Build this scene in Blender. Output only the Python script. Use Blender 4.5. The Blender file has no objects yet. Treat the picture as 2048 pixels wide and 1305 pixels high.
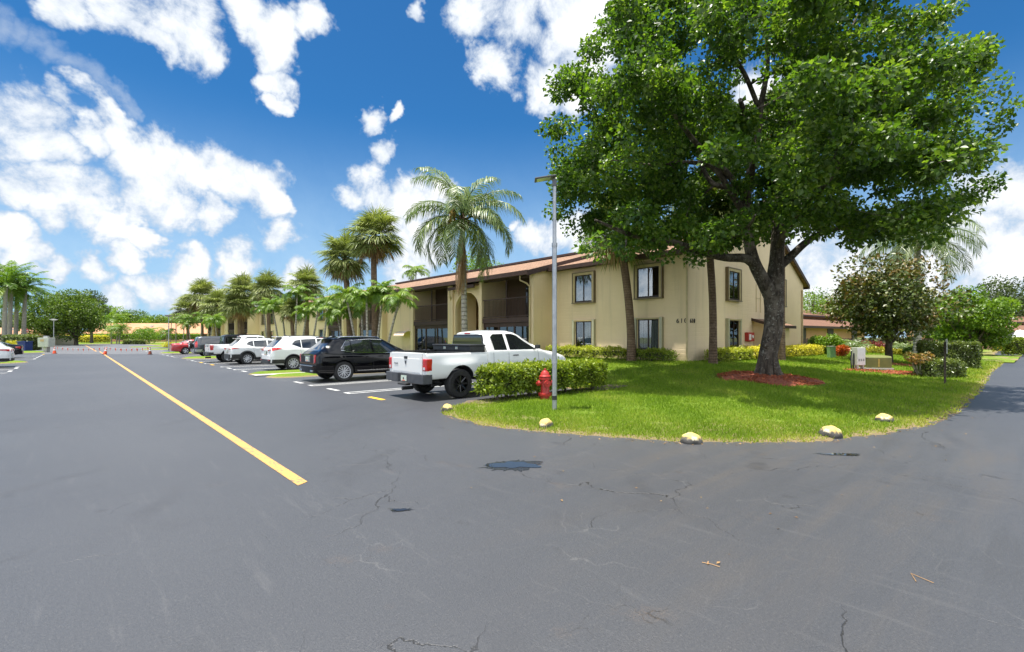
import bpy, bmesh, math, random
import numpy as np
from mathutils import Vector, Matrix

random.seed(7)
RNG = np.random.default_rng(11)
SC = bpy.context.scene
R_ = math.radians

# ------------------------------------------------------------------ camera
# world axes: +x runs from the road towards (and past) the building, +y runs up the road
CAM_H = 1.65
FPX, CX, HZ = 960.0, 1024.0, 675.0          # focal length, centre and horizon in photo pixels
FW = (0.671, 0.7415)                        # camera forward in (x, y)
RT = (0.7415, -0.671)                       # camera right in (x, y)
cam_d = bpy.data.cameras.new("camera")
cam_d.sensor_width = 36.0
cam_d.lens = FPX / 2048 * 36
cam_d.shift_y = (HZ - 652.5) / 2048
cam_d.clip_start, cam_d.clip_end = 0.1, 5000
cam = bpy.data.objects.new("camera", cam_d)
SC.collection.objects.link(cam)
cam.location = (0, 0, CAM_H)
cam.rotation_euler = (R_(90), 0, -math.atan2(FW[0], FW[1]))
SC.camera = cam

# ------------------------------------------------------------------ sun, sky
SUN_EL = R_(81)
SUN_AZ = math.atan2(-0.83, 0.56)             # clockwise from +y
sd = Vector((math.sin(SUN_AZ) * math.cos(SUN_EL), math.cos(SUN_AZ) * math.cos(SUN_EL), math.sin(SUN_EL)))
sun_d = bpy.data.lights.new("sun", "SUN")
sun_d.energy = 5.0
sun_d.angle = R_(0.55)
sun_d.color = (1.0, 0.955, 0.88)
sun = bpy.data.objects.new("sun", sun_d)
SC.collection.objects.link(sun)
sun.rotation_euler = sd.to_track_quat('Z', 'Y').to_euler()
SC.view_settings.view_transform = 'Standard'
SC.view_settings.look = 'None'
SC.view_settings.exposure = 1.02
SC.view_settings.gamma = 1.0
SC.cycles.max_bounces = 6
SC.cycles.transparent_max_bounces = 8
SC.cycles.caustics_reflective = False
SC.cycles.caustics_refractive = False
SC.cycles.use_denoising = True

world = bpy.data.worlds.new("World")
SC.world = world
world.use_nodes = True
W = world.node_tree
W.nodes.clear()


def nd(t, kind, **kw):
    n = t.nodes.new(kind)
    for k, v in kw.items():
        setattr(n, k, v)
    return n


def math_n(t, op, a, b=None, c=None, clamp=False):
    n = nd(t, 'ShaderNodeMath', operation=op, use_clamp=clamp)
    for i, v in enumerate((a, b, c)):
        if v is None:
            continue
        if isinstance(v, (int, float)):
            n.inputs[i].default_value = v
        else:
            t.links.new(v, n.inputs[i])
    return n.outputs[0]


def maprange(t, v, a, b, c=0.0, d=1.0, smooth=True):
    n = nd(t, 'ShaderNodeMapRange', interpolation_type='SMOOTHSTEP' if smooth else 'LINEAR')
    t.links.new(v, n.inputs[0])
    for i, x in enumerate((a, b, c, d)):
        n.inputs[1 + i].default_value = x
    return n.outputs[0]


def px_dir(x, y):
    k, h = (x - CX) / FPX, (HZ - y) / FPX
    return Vector((RT[0] * k + FW[0], RT[1] * k + FW[1], h)).normalized()


CLOUDS = [  # heading of each puff of cloud and its breadth
    (20, 230, 80), (75, 290, 62), (150, 245, 45), (205, 240, 45), (235, 295, 60), (265, 315, 72), (335, 330, 82), (400, 350, 76),
    (470, 372, 62), (540, 385, 52), (578, 395, 28), (300, 390, 75), (365, 415, 58), (440, 440, 42), (50, 370, 66), (130, 390, 76),
    (190, 430, 52), (240, 470, 46), (278, 490, 28), (100, 430, 50),
    (150, 10, 70), (240, 25, 85), (330, 30, 88), (390, 50, 66), (300, 85, 42), (480, 10, 55), (545, 40, 64), (560, 110, 48), (552, 160, 42),
    (540, 205, 26), (625, 10, 48),
    (955, 30, 62), (1030, 40, 72), (1110, 55, 84), (1190, 60, 76), (1000, 130, 50), (1090, 150, 64), (1050, 175, 40), (1160, 140, 66),
    (830, 20, 26), (738, 222, 34), (795, 235, 20),
    (762, 303, 36), (738, 345, 40), (748, 385, 44), (832, 400, 54), (790, 430, 54), (872, 420, 48), (845, 480, 66), (820, 540, 56), (718, 388, 32),
    (560, 470, 42), (1085, 495, 46), (1130, 465, 52), (1045, 465, 18), (1180, 480, 60),
    (5, 480, 50), (45, 520, 44), (95, 560, 40), (190, 552, 42), (262, 528, 28), (365, 540, 46), (320, 580, 55), (480, 525, 42), (410, 610, 70),
    (230, 615, 50), (520, 605, 45), (600, 570, 40),
    (1500, 180, 60), (1640, 520, 90), (1710, 570, 90), (1960, 390, 78), (2040, 375, 85), (1900, 480, 90), (2010, 500, 110), (1640, 610, 90),
    (1800, 560, 110), (1400, 560, 120), (2150, 420, 120),
]
CIRRUS = [(5, 55, 50), (60, 90, 46), (110, 125, 44), (160, 158, 38), (205, 185, 32), (245, 207, 22)]
tc = nd(W, 'ShaderNodeTexCoord')
nrm = nd(W, 'ShaderNodeVectorMath', operation='NORMALIZE')
W.links.new(tc.outputs['Generated'], nrm.inputs[0])
DIR = nrm.outputs[0]
wrp = nd(W, 'ShaderNodeTexNoise', noise_dimensions='3D')
wrp.inputs['Scale'].default_value = 7.0
wrp.inputs['Detail'].default_value = 5.0
wrp.inputs['Roughness'].default_value = 0.6
W.links.new(DIR, wrp.inputs['Vector'])
wsub = nd(W, 'ShaderNodeVectorMath', operation='SUBTRACT')
W.links.new(wrp.outputs['Color'], wsub.inputs[0])
wsub.inputs[1].default_value = (0.5, 0.5, 0.5)
wmad = nd(W, 'ShaderNodeVectorMath', operation='MULTIPLY_ADD')
W.links.new(wsub.outputs[0], wmad.inputs[0])
wmad.inputs[1].default_value = (0.16, 0.16, 0.16)
W.links.new(DIR, wmad.inputs[2])
wnrm = nd(W, 'ShaderNodeVectorMath', operation='NORMALIZE')
W.links.new(wmad.outputs[0], wnrm.inputs[0])
WDIR = wnrm.outputs[0]
nz1 = nd(W, 'ShaderNodeTexNoise', noise_dimensions='3D')
nz1.inputs['Scale'].default_value = 9.0
nz1.inputs['Detail'].default_value = 9.0
nz1.inputs['Roughness'].default_value = 0.68
nz1.inputs['Distortion'].default_value = 0.25
W.links.new(DIR, nz1.inputs['Vector'])
nz2 = nd(W, 'ShaderNodeTexNoise', noise_dimensions='3D')
nz2.inputs['Scale'].default_value = 30.0
nz2.inputs['Detail'].default_value = 6.0
W.links.new(DIR, nz2.inputs['Vector'])


def blob_field(lst, grow):
    out = None
    for (x, y, r) in lst:
        c = px_dir(x, y)
        ang = 0.5 * (c.angle(px_dir(x + r, y)) + c.angle(px_dir(x, y - r))) * grow
        dn = nd(W, 'ShaderNodeVectorMath', operation='DOT_PRODUCT')
        W.links.new(WDIR, dn.inputs[0])
        dn.inputs[1].default_value = c
        co = math.cos(ang)
        f = math_n(W, 'MULTIPLY_ADD', dn.outputs['Value'], 1 / (1 - co), -co / (1 - co))
        out = f if out is None else math_n(W, 'MAXIMUM', out, f)
    return math_n(W, 'MAXIMUM', out, -0.6)


fld = blob_field(CLOUDS, 1.15)
dz = nd(W, 'ShaderNodeSeparateXYZ')
W.links.new(DIR, dz.inputs[0])
# unseen cloud cover behind the camera, added to raise fill on the walls
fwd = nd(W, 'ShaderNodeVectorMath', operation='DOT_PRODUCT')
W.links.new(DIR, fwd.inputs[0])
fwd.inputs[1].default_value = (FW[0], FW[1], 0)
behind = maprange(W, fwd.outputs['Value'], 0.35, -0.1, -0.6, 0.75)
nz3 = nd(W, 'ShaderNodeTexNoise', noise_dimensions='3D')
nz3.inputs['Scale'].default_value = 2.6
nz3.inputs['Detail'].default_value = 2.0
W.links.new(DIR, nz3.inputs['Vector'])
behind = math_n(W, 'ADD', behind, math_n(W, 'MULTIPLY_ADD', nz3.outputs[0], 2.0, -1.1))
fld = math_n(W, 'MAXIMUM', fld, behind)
n1 = math_n(W, 'MULTIPLY_ADD', nz1.outputs[0], 3.0, -1.55)
n2 = math_n(W, 'MULTIPLY_ADD', nz2.outputs[0], 0.4, -0.2)
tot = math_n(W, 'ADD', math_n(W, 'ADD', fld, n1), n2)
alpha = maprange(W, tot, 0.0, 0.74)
cir = math_n(W, 'MULTIPLY', maprange(W, math_n(W, 'ADD', blob_field(CIRRUS, 1.3), n1), 0.0, 1.3), 0.55)
alpha = math_n(W, 'MAXIMUM', alpha, cir)
thin = maprange(W, dz.outputs['Z'], 0.42, 0.04, 0.0, 0.9)          # milky air low over the horizon
veil = math_n(W, 'MULTIPLY', thin, maprange(W, nz1.outputs[0], 0.25, 0.7, 0.75, 1.0))
sky = nd(W, 'ShaderNodeTexSky', sky_type='NISHITA')
sky.sun_disc = False
sky.sun_elevation = SUN_EL
sky.sun_rotation = SUN_AZ
sky.air_density = 1.0
sky.dust_density = 0.3
sky.ozone_density = 3.0
skm = nd(W, 'ShaderNodeMix', data_type='RGBA', blend_type='MULTIPLY')
skm.inputs[0].default_value = 1.0
W.links.new(sky.outputs[0], skm.inputs[6])
skm.inputs[7].default_value = (0.10, 0.29, 0.42, 1)
SKY_S = 0.15
crgb = nd(W, 'ShaderNodeMix', data_type='RGBA')
W.links.new(maprange(W, math_n(W, 'ADD', tot, math_n(W, 'MULTIPLY', nz2.outputs[0], 0.6)), 0.55, 1.8), crgb.inputs[0])
crgb.inputs[6].default_value = (2.2, 2.5, 2.9, 1)
crgb.inputs[7].default_value = (4.3, 4.3, 4.3, 1)
# those added clouds are brightened further to lift the shaded walls
fill_gain = maprange(W, fwd.outputs['Value'], 0.25, -0.25, 1.0, 1.9)
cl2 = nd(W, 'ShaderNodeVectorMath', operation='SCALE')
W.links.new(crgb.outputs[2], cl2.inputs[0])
W.links.new(fill_gain, cl2.inputs['Scale'])
mx = nd(W, 'ShaderNodeMix', data_type='RGBA')
W.links.new(alpha, mx.inputs[0])
pale = nd(W, 'ShaderNodeMix', data_type='RGBA')
W.links.new(veil, pale.inputs[0])
W.links.new(skm.outputs[2], pale.inputs[6])
pale.inputs[7].default_value = (1.75, 2.5, 3.3, 1)
W.links.new(pale.outputs[2], mx.inputs[6])
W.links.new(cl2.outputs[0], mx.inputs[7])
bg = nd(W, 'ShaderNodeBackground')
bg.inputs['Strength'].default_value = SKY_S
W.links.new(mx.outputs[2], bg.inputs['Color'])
wo = nd(W, 'ShaderNodeOutputWorld')
W.links.new(bg.outputs[0], wo.inputs['Surface'])
world.cycles.sampling_method = 'MANUAL'
world.cycles.sample_map_resolution = 512


# ------------------------------------------------------------------ helpers
def G(px, py, z=0.0):
    """point of height z seen at a photo pixel"""
    Z = (CAM_H - z) * FPX / (py - HZ)
    X = (px - CX) / FPX * Z
    return (X * RT[0] + Z * FW[0], X * RT[1] + Z * FW[1])


def PZ(px, Z):
    X = (px - CX) / FPX * Z
    return (X * RT[0] + Z * FW[0], X * RT[1] + Z * FW[1])


def PV(px, v):
    k = (px - CX) / FPX
    return (v, v * (RT[0] - FW[0] * k) / (FW[0] + RT[0] * k))


def depth(p):
    return p[0] * FW[0] + p[1] * FW[1]


def zat(py, Z):
    return CAM_H + (HZ - py) * Z / FPX


ORG = {}


def tag(o, label=None, cat=None, group=None, kind=None):
    if label:
        o['label'] = label
    if cat:
        o['category'] = cat
    if group:
        o['group'] = group
    if kind:
        o['kind'] = kind
    return o


def thing(name, label, cat, loc=(0, 0, 0), rz=0.0, group=None):
    o = bpy.data.objects.new(name, None)
    SC.collection.objects.link(o)
    o.empty_display_size = 0.2
    o.location = loc
    o.rotation_euler = (0, 0, rz)
    ORG[o.name] = Vector(loc)
    return tag(o, label, cat, group)


def link(name, me, mats, parent=None, loc=None):
    o = bpy.data.objects.new(name, me)
    SC.collection.objects.link(o)
    if mats is not None:
        for m in (mats if isinstance(mats, (list, tuple)) else [mats]):
            me.materials.append(m)
    if parent is not None:
        o.parent = parent
    if loc is not None:
        o.location = loc
    return o


class MB:
    """collects verts and faces and links them as ONE mesh object"""

    def __init__(s):
        s.v, s.f, s.m = [], [], []

    def add(s, vs, fs, mi=0):
        b = len(s.v)
        s.v.extend([tuple(p) for p in vs])
        for f in fs:
            s.f.append([b + i for i in f])
            s.m.append(mi)
        return s

    def box(s, x0, y0, z0, x1, y1, z1, mi=0):
        x0, x1 = min(x0, x1), max(x0, x1)
        y0, y1 = min(y0, y1), max(y0, y1)
        z0, z1 = min(z0, z1), max(z0, z1)
        vs = [(x0, y0, z0), (x1, y0, z0), (x1, y1, z0), (x0, y1, z0), (x0, y0, z1), (x1, y0, z1), (x1, y1, z1), (x0, y1, z1)]
        return s.add(vs, [(0, 3, 2, 1), (4, 5, 6, 7), (0, 1, 5, 4), (1, 2, 6, 5), (2, 3, 7, 6), (3, 0, 4, 7)], mi)

    def cbox(s, c, size, rz=0.0, mi=0, taper=1.0, rx=0.0, ry=0.0):
        M = Matrix.Translation(c) @ Matrix.Rotation(rz, 4, 'Z') @ Matrix.Rotation(ry, 4, 'Y') @ Matrix.Rotation(rx, 4, 'X')
        hx, hy, hz = size[0] / 2, size[1] / 2, size[2] / 2
        vs = []
        for z, t in ((-hz, 1.0), (hz, taper)):
            for x, y in ((-hx, -hy), (hx, -hy), (hx, hy), (-hx, hy)):
                vs.append(M @ Vector((x * t, y * t, z)))
        return s.add(vs, [(0, 3, 2, 1), (4, 5, 6, 7), (0, 1, 5, 4), (1, 2, 6, 5), (2, 3, 7, 6), (3, 0, 4, 7)], mi)

    def prism(s, poly, axis, a, b, mi=0):
        """poly: 2-d outline; axis 0: poly=(y,z), 1: poly=(x,z), 2: poly=(x,y)"""
        def P(q, t):
            return (t, q[0], q[1]) if axis == 0 else ((q[0], t, q[1]) if axis == 1 else (q[0], q[1], t))
        n = len(poly)
        vs = [P(q, a) for q in poly] + [P(q, b) for q in poly]
        fs = [tuple(range(n))[::-1], tuple(range(n, 2 * n))]
        fs += [(i, (i + 1) % n, n + (i + 1) % n, n + i) for i in range(n)]
        return s.add(vs, fs, mi)

    def tube(s, pts, radii, n=8, cap=True, mi=0):
        pts = [Vector(p) for p in pts]
        if isinstance(radii, (int, float)):
            radii = [radii] * len(pts)
        rings = []
        up = Vector((0, 0, 1))
        prev = None
        for i, p in enumerate(pts):
            t = (pts[min(i + 1, len(pts) - 1)] - pts[max(i - 1, 0)])
            t = t.normalized() if t.length > 1e-9 else up
            if prev is None:
                a = t.cross(up if abs(t.z) < 0.9 else Vector((1, 0, 0))).normalized()
            else:
                a = (prev - t * prev.dot(t)).normalized()
            prev = a
            b = t.cross(a)
            rings.append([p + (a * math.cos(2 * math.pi * j / n) + b * math.sin(2 * math.pi * j / n)) * radii[i] for j in range(n)])
        vs = [q for r in rings for q in r]
        fs = []
        for i in range(len(pts) - 1):
            for j in range(n):
                fs.append((i * n + j, i * n + (j + 1) % n, (i + 1) * n + (j + 1) % n, (i + 1) * n + j))
        if cap:
            fs.append(tuple(range(n))[::-1])
            fs.append(tuple(range((len(pts) - 1) * n, len(pts) * n)))
        return s.add(vs, fs, mi)

    def lathe(s, prof, c=(0, 0, 0), n=20, axis='z', mi=0, sx=1.0, sy=1.0, cap=True):
        vs, fs = [], []
        for (r, z) in prof:
            for j in range(n):
                a = 2 * math.pi * j / n
                p = (r * math.cos(a) * sx, r * math.sin(a) * sy, z)
                if axis == 'y':
                    p = (p[0], p[2], p[1])
                elif axis == 'x':
                    p = (p[2], p[0], p[1])
                vs.append((p[0] + c[0], p[1] + c[1], p[2] + c[2]))
        m = len(prof)
        for i in range(m - 1):
            for j in range(n):
                fs.append((i * n + j, i * n + (j + 1) % n, (i + 1) * n + (j + 1) % n, (i + 1) * n + j))
        if cap and prof[0][0] > 1e-6:
            fs.append(tuple(range(n))[::-1])
        if cap and prof[-1][0] > 1e-6:
            fs.append(tuple(range((m - 1) * n, m * n)))
        return s.add(vs, fs, mi)

    def grid(s, P, mi=0, flip=False):
        P = np.asarray(P)
        n, m = P.shape[:2]
        fs = []
        for i in range(n - 1):
            for j in range(m - 1):
                f = (i * m + j, (i + 1) * m + j, (i + 1) * m + j + 1, i * m + j + 1)
                fs.append(f[::-1] if flip else f)
        return s.add(P.reshape(-1, 3), fs, mi)

    def mesh(s, name, smooth=None, bevel=0.0, org=None, fix=True):
        me = bpy.data.meshes.new(name)
        o = org or Vector((0, 0, 0))
        me.from_pydata([(x - o[0], y - o[1], z - o[2]) for x, y, z in s.v], [], s.f)
        if any(s.m):
            me.polygons.foreach_set('material_index', s.m)
        bm = bmesh.new()
        bm.from_mesh(me)
        if fix:
            bmesh.ops.remove_doubles(bm, verts=bm.verts, dist=1e-5)
            bmesh.ops.recalc_face_normals(bm, faces=bm.faces)
        if bevel > 0:
            es = [e for e in bm.edges if len(e.link_faces) == 2 and e.calc_face_angle(0) > 0.6]
            bmesh.ops.bevel(bm, geom=es, offset=bevel, segments=2, affect='EDGES', profile=0.6, clamp_overlap=True)
        bm.to_mesh(me)
        bm.free()
        if smooth:
            me.polygons.foreach_set('use_smooth', [True] * len(me.polygons))
            me.set_sharp_from_angle(angle=R_(smooth))
        me.update()
        return me

    def build(s, name, mats, parent=None, smooth=None, bevel=0.0, local=False, fix=True):
        """verts are world points (or local ones of the thing, with local=True)"""
        org = None
        if parent is not None and not local:
            org = ORG.get(parent.name)
        o = link(name, s.mesh(name, smooth, bevel, org, fix), mats, parent)
        if org is not None:
            ORG[o.name] = org
        return o


def npmesh(name, V, F, rnd=None, smooth=False):
    V = np.asarray(V, dtype=np.float32)
    F = np.asarray(F, dtype=np.int32)
    me = bpy.data.meshes.new(name)
    me.vertices.add(len(V))
    me.vertices.foreach_set('co', V.ravel())
    k = F.shape[1]
    me.loops.add(F.size)
    me.loops.foreach_set('vertex_index', F.ravel())
    me.polygons.add(len(F))
    me.polygons.foreach_set('loop_start', np.arange(0, F.size, k, dtype=np.int32))
    if smooth:
        me.polygons.foreach_set('use_smooth', np.ones(len(F), dtype=bool))
    if rnd is not None:
        at = me.attributes.new('rnd', 'FLOAT', 'POINT')
        at.data.foreach_set('value', np.asarray(rnd, dtype=np.float32))
    me.update(calc_edges=True)
    me.validate()
    return me


def unit(a):
    return a / np.maximum(np.linalg.norm(a, axis=-1, keepdims=True), 1e-9)


def leaves(C, T, N, L, Wd, fold=0.25):
    """diamond leaves folded along the midrib: C base, T direction, N face normal"""
    T = unit(T)
    N = unit(N - T * (N * T).sum(1, keepdims=True))
    B = np.cross(T, N)
    L, Wd = np.asarray(L)[:, None], np.asarray(Wd)[:, None]
    V = np.stack([C, C + T * L * 0.42 + B * Wd * 0.5 + N * Wd * fold, C + T * L, C + T * L * 0.42 - B * Wd * 0.5 + N * Wd * fold], 1)
    n = len(C)
    b = np.arange(n)[:, None] * 4
    F = np.concatenate([b + np.array([0, 1, 2]), b + np.array([0, 2, 3])], 0)
    return V.reshape(-1, 3), F


def rand_dirs(n, up=0.0):
    a = RNG.normal(size=(n, 3))
    a[:, 2] += up
    return unit(a)


# ------------------------------------------------------------------ materials
MATS = {}


def newmat(name):
    m = bpy.data.materials.new(name)
    m.use_nodes = True
    t = m.node_tree
    b = t.nodes['Principled BSDF']
    MATS[name] = m
    return m, t, b


def c4(c):
    return (c[0], c[1], c[2], 1)


def mixc(t, fac, a, b, blend='MIX'):
    n = nd(t, 'ShaderNodeMix', data_type='RGBA', blend_type=blend)
    for i, v in ((0, fac), (6, a), (7, b)):
        if isinstance(v, (int, float)):
            n.inputs[i].default_value = v
        elif isinstance(v, tuple):
            n.inputs[i].default_value = c4(v)
        else:
            t.links.new(v, n.inputs[i])
    return n.outputs[2]


def objco(t, scale=None):
    tcn = nd(t, 'ShaderNodeTexCoord')
    if scale is None:
        return tcn.outputs['Object']
    mp = nd(t, 'ShaderNodeMapping')
    mp.inputs['Scale'].default_value = scale
    t.links.new(tcn.outputs['Object'], mp.inputs[0])
    return mp.outputs[0]


def noise(t, scale, detail=4, rough=0.55, co=None, dist=0.0):
    n = nd(t, 'ShaderNodeTexNoise')
    n.inputs['Scale'].default_value = scale
    n.inputs['Detail'].default_value = detail
    n.inputs['Roughness'].default_value = rough
    n.inputs['Distortion'].default_value = dist
    t.links.new(co if co is not None else objco(t), n.inputs['Vector'])
    return n.outputs[0]


def bump(t, b, h, strength=0.3, dist=0.02):
    n = nd(t, 'ShaderNodeBump')
    n.inputs['Strength'].default_value = strength
    n.inputs['Distance'].default_value = dist
    t.links.new(h, n.inputs['Height'])
    t.links.new(n.outputs[0], b.inputs['Normal'])


def plain(name, c1, c2=None, scale=6.0, rough=0.6, metal=0.0, bmp=0.0, bscale=60.0, coat=0.0, spec=0.5, lo=0.35, hi=0.65):
    m, t, b = newmat(name)
    if c2 is None:
        c2 = tuple(x * 0.86 for x in c1)
    f = maprange(t, noise(t, scale, 5), lo, hi)
    t.links.new(mixc(t, f, c1, c2), b.inputs['Base Color'])
    b.inputs['Roughness'].default_value = rough
    b.inputs['Metallic'].default_value = metal
    b.inputs['Coat Weight'].default_value = coat
    b.inputs['Coat Roughness'].default_value = 0.03
    b.inputs['Specular IOR Level'].default_value = spec
    if bmp:
        bump(t, b, noise(t, bscale, 4), bmp, 0.01)
    return m


def leafmat(name, dark, mid, light, trans=0.35, rough=0.42, spec=0.4, tcol=None):
    m, t, b = newmat(name)
    at = nd(t, 'ShaderNodeAttribute', attribute_name='rnd')
    rp = nd(t, 'ShaderNodeValToRGB')
    e = rp.color_ramp.elements
    e[0].position, e[0].color = 0.0, c4(dark)
    e[1].position, e[1].color = 1.0, c4(light)
    k = e.new(0.5)
    k.color = c4(mid)
    t.links.new(at.outputs['Fac'], rp.inputs[0])
    t.links.new(rp.outputs[0], b.inputs['Base Color'])
    b.inputs['Roughness'].default_value = rough
    b.inputs['Specular IOR Level'].default_value = spec
    tr = nd(t, 'ShaderNodeBsdfTranslucent')
    t.links.new(mixc(t, 1.0, rp.outputs[0], tcol or (1.25, 1.35, 0.5), 'MULTIPLY'), tr.inputs[0])
    ms = nd(t, 'ShaderNodeMixShader')
    ms.inputs[0].default_value = trans
    t.links.new(b.outputs[0], ms.inputs[1])
    t.links.new(tr.outputs[0], ms.inputs[2])
    t.links.new(ms.outputs[0], t.nodes['Material Output'].inputs[0])
    return m


def asphalt_mat():
    m, t, b = newmat('asphalt')
    co = objco(t)
    big = maprange(t, noise(t, 0.16, 3, 0.5, co), 0.3, 0.7)
    col = mixc(t, big, (0.0455, 0.048, 0.0545), (0.057, 0.0595, 0.065))
    # brownish wear in the turning area, as streaks along the way cars turn
    mp = nd(t, 'ShaderNodeMapping')
    mp.inputs['Rotation'].default_value = (0, 0, R_(40))
    mp.inputs['Scale'].default_value = (0.35, 2.6, 1)
    t.links.new(co, mp.inputs[0])
    st = noise(t, 1.0, 5, 0.6, mp.outputs[0], 0.3)
    dd = nd(t, 'ShaderNodeVectorMath', operation='DISTANCE')
    t.links.new(co, dd.inputs[0])
    dd.inputs[1].default_value = (7.2, -0.2, 0)
    zone = maprange(t, dd.outputs['Value'], 7.5, 1.5)
    col = mixc(t, math_n(t, 'MULTIPLY', zone, maprange(t, st, 0.4, 0.8, 0, 0.7)), col, (0.076, 0.066, 0.056))
    col = mixc(t, math_n(t, 'MULTIPLY', zone, maprange(t, st, 0.5, 0.3, 0, 0.5)), col, (0.040, 0.040, 0.041))
    # grain
    gr = noise(t, 60.0, 4, 0.8, co)
    col = mixc(t, maprange(t, gr, 0.54, 0.70, 0, 0.55), col, (0.125, 0.12, 0.115))
    col = mixc(t, maprange(t, gr, 0.46, 0.32, 0, 0.65), col, (0.022, 0.022, 0.024))
    # squeegee streaks of the seal coat, blotches, old tyre marks
    sk = noise(t, 1.0, 4, 0.7, objco(t, (9.0, 0.9, 1)))
    col = mixc(t, maprange(t, sk, 0.55, 0.72, 0, 0.30), col, (0.095, 0.094, 0.095))
    col = mixc(t, maprange(t, noise(t, 0.55, 6, 0.7, co), 0.54, 0.70, 0, 0.40), col, (0.038, 0.038, 0.041))
    col = mixc(t, maprange(t, noise(t, 1.3, 4, 0.6, co), 0.64, 0.72, 0, 0.5), col, (0.030, 0.030, 0.032))
    ty = nd(t, 'ShaderNodeVectorMath', operation='DISTANCE')
    t.links.new(co, ty.inputs[0])
    ty.inputs[1].default_value = (14.0, -6.0, 0)
    tyr = math_n(t, 'PINGPONG', math_n(t, 'ADD', ty.outputs['Value'], math_n(t, 'MULTIPLY', noise(t, 0.3, 2, 0.5, co), 1.5)), 0.85)
    tym = math_n(t, 'MULTIPLY', maprange(t, tyr, 0.18, 0.04), maprange(t, noise(t, 0.5, 4, 0.6, co), 0.45, 0.65, 0, 0.30))
    col = mixc(t, tym, col, (0.03, 0.03, 0.032))
    # cracks: distorted cell borders, shown only in patches
    wn = nd(t, 'ShaderNodeTexNoise')
    wn.inputs['Scale'].default_value = 1.4
    wn.inputs['Detail'].default_value = 6
    t.links.new(co, wn.inputs['Vector'])
    sub = nd(t, 'ShaderNodeVectorMath', operation='MULTIPLY_ADD')
    t.links.new(wn.outputs['Color'], sub.inputs[0])
    sub.inputs[1].default_value = (0.9, 0.9, 0)
    t.links.new(co, sub.inputs[2])

    def cracks(scale, wid, mscale, lo, hi):
        vo = nd(t, 'ShaderNodeTexVoronoi', feature='DISTANCE_TO_EDGE')
        vo.inputs['Scale'].default_value = scale
        t.links.new(sub.outputs[0], vo.inputs['Vector'])
        line = maprange(t, vo.outputs['Distance'], wid, wid * 0.3)
        mask = maprange(t, noise(t, mscale, 3, 0.6, co), lo, hi)
        return math_n(t, 'MULTIPLY', line, mask)
    near = maprange(t, dd.outputs['Value'], 12.0, 4.0, 0.15, 1.0)
    c1 = math_n(t, 'MULTIPLY', cracks(0.55, 0.0035, 0.5, 0.46, 0.58), near)
    c2 = math_n(t, 'MULTIPLY', cracks(2.0, 0.008, 0.9, 0.56, 0.68), near)
    c3 = math_n(t, 'MULTIPLY', cracks(0.9, 0.004, 0.7, 0.46, 0.60), near)
    col = mixc(t, math_n(t, 'MULTIPLY', c3, 0.28), col, (0.16, 0.155, 0.15))
    col = mixc(t, c1, col, (0.014, 0.013, 0.012))
    col = mixc(t, math_n(t, 'MULTIPLY', c2, 0.8), col, (0.016, 0.015, 0.014))
    # rust and sand by the cracks
    rs = math_n(t, 'MULTIPLY', maprange(t, noise(t, 0.9, 5, 0.65, co), 0.60, 0.72, 0, 0.35), near)
    col = mixc(t, math_n(t, 'MULTIPLY', rs, maprange(t, gr, 0.4, 0.6)), col, (0.13, 0.085, 0.05))
    t.links.new(col, b.inputs['Base Color'])
    b.inputs['Roughness'].default_value = 0.47
    b.inputs['Specular IOR Level'].default_value = 0.5
    h = math_n(t, 'ADD', noise(t, 90, 4, 0.7, co), math_n(t, 'MULTIPLY', c1, -3.0))
    bump(t, b, h, 0.45, 0.012)
    return m


def wall_mat(name, c1, c2):
    m, t, b = newmat(name)
    co = objco(t)
    col = mixc(t, maprange(t, noise(t, 0.7, 5, 0.6, co), 0.3, 0.7), c1, c2)
    st = noise(t, 1.0, 4, 0.6, objco(t, (2.2, 2.2, 0.15)))
    col = mixc(t, maprange(t, st, 0.52, 0.75, 0, 0.42), col, tuple(x * 0.72 for x in c1))
    sp = nd(t, 'ShaderNodeSeparateXYZ')
    t.links.new(co, sp.inputs[0])
    dirt = math_n(t, 'MULTIPLY', maprange(t, sp.outputs['Z'], 0.75, 0.0, 0, 0.5), maprange(t, noise(t, 3, 4, 0.6, co), 0.35, 0.65))
    col = mixc(t, dirt, col, tuple(x * 0.6 for x in c1))
    t.links.new(col, b.inputs['Base Color'])
    b.inputs['Roughness'].default_value = 0.85
    b.inputs['Specular IOR Level'].default_value = 0.2
    # painted blockwork: faint level courses under the stucco
    wv = nd(t, 'ShaderNodeMath', operation='PINGPONG')
    t.links.new(sp.outputs['Z'], wv.inputs[0])
    wv.inputs[1].default_value = 0.1
    crs = maprange(t, wv.outputs[0], 0.0, 0.02)
    bump(t, b, math_n(t, 'ADD', math_n(t, 'MULTIPLY', crs, 0.6), noise(t, 22, 5, 0.7, co)), 0.45, 0.02)
    return m


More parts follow.
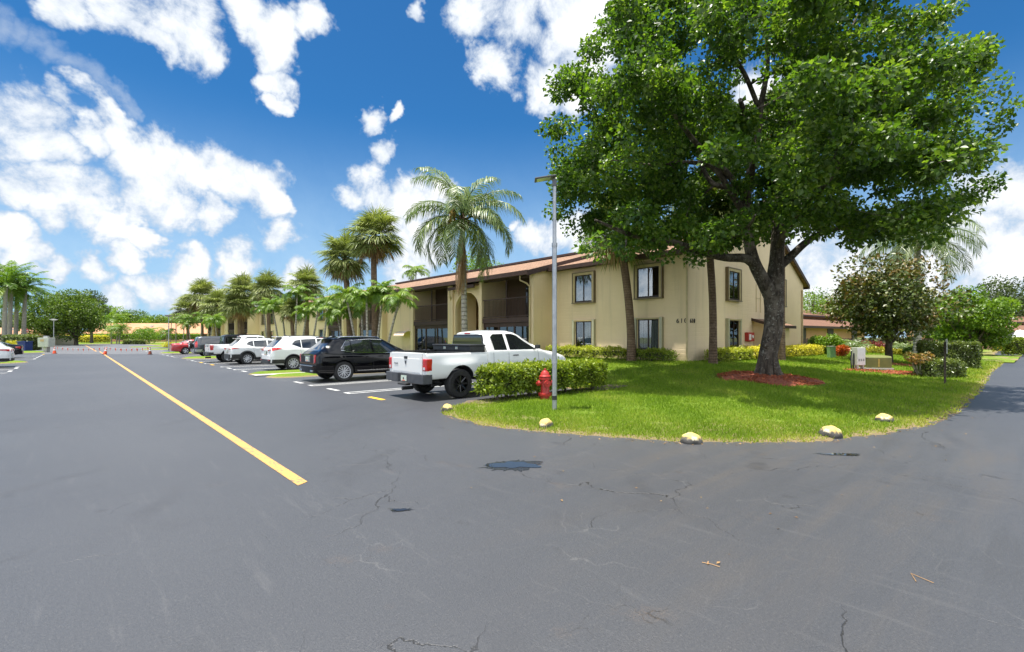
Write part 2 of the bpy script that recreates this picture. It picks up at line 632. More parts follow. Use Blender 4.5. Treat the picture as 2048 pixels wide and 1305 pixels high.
def shingle_mat(name, c1, c2, c3):
    m, t, b = newmat(name)
    tcn = nd(t, 'ShaderNodeTexCoord')
    mp = nd(t, 'ShaderNodeMapping')
    mp.inputs['Rotation'].default_value = (0, 0, R_(90))
    t.links.new(tcn.outputs['Object'], mp.inputs[0])
    br = nd(t, 'ShaderNodeTexBrick')
    br.inputs['Scale'].default_value = 1.0
    br.inputs['Brick Width'].default_value = 0.30
    br.inputs['Row Height'].default_value = 0.16
    br.inputs['Mortar Size'].default_value = 0.010
    br.inputs['Color1'].default_value = c4(c1)
    br.inputs['Color2'].default_value = c4(c2)
    br.inputs['Mortar'].default_value = c4(tuple(x * 0.4 for x in c2))
    br.offset = 0.5
    t.links.new(mp.outputs[0], br.inputs['Vector'])
    nz = maprange(t, noise(t, 1.2, 5, 0.6), 0.35, 0.7)
    col = mixc(t, nz, br.outputs['Color'], c3)
    nf = nd(t, 'ShaderNodeMix', data_type='RGBA')
    nf.inputs[0].default_value = 0.4
    t.links.new(br.outputs['Color'], nf.inputs[6])
    t.links.new(col, nf.inputs[7])
    t.links.new(nf.outputs[2], b.inputs['Base Color'])
    b.inputs['Roughness'].default_value = 0.9
    b.inputs['Specular IOR Level'].default_value = 0.2
    bump(t, b, br.outputs['Fac'], -0.6, 0.02)
    return m


def lawn_mat():
    m, t, b = newmat('turf')
    co = objco(t)
    a = maprange(t, noise(t, 0.6, 5, 0.6, co), 0.3, 0.7)
    col = mixc(t, a, (0.115, 0.190, 0.018), (0.165, 0.230, 0.030))
    col = mixc(t, maprange(t, noise(t, 14, 4, 0.7, co), 0.5, 0.7, 0, 0.7), col, (0.11, 0.165, 0.014))
    col = mixc(t, maprange(t, noise(t, 1.7, 5, 0.7, co), 0.60, 0.74, 0, 0.65), col, (0.215, 0.195, 0.07))
    sp = nd(t, 'ShaderNodeSeparateXYZ')
    t.links.new(co, sp.inputs[0])
    ed = math_n(t, 'ADD', sp.outputs['Z'], math_n(t, 'MULTIPLY_ADD', noise(t, 3.0, 4, 0.7, co), 0.08, -0.04))
    col = mixc(t, maprange(t, ed, 0.058, 0.018, 0, 0.9), col, (0.26, 0.19, 0.11))
    t.links.new(col, b.inputs['Base Color'])
    b.inputs['Roughness'].default_value = 0.9
    b.inputs['Specular IOR Level'].default_value = 0.1
    bump(t, b, noise(t, 45, 5, 0.75, co), 0.9, 0.05)
    return m


def bark_mat(name, c1, c2, c3, zs=0.25, scale=14.0, ring=0.0, lichen=None):
    m, t, b = newmat(name)
    n1 = noise(t, scale, 6, 0.65, objco(t, (1, 1, zs)), 0.4)
    col = mixc(t, maprange(t, n1, 0.35, 0.65), c1, c2)
    col = mixc(t, maprange(t, noise(t, 2.2, 4, 0.6), 0.48, 0.66, 0, 0.8), col, c3)
    if lichen:
        col = mixc(t, maprange(t, noise(t, 11.0, 4, 0.7), 0.56, 0.66, 0, 0.6), col, lichen)
    h = n1
    if ring:
        sp = nd(t, 'ShaderNodeSeparateXYZ')
        t.links.new(objco(t), sp.inputs[0])
        wv = math_n(t, 'PINGPONG', math_n(t, 'ADD', sp.outputs['Z'], math_n(t, 'MULTIPLY', n1, 0.03)), ring)
        line = maprange(t, wv, ring * 0.35, 0.0)
        col = mixc(t, math_n(t, 'MULTIPLY', line, 0.6), col, tuple(x * 0.45 for x in c1))
        h = math_n(t, 'ADD', n1, math_n(t, 'MULTIPLY', line, -1.0))
    t.links.new(col, b.inputs['Base Color'])
    b.inputs['Roughness'].default_value = 0.9
    b.inputs['Specular IOR Level'].default_value = 0.2
    bump(t, b, h, 0.9, 0.05)
    return m


def paint_line_mat(name, c, wear=0.5):
    m, t, b = newmat(name)
    n1 = noise(t, 26, 5, 0.75)
    n2 = noise(t, 1.6, 4, 0.6)
    f = math_n(t, 'MULTIPLY', maprange(t, n1, 0.46, 0.62), maprange(t, n2, 0.32, 0.68, 0.12, wear))
    t.links.new(mixc(t, f, c, (0.10, 0.098, 0.095)), b.inputs['Base Color'])
    b.inputs['Roughness'].default_value = 0.65
    return m


def car_paint(name, c, metal=0.0, rough=0.32, dirt=0.25):
    m, t, b = newmat(name)
    sp = nd(t, 'ShaderNodeSeparateXYZ')
    t.links.new(objco(t), sp.inputs[0])
    f = math_n(t, 'MULTIPLY', maprange(t, sp.outputs['Z'], 0.75, 0.25, 0, dirt), maprange(t, noise(t, 7, 5, 0.6), 0.3, 0.7))
    t.links.new(mixc(t, f, c, (0.20, 0.17, 0.13)), b.inputs['Base Color'])
    b.inputs['Roughness'].default_value = rough
    b.inputs['Metallic'].default_value = metal
    b.inputs['Coat Weight'].default_value = 1.0
    b.inputs['Coat Roughness'].default_value = 0.04
    return m


def pane_mat(name, tint=(0.75, 0.8, 0.8), refl=0.25):
    m, t, b = newmat(name)
    tr = nd(t, 'ShaderNodeBsdfTransparent')
    tr.inputs[0].default_value = c4(tint)
    gl = nd(t, 'ShaderNodeBsdfGlossy')
    gl.inputs['Roughness'].default_value = 0.015
    gl.inputs[0].default_value = (0.9, 0.93, 0.95, 1)
    fr = nd(t, 'ShaderNodeFresnel')
    fr.inputs[0].default_value = 1.45
    ms = nd(t, 'ShaderNodeMixShader')
    t.links.new(math_n(t, 'ADD', fr.outputs[0], refl, clamp=True), ms.inputs[0])
    t.links.new(tr.outputs[0], ms.inputs[1])
    t.links.new(gl.outputs[0], ms.inputs[2])
    t.links.new(ms.outputs[0], t.nodes['Material Output'].inputs[0])
    return m


M_ASPH = asphalt_mat()
M_TURF = lawn_mat()
M_FAR = plain('far_ground', (0.10, 0.13, 0.035), (0.14, 0.14, 0.06), 0.05, 0.95)
M_BLADE = leafmat('grass_blade', (0.115, 0.20, 0.014), (0.205, 0.305, 0.028), (0.38, 0.385, 0.085), 0.45, 0.6, 0.2)
M_WALL = wall_mat('stucco_tan', (0.77, 0.605, 0.385), (0.725, 0.565, 0.355))
M_RECESS = wall_mat('stucco_shaded_brown', (0.105, 0.070, 0.046), (0.09, 0.06, 0.04))  # tan wall darkened; shade behind the balcony screens is put into its colour
M_WALLIN = wall_mat('stucco_ochre', (0.62, 0.40, 0.19), (0.57, 0.365, 0.17))  # orange bounce light on the tan entry wall is put into this ochre
M_TRIM = plain('trim_brown', (0.060, 0.030, 0.022), (0.048, 0.025, 0.020), 3, 0.6)
M_SOFFIT = plain('soffit_brown', (0.09, 0.055, 0.035), None, 3, 0.8)
M_ROOF = shingle_mat('shingles_tan', (0.32, 0.195, 0.125), (0.185, 0.11, 0.072), (0.25, 0.16, 0.11))
M_ROOFB = shingle_mat('shingles_brown', (0.20, 0.105, 0.068), (0.16, 0.088, 0.058), (0.18, 0.10, 0.07))
M_FRAME = plain('frame_bronze', (0.200, 0.150, 0.085), (0.17, 0.13, 0.075), 4, 0.55)
M_JAMB = plain('jamb_tan', (0.50, 0.39, 0.20), None, 4, 0.7)
M_SHUT = plain('shutter_sage', (0.46, 0.44, 0.30), (0.42, 0.40, 0.27), 5, 0.5)
M_SASH = plain('sash_dark', (0.035, 0.022, 0.018), None, 5, 0.45)
M_PANE = pane_mat('window_glass', (0.70, 0.74, 0.74), 0.05)
M_PANEU = pane_mat('window_glass_upper', (0.60, 0.64, 0.64), 0.16)
M_PANED = pane_mat('screen_glass', (0.35, 0.36, 0.36), 0.12)
M_DARKROOM = plain('dim_room', (0.035, 0.032, 0.030), None, 2, 0.9)
M_BLIND = plain('blind_white', (0.62, 0.62, 0.58), (0.55, 0.55, 0.52), 4, 0.7)
M_GUTTER = plain('downspout_tan', (0.56, 0.44, 0.24), None, 4, 0.45)
M_LETTER = plain('letter_black', (0.02, 0.018, 0.016), None, 5, 0.5)
M_RED = plain('alarm_red', (0.42, 0.028, 0.024), (0.35, 0.03, 0.025), 9, 0.4)
M_WHITE = plain('paint_white', (0.74, 0.74, 0.72), (0.66, 0.66, 0.63), 5, 0.5)
M_CONC = plain('concrete_pale', (0.46, 0.44, 0.40), (0.38, 0.36, 0.33), 3, 0.85, bmp=0.3)
M_LINEW = paint_line_mat('line_white', (0.52, 0.52, 0.50), 0.95)
M_LINEY = paint_line_mat('line_yellow', (0.56, 0.285, 0.07), 1.25)
M_DASHY = paint_line_mat('dash_yellow', (0.78, 0.44, 0.01), 0.35)
M_MULCH = plain('mulch_red', (0.31, 0.085, 0.038), (0.19, 0.05, 0.025), 24, 0.95, bmp=0.9, bscale=40)
M_CHIP = leafmat('mulch_chip', (0.17, 0.045, 0.02), (0.33, 0.09, 0.04), (0.46, 0.17, 0.085), 0.0, 0.9, 0.1)
M_SOIL = plain('soil', (0.13, 0.095, 0.06), (0.08, 0.058, 0.04), 9, 0.95, bmp=0.8, bscale=25)
M_GALV = plain('galvanised', (0.42, 0.43, 0.44), (0.34, 0.35, 0.36), 9, 0.42, 0.7)
M_BLACK = plain('black_plastic', (0.018, 0.018, 0.019), (0.03, 0.03, 0.03), 9, 0.5)
M_RUB = plain('tyre_rubber', (0.016, 0.016, 0.016), (0.028, 0.027, 0.026), 12, 0.75)
M_RIM = plain('rim_alloy', (0.60, 0.60, 0.61), None, 9, 0.30, 0.25)
M_RIMB = plain('rim_black', (0.012, 0.012, 0.013), None, 9, 0.3, 0.3, coat=0.5)
M_CHROME = plain('chrome', (0.75, 0.75, 0.76), None, 9, 0.1, 1.0)
M_GLASS = plain('car_glass', (0.010, 0.012, 0.013), None, 2, 0.03, 0.0, coat=1.0, spec=0.8)
M_TAIL = plain('tail_lamp_red', (0.55, 0.012, 0.012), (0.40, 0.01, 0.01), 14, 0.12, coat=1.0)
M_LAMPC = plain('lamp_clear', (0.55, 0.56, 0.57), None, 9, 0.12, coat=1.0)
M_PWHITE = car_paint('car_white', (0.74, 0.75, 0.73))
M_PWHITE2 = car_paint('car_pearl', (0.80, 0.80, 0.79))
M_PBLACK = car_paint('car_black', (0.004, 0.004, 0.005), 0.0, 0.3, 0.0)
M_PBLACK.node_tree.nodes['Principled BSDF'].inputs['Specular IOR Level'].default_value = 0.0
M_PBLACK.node_tree.nodes['Principled BSDF'].inputs['Coat Weight'].default_value = 0.8
M_PRED = car_paint('car_red', (0.42, 0.014, 0.018), 0.1)
M_PGREY = car_paint('car_grey', (0.06, 0.065, 0.075), 0.4)
M_PLATE = plain('plate', (0.62, 0.66, 0.60), (0.45, 0.56, 0.45), 30, 0.4)
M_ORANGE = plain('cone_orange', (0.80, 0.09, 0.02), (0.66, 0.08, 0.02), 6, 0.5)
M_BARK = bark_mat('bark_maple', (0.105, 0.084, 0.066), (0.040, 0.032, 0.026), (0.19, 0.16, 0.13), 0.22, 15, 0, (0.36, 0.34, 0.29))
M_BARK2 = bark_mat('bark_dark', (0.10, 0.08, 0.06), (0.06, 0.048, 0.036), (0.15, 0.13, 0.10))
M_PALMT = bark_mat('palm_trunk_brown', (0.22, 0.145, 0.092), (0.135, 0.09, 0.06), (0.27, 0.19, 0.13), 1.0, 16, 0.06)
M_PALMG = bark_mat('palm_trunk_grey', (0.38, 0.345, 0.29), (0.30, 0.27, 0.225), (0.42, 0.38, 0.32), 0.5, 6, 0.11)
M_DEADF = leafmat('dead_frond', (0.24, 0.13, 0.06), (0.36, 0.23, 0.12), (0.46, 0.33, 0.19), 0.25, 0.8, 0.1, (1.1, 1.0, 0.8))
M_LEAF = leafmat('leaf_maple', (0.028, 0.064, 0.010), (0.070, 0.135, 0.018), (0.20, 0.27, 0.046), 0.46, 0.38, 0.42, (1.6, 1.75, 0.5))
M_LEAFH = leafmat('leaf_hedge', (0.06, 0.10, 0.010), (0.15, 0.215, 0.018), (0.32, 0.37, 0.04), 0.35, 0.42, 0.3)
M_LEAFHD = leafmat('leaf_hedge_dark', (0.045, 0.075, 0.014), (0.10, 0.14, 0.028), (0.21, 0.25, 0.07), 0.3, 0.3, 0.6)
M_LEAFY = leafmat('leaf_yellow', (0.24, 0.25, 0.02), (0.52, 0.46, 0.035), (0.70, 0.62, 0.07), 0.3, 0.45, 0.4)
M_LEAFYG = leafmat('leaf_yellow_green', (0.11, 0.155, 0.015), (0.27, 0.31, 0.026), (0.50, 0.50, 0.06), 0.35, 0.4, 0.45)
M_LEAFG = leafmat('leaf_green', (0.04, 0.075, 0.010), (0.095, 0.155, 0.018), (0.19, 0.25, 0.035), 0.35, 0.45, 0.35)
M_LEAFL = leafmat('leaf_lime', (0.07, 0.14, 0.010), (0.14, 0.235, 0.018), (0.24, 0.33, 0.03), 0.4, 0.42, 0.4)
M_LEAFDK = leafmat('leaf_dark', (0.035, 0.055, 0.018), (0.065, 0.095, 0.03), (0.13, 0.16, 0.06), 0.25, 0.5, 0.3)
M_LEAFM = leafmat('leaf_magnolia', (0.034, 0.062, 0.012), (0.080, 0.108, 0.020), (0.21, 0.115, 0.034), 0.15, 0.42, 0.45)
M_LEAFO = leafmat('leaf_orange', (0.20, 0.10, 0.02), (0.50, 0.11, 0.02), (0.62, 0.16, 0.03), 0.3, 0.4, 0.4)
M_LEAFCR = leafmat('leaf_croton', (0.08, 0.12, 0.025), (0.20, 0.15, 0.04), (0.42, 0.20, 0.06), 0.3, 0.4, 0.4)
M_LEAFRD = leafmat('leaf_ti', (0.10, 0.02, 0.025), (0.22, 0.04, 0.04), (0.30, 0.09, 0.06), 0.3, 0.4, 0.4)
M_FAN = leafmat('frond_sabal', (0.095, 0.125, 0.035), (0.195, 0.235, 0.07), (0.42, 0.44, 0.18), 0.3, 0.45, 0.4)
M_QUEEN = leafmat('frond_queen', (0.065, 0.105, 0.028), (0.135, 0.19, 0.055), (0.28, 0.33, 0.13), 0.3, 0.38, 0.5)
M_ADON = leafmat('frond_christmas', (0.055, 0.12, 0.012), (0.125, 0.225, 0.02), (0.29, 0.37, 0.055), 0.35, 0.4, 0.45)
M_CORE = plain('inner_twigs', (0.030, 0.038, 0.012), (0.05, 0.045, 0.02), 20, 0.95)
M_PEACH = wall_mat('stucco_peach', (0.60, 0.33, 0.19), (0.55, 0.30, 0.17))
M_FENCE = plain('fence_brown', (0.085, 0.048, 0.040), (0.06, 0.036, 0.03), 7, 0.85)
M_OLIVE = plain('transformer_olive', (0.165, 0.175, 0.045), (0.135, 0.150, 0.04), 4, 0.5)
M_GRNBOX = plain('pedestal_green', (0.17, 0.32, 0.13), (0.14, 0.27, 0.11), 6, 0.6)
M_BEIGE = plain('cabinet_beige', (0.48, 0.49, 0.41), (0.42, 0.43, 0.36), 4, 0.55)
M_BLUE = plain('bin_blue', (0.012, 0.035, 0.16), None, 5, 0.5)
M_FARROOF = plain('roof_peach', (0.47, 0.235, 0.125), (0.40, 0.20, 0.11), 0.4, 0.9)


# ------------------------------------------------------------------ ground, road, lawn
def sheet(name, poly, z, mat):
    m = MB()
    m.add([(x, y, z) for x, y in poly], [tuple(range(len(poly)))])
    o = m.build(name, mat)
    return tag(o, kind='structure')


sheet('ground', [(-1500, -600), (2500, -600), (2500, 2500), (-1500, 2500)], -0.35, M_FAR)
sheet('road', [(-70, -60), (170, -60), (170, 240), (-70, 240)], 0.0, M_ASPH)


def sdf(poly, X, Y):
    """signed distance, positive inside"""
    P = np.array(poly)
    Q = np.roll(P, -1, axis=0)
    d = np.full(X.shape, 1e9)
    ins = np.zeros(X.shape, bool)
    for (x0, y0), (x1, y1) in zip(P, Q):
        ex, ey = x1 - x0, y1 - y0
        wx, wy = X - x0, Y - y0
        t = np.clip((wx * ex + wy * ey) / (ex * ex + ey * ey + 1e-12), 0, 1)
        d = np.minimum(d, np.hypot(wx - ex * t, wy - ey * t))
        c = ((y0 > Y) != (y1 > Y)) & (X < (x1 - x0) * (Y - y0) / (y1 - y0 + 1e-12) + x0)
        ins ^= c
    return np.where(ins, d, -d)


front = [G(x, y) for x, y in ((884, 823), (893, 831), (905, 837), (950, 848), (1000, 856), (1100, 867), (1200, 875), (1300, 882),
                              (1365, 886), (1500, 887), (1650, 883), (1720, 876), (1800, 863), (1850, 853), (1880, 843), (1910, 830),
                              (1930, 815), (1960, 785), (1985, 745))]
LAWN = front + [(62, 1.7), (62, 3.0), (150, 5.0), (150, 150), (11.8, 150), (11.7, 9.75), (7.2, 9.60), (6.15, 9.30)]
TREE = (17.2, 6.2)


def lawn_h(x, y):
    x, y = np.asarray(x, float), np.asarray(y, float)
    d = sdf(LAWN, x, y)
    wob = 0.05 * np.sin(x * 5.1 + y * 3.3) + 0.04 * np.sin(x * 11.7 - y * 9.1)
    d = np.where(d < 0.6, d + wob, d)
    t = np.clip(d / 10, 0, 1)
    h = 0.03 + 0.48 * t * t * (3 - 2 * t) + 0.02 * np.sin(x * 0.9) * np.cos(y * 0.8)
    return np.where(d < 0.15, -0.12 + (d + 0.45) * 0.25, h)


def H(x, y):
    return float(lawn_h(np.array([x]), np.array([y]))[0])


def terrain(name, xs, ys, hf, mat):
    X, Y = np.meshgrid(xs, ys, indexing='ij')
    Z = hf(X, Y)
    n, m = X.shape
    V = np.stack([X, Y, Z], -1).reshape(-1, 3)
    idx = np.arange(n * m).reshape(n, m)
    F = np.stack([idx[:-1, :-1], idx[1:, :-1], idx[1:, 1:], idx[:-1, 1:]], -1).reshape(-1, 4)
    keep = (Z.reshape(-1)[F] > -0.13).any(1)
    o = link(name, npmesh(name, V, F[keep], smooth=True), mat)
    return tag(o, kind='structure')


xs = np.concatenate([np.arange(5.4, 24, 0.16), np.arange(24, 45, 0.4), np.arange(45, 151, 3)])
ys = np.concatenate([np.arange(0.4, 12, 0.16), np.arange(12, 30, 0.5), np.arange(30, 151, 3)])
terrain('lawn', xs, ys, lawn_h, M_TURF)


def grass_blades(name, hf, npts, r0, r1, a0, a1, hgt):
    r = r0 * (r1 / r0) ** RNG.random(npts)
    a = a0 + (a1 - a0) * RNG.random(npts)
    x, y = r * np.sin(a), r * np.cos(a)
    z = hf(x, y)
    dt = np.hypot(x - TREE[0], y - TREE[1])
    bare = np.sin(x * 2.9 + 0.7) * np.cos(y * 3.7 - x) + 0.6 * np.sin(x * 7.3 + y * 5.1)
    k = (z > 0.0) & ((bare < 1.12) | (RNG.random(npts) < 0.25)) & ((sdf(LAWN, x, y) > 0.22) | (RNG.random(npts) < 0.5)) & (dt > 1.55 + 0.5 * RNG.random(npts))
    x, y, z, r = x[k], y[k], z[k], r[k]
    n = len(x)
    C = np.stack([x, y, z - 0.01], 1)
    h = hgt * (0.5 + RNG.random(n)) * (0.8 + r / 40)
    T = rand_dirs(n, 1.7)
    T[:, 2] = np.abs(T[:, 2])
    side = unit(np.cross(T, rand_dirs(n)))
    w = (0.004 + 0.00055 * r)[:, None]
    V = np.stack([C - side * w, C + side * w, C + T * h[:, None]], 1).reshape(-1, 3)
    F = np.arange(n * 3).reshape(-1, 3)
    patch = 0.5 + 0.28 * np.sin(x * 1.3 + 1.1) * np.cos(y * 1.7) + 0.2 * np.sin(x * 3.1 - y * 2.3)
    edge = np.clip(1 - sdf(LAWN, x, y) / 0.5, 0, 1) * 0.45
    rn = np.clip(patch * 0.5 + 0.5 * RNG.random(n) + edge - 0.05, 0, 1)
    o = link(name, npmesh(name, V, F, np.repeat(rn, 3)), M_BLADE)
    return tag(o, 'short bright green grass covering the corner lawn', 'grass', kind='stuff')


grass_blades('grass', lawn_h, 420000, 7.0, 45.0, R_(25), R_(91), 0.065)


def island(name, poly, hmax=0.10, res=0.15):
    P = np.array(poly)
    xs = np.arange(P[:, 0].min() - 0.3, P[:, 0].max() + 0.3, res)
    ys = np.arange(P[:, 1].min() - 0.3, P[:, 1].max() + 0.3, res)

    def hf(X, Y):
        d = sdf(poly, X, Y)
        return np.where(d < 0, d * 0.5, np.minimum(0.02 + d * 0.25, hmax))
    return terrain(name, xs, ys, hf, M_TURF)


def bullet(x0, x1, y0, y1, n=7):
    """island outline with a rounded nose towards the road (low x)"""
    r = (y1 - y0) / 2
    c = (y0 + y1) / 2
    s = 1 if x1 > x0 else -1
    pts = [(x0 + s * r - s * r * math.sin(math.pi * (i / n)), c + r * math.cos(math.pi * i / n)) for i in range(n + 1)]
    return pts + [(x1, y0), (x1, y1)]


island('parking_island', bullet(5.75, 11.9, 20.6, 22.15))
island('parking_island', bullet(5.65, 11.9, 23.0, 24.3))
island('parking_island', bullet(6.0, 11.9, 43.2, 46.4))
island('parking_island', bullet(6.3, 11.9, 59.0, 63.5))
island('parking_island', bullet(6.2, 11.9, 78.0, 82.0))
island('parking_island', bullet(6.2, 11.9, 98.0, 103.0))
island('parking_island', bullet(-2.4, -9, 43.3, 46.8))
island('parking_island', bullet(-2.3, -11, 70.0, 79.0))
sheet('walkway', [(5.55, 22.22), (11.9, 22.22), (11.9, 22.94), (5.55, 22.94)], 0.035, M_CONC)
sheet('walkway', [(12.0, 22.1), (19.4, 22.1), (19.4, 23.2), (12.0, 23.2)], 0.53, M_CONC)


def lawn_plain(name, x0, y0, x1, y1, z=0.06, n=18):
    m = MB()
    m.grid([[(x0 + (x1 - x0) * i / n, y0 + (y1 - y0) * j / n, z + 0.05 * math.sin(i * 1.7) * math.cos(j * 1.3)) for j in range(n + 1)] for i in range(n + 1)])
    return tag(m.build(name, M_TURF, smooth=60), kind='structure')


lawn_plain('lawn', -120, 150, 9, 420)
lawn_plain('lawn', 9, 152, 160, 420)
lawn_plain('lawn', -60, 80, -12, 148)

# older, paler paving beyond the cones
sheet('road', [PZ(88, 47.2), PZ(340, 47.2), (13.5, 148), (-9, 148)], 0.002, plain('asphalt_pale', (0.105, 0.106, 0.112), (0.085, 0.086, 0.092), 0.5, 0.6, bmp=0.4))

# painted markings, each a sheet 4 mm above the road
def stripe(name, x0, y0, x1, y1, mat, z=0.004):
    return sheet(name, [(x0, y0), (x1, y0), (x1, y1), (x0, y1)], z, mat)


YL = 1.88
m = MB()
m.add([(YL - 0.065, 5.55, 0.004), (YL + 0.065, 5.63, 0.004), (YL + 0.075, 73, 0.004), (YL - 0.055, 73, 0.004)], [(0, 1, 2, 3)])
tag(m.build('road_marking', M_LINEY), kind='structure')
m = MB()
m.add([(YL - 0.35, 74, 0.004), (YL - 0.2, 74, 0.004), (YL - 0.7, 140, 0.004), (YL - 0.85, 140, 0.004)], [(0, 1, 2, 3)])
tag(m.build('road_marking', M_LINEY), kind='structure')
stalls = [13.75, 16.75, 27.5, 30.5, 35.1, 38.4, 41.6, 48.2, 51.3, 54.4, 57.5, 66, 69, 72, 75]
for y in stalls:
    m = MB()
    for d in (-0.17, 0.17):
        m.add([(5.95, y + d - 0.05, 0.004), (11.3, y + d - 0.05, 0.004), (11.3, y + d + 0.05, 0.004), (5.95, y + d + 0.05, 0.004)], [(0, 1, 2, 3)])
    m.add([(5.85, y - 0.21, 0.0045), (5.95, y - 0.21, 0.0045), (5.95, y + 0.21, 0.0045), (5.85, y + 0.21, 0.0045)], [(0, 1, 2, 3)])
    tag(m.build('parking_line', M_LINEW), kind='structure')
for y, mt in ((12.06, M_DASHY), (15.0, M_LINEW), (18.2, M_LINEW), (25.9, M_LINEW), (29, M_LINEW), (33.3, M_DASHY), (36.8, M_DASHY), (40, M_LINEW),
              (49.8, M_LINEW), (52.8, M_LINEW), (56, M_LINEW), (67.5, M_LINEW), (70.5, M_LINEW)):
    stripe('parking_line', 5.9, y - 0.42, 6.04, y + 0.42, mt)
for y in (32.0, 35.2, 38.4, 49.8, 53.0, 56.2, 59.4, 62.6):
    m = MB()
    for d in (-0.17, 0.17):
        m.add([(-8, y + d - 0.05, 0.004), (-2.4, y + d - 0.05, 0.004), (-2.4, y + d + 0.05, 0.004), (-8, y + d + 0.05, 0.004)], [(0, 1, 2, 3)])
    tag(m.build('parking_line', M_LINEW), kind='structure')
for y in (33.6, 36.8, 51.4, 54.6, 57.8, 61.0, 64.2):
    stripe('parking_line', -2.5, y - 0.5, -2.36, y + 0.5, M_DASHY if y > 62 else M_LINEW)


# puddles
def water_mat():
    m, t, b = newmat('puddle_water')
    b.inputs['Base Color'].default_value = (0.018, 0.017, 0.016, 1)
    b.inputs['Roughness'].default_value = 0.02
    b.inputs['IOR'].default_value = 1.5
    b.inputs['Specular IOR Level'].default_value = 0.45
    return m


M_WATER = water_mat()
M_DAMP = plain('damp_asphalt', (0.016, 0.016, 0.017), (0.026, 0.026, 0.027), 20, 0.22, bmp=0.3)


def splat(c, rx, ry, rot, seed, n=64, rough=0.16, arms=0, armlen=0.6):
    rg = random.Random(seed)
    ph = [rg.random() * 6.28 for _ in range(8)]
    am = [(rg.random() * 2 * math.pi, 0.4 + rg.random()) for _ in range(arms)]
    out = []
    for i in range(n):
        a = 2 * math.pi * i / n
        r = 1 + rough * sum(math.sin((k + 2) * a + ph[k]) / (1 + 0.5 * k) for k in range(8)) * 0.6
        for (aa, ll) in am:
            dl = abs((a - aa + math.pi) % (2 * math.pi) - math.pi)
            r += armlen * ll * max(0, 1 - dl / 0.07) ** 1.2
        x, y = math.cos(a) * rx * r, math.sin(a) * ry * r
        out.append((c[0] + x * math.cos(rot) - y * math.sin(rot), c[1] + x * math.sin(rot) + y * math.cos(rot)))
    return out


ROT_R = math.atan2(RT[1], RT[0])
for (px, py, rx, ry, sd_, arms, wet) in ((1026, 931, 0.27, 0.17, 3, 0, 1.3), (1680, 909.5, 0.21, 0.06, 5, 0, 1.25), (800, 1021, 0.062, 0.034, 8, 7, 1.3)):
    c = G(px, py)
    sheet('damp_patch', splat(c, rx * wet, ry * wet, ROT_R, sd_ + 20, 360, 0.26, 12 + arms, 0.33), 0.003, M_DAMP)
    sheet('puddle', splat(c, rx, ry, ROT_R, sd_, 160, 0.34, arms, 1.5), 0.006, M_WATER)


# dry leaf bits blown along the lawn edge and over the paving
def litter(n):
    P = np.array(front)
    i = RNG.integers(0, len(P) - 1, n)
    t = RNG.random(n)[:, None]
    q = P[i] + (P[i + 1] - P[i]) * t
    off = np.where(RNG.random(n) < 0.90, np.abs(RNG.normal(0, 0.10, n)), RNG.random(n) * 4.5)
    d = q / np.linalg.norm(q, axis=1, keepdims=True)
    q = q - d * off[:, None]
    C = np.stack([q[:, 0], q[:, 1], np.full(n, 0.006)], 1)
    T = rand_dirs(n)
    T[:, 2] *= 0.12
    N = rand_dirs(n) * 0.35 + np.array([0, 0, 1.0])
    L = 0.014 + 0.026 * RNG.random(n)
    V, F = leaves(C, T, N, L, L * 0.55, 0.2)
    o = link('leaf_litter', npmesh('leaf_litter', V, F, np.repeat(RNG.random(n), 4)), M_LITTER)
    tag(o, 'dry tan leaf bits scattered along the lawn edge and on the asphalt', 'leaf litter', kind='stuff')


M_LITTER = leafmat('dry_leaf', (0.16, 0.09, 0.04), (0.30, 0.18, 0.08), (0.42, 0.29, 0.14), 0.1, 0.8, 0.1)
litter(520)


# mulch beds: a mound of chips
def mulch(c, rx, ry, hgt, seed, nch=5000, rot=0.0):
    rg = random.Random(seed)
    ph = [rg.random() * 6.28 for _ in range(6)]
    V, F = [], []
    n, k = 48, 12
    for j in range(k + 1):
        for i in range(n):
            a = 2 * math.pi * i / n
            rr = (1 + 0.06 * sum(math.sin((q + 2) * a + ph[q]) for q in range(5))) * (j / k) * 1.06
            x0, y0 = math.cos(a) * rx * rr, math.sin(a) * ry * rr
            x, y = c[0] + x0 * math.cos(rot) - y0 * math.sin(rot), c[1] + x0 * math.sin(rot) + y0 * math.cos(rot)
            V.append((x, y, H(x, y) + hgt * (1 - (j / k) ** 1.6) * (0.92 + 0.16 * rg.random()) + 0.03 - 0.12 * (j == k)))
    for j in range(k):
        for i in range(n):
            F.append((j * n + i, j * n + (i + 1) % n, (j + 1) * n + (i + 1) % n, (j + 1) * n + i))
    o = link('mulch_bed', npmesh('mulch_bed', V, F, smooth=True), M_MULCH)
    tag(o, kind='structure')
    rr = np.sqrt(RNG.random(nch)) * 1.06
    a = RNG.random(nch) * 2 * np.pi
    x0, y0 = np.cos(a) * rx * rr, np.sin(a) * ry * rr
    x, y = c[0] + x0 * math.cos(rot) - y0 * math.sin(rot), c[1] + x0 * math.sin(rot) + y0 * math.cos(rot)
    z = lawn_h(x, y) + hgt * (1 - np.clip(rr / 1.02, 0, 1) ** 1.6) + 0.035
    C = np.stack([x, y, z], 1)
    T = rand_dirs(nch)
    T[:, 2] *= 0.25
    Vc, Fc = leaves(C, T, rand_dirs(nch, 2.0), 0.04 + 0.07 * RNG.random(nch), 0.014 + 0.02 * RNG.random(nch), 0.1)
    o = link('mulch_chips', npmesh('mulch_chips', Vc, Fc, np.repeat(RNG.random(nch), 4)), M_CHIP)
    tag(o, 'loose red bark chips strewn over a mulch bed', 'mulch', kind='stuff')


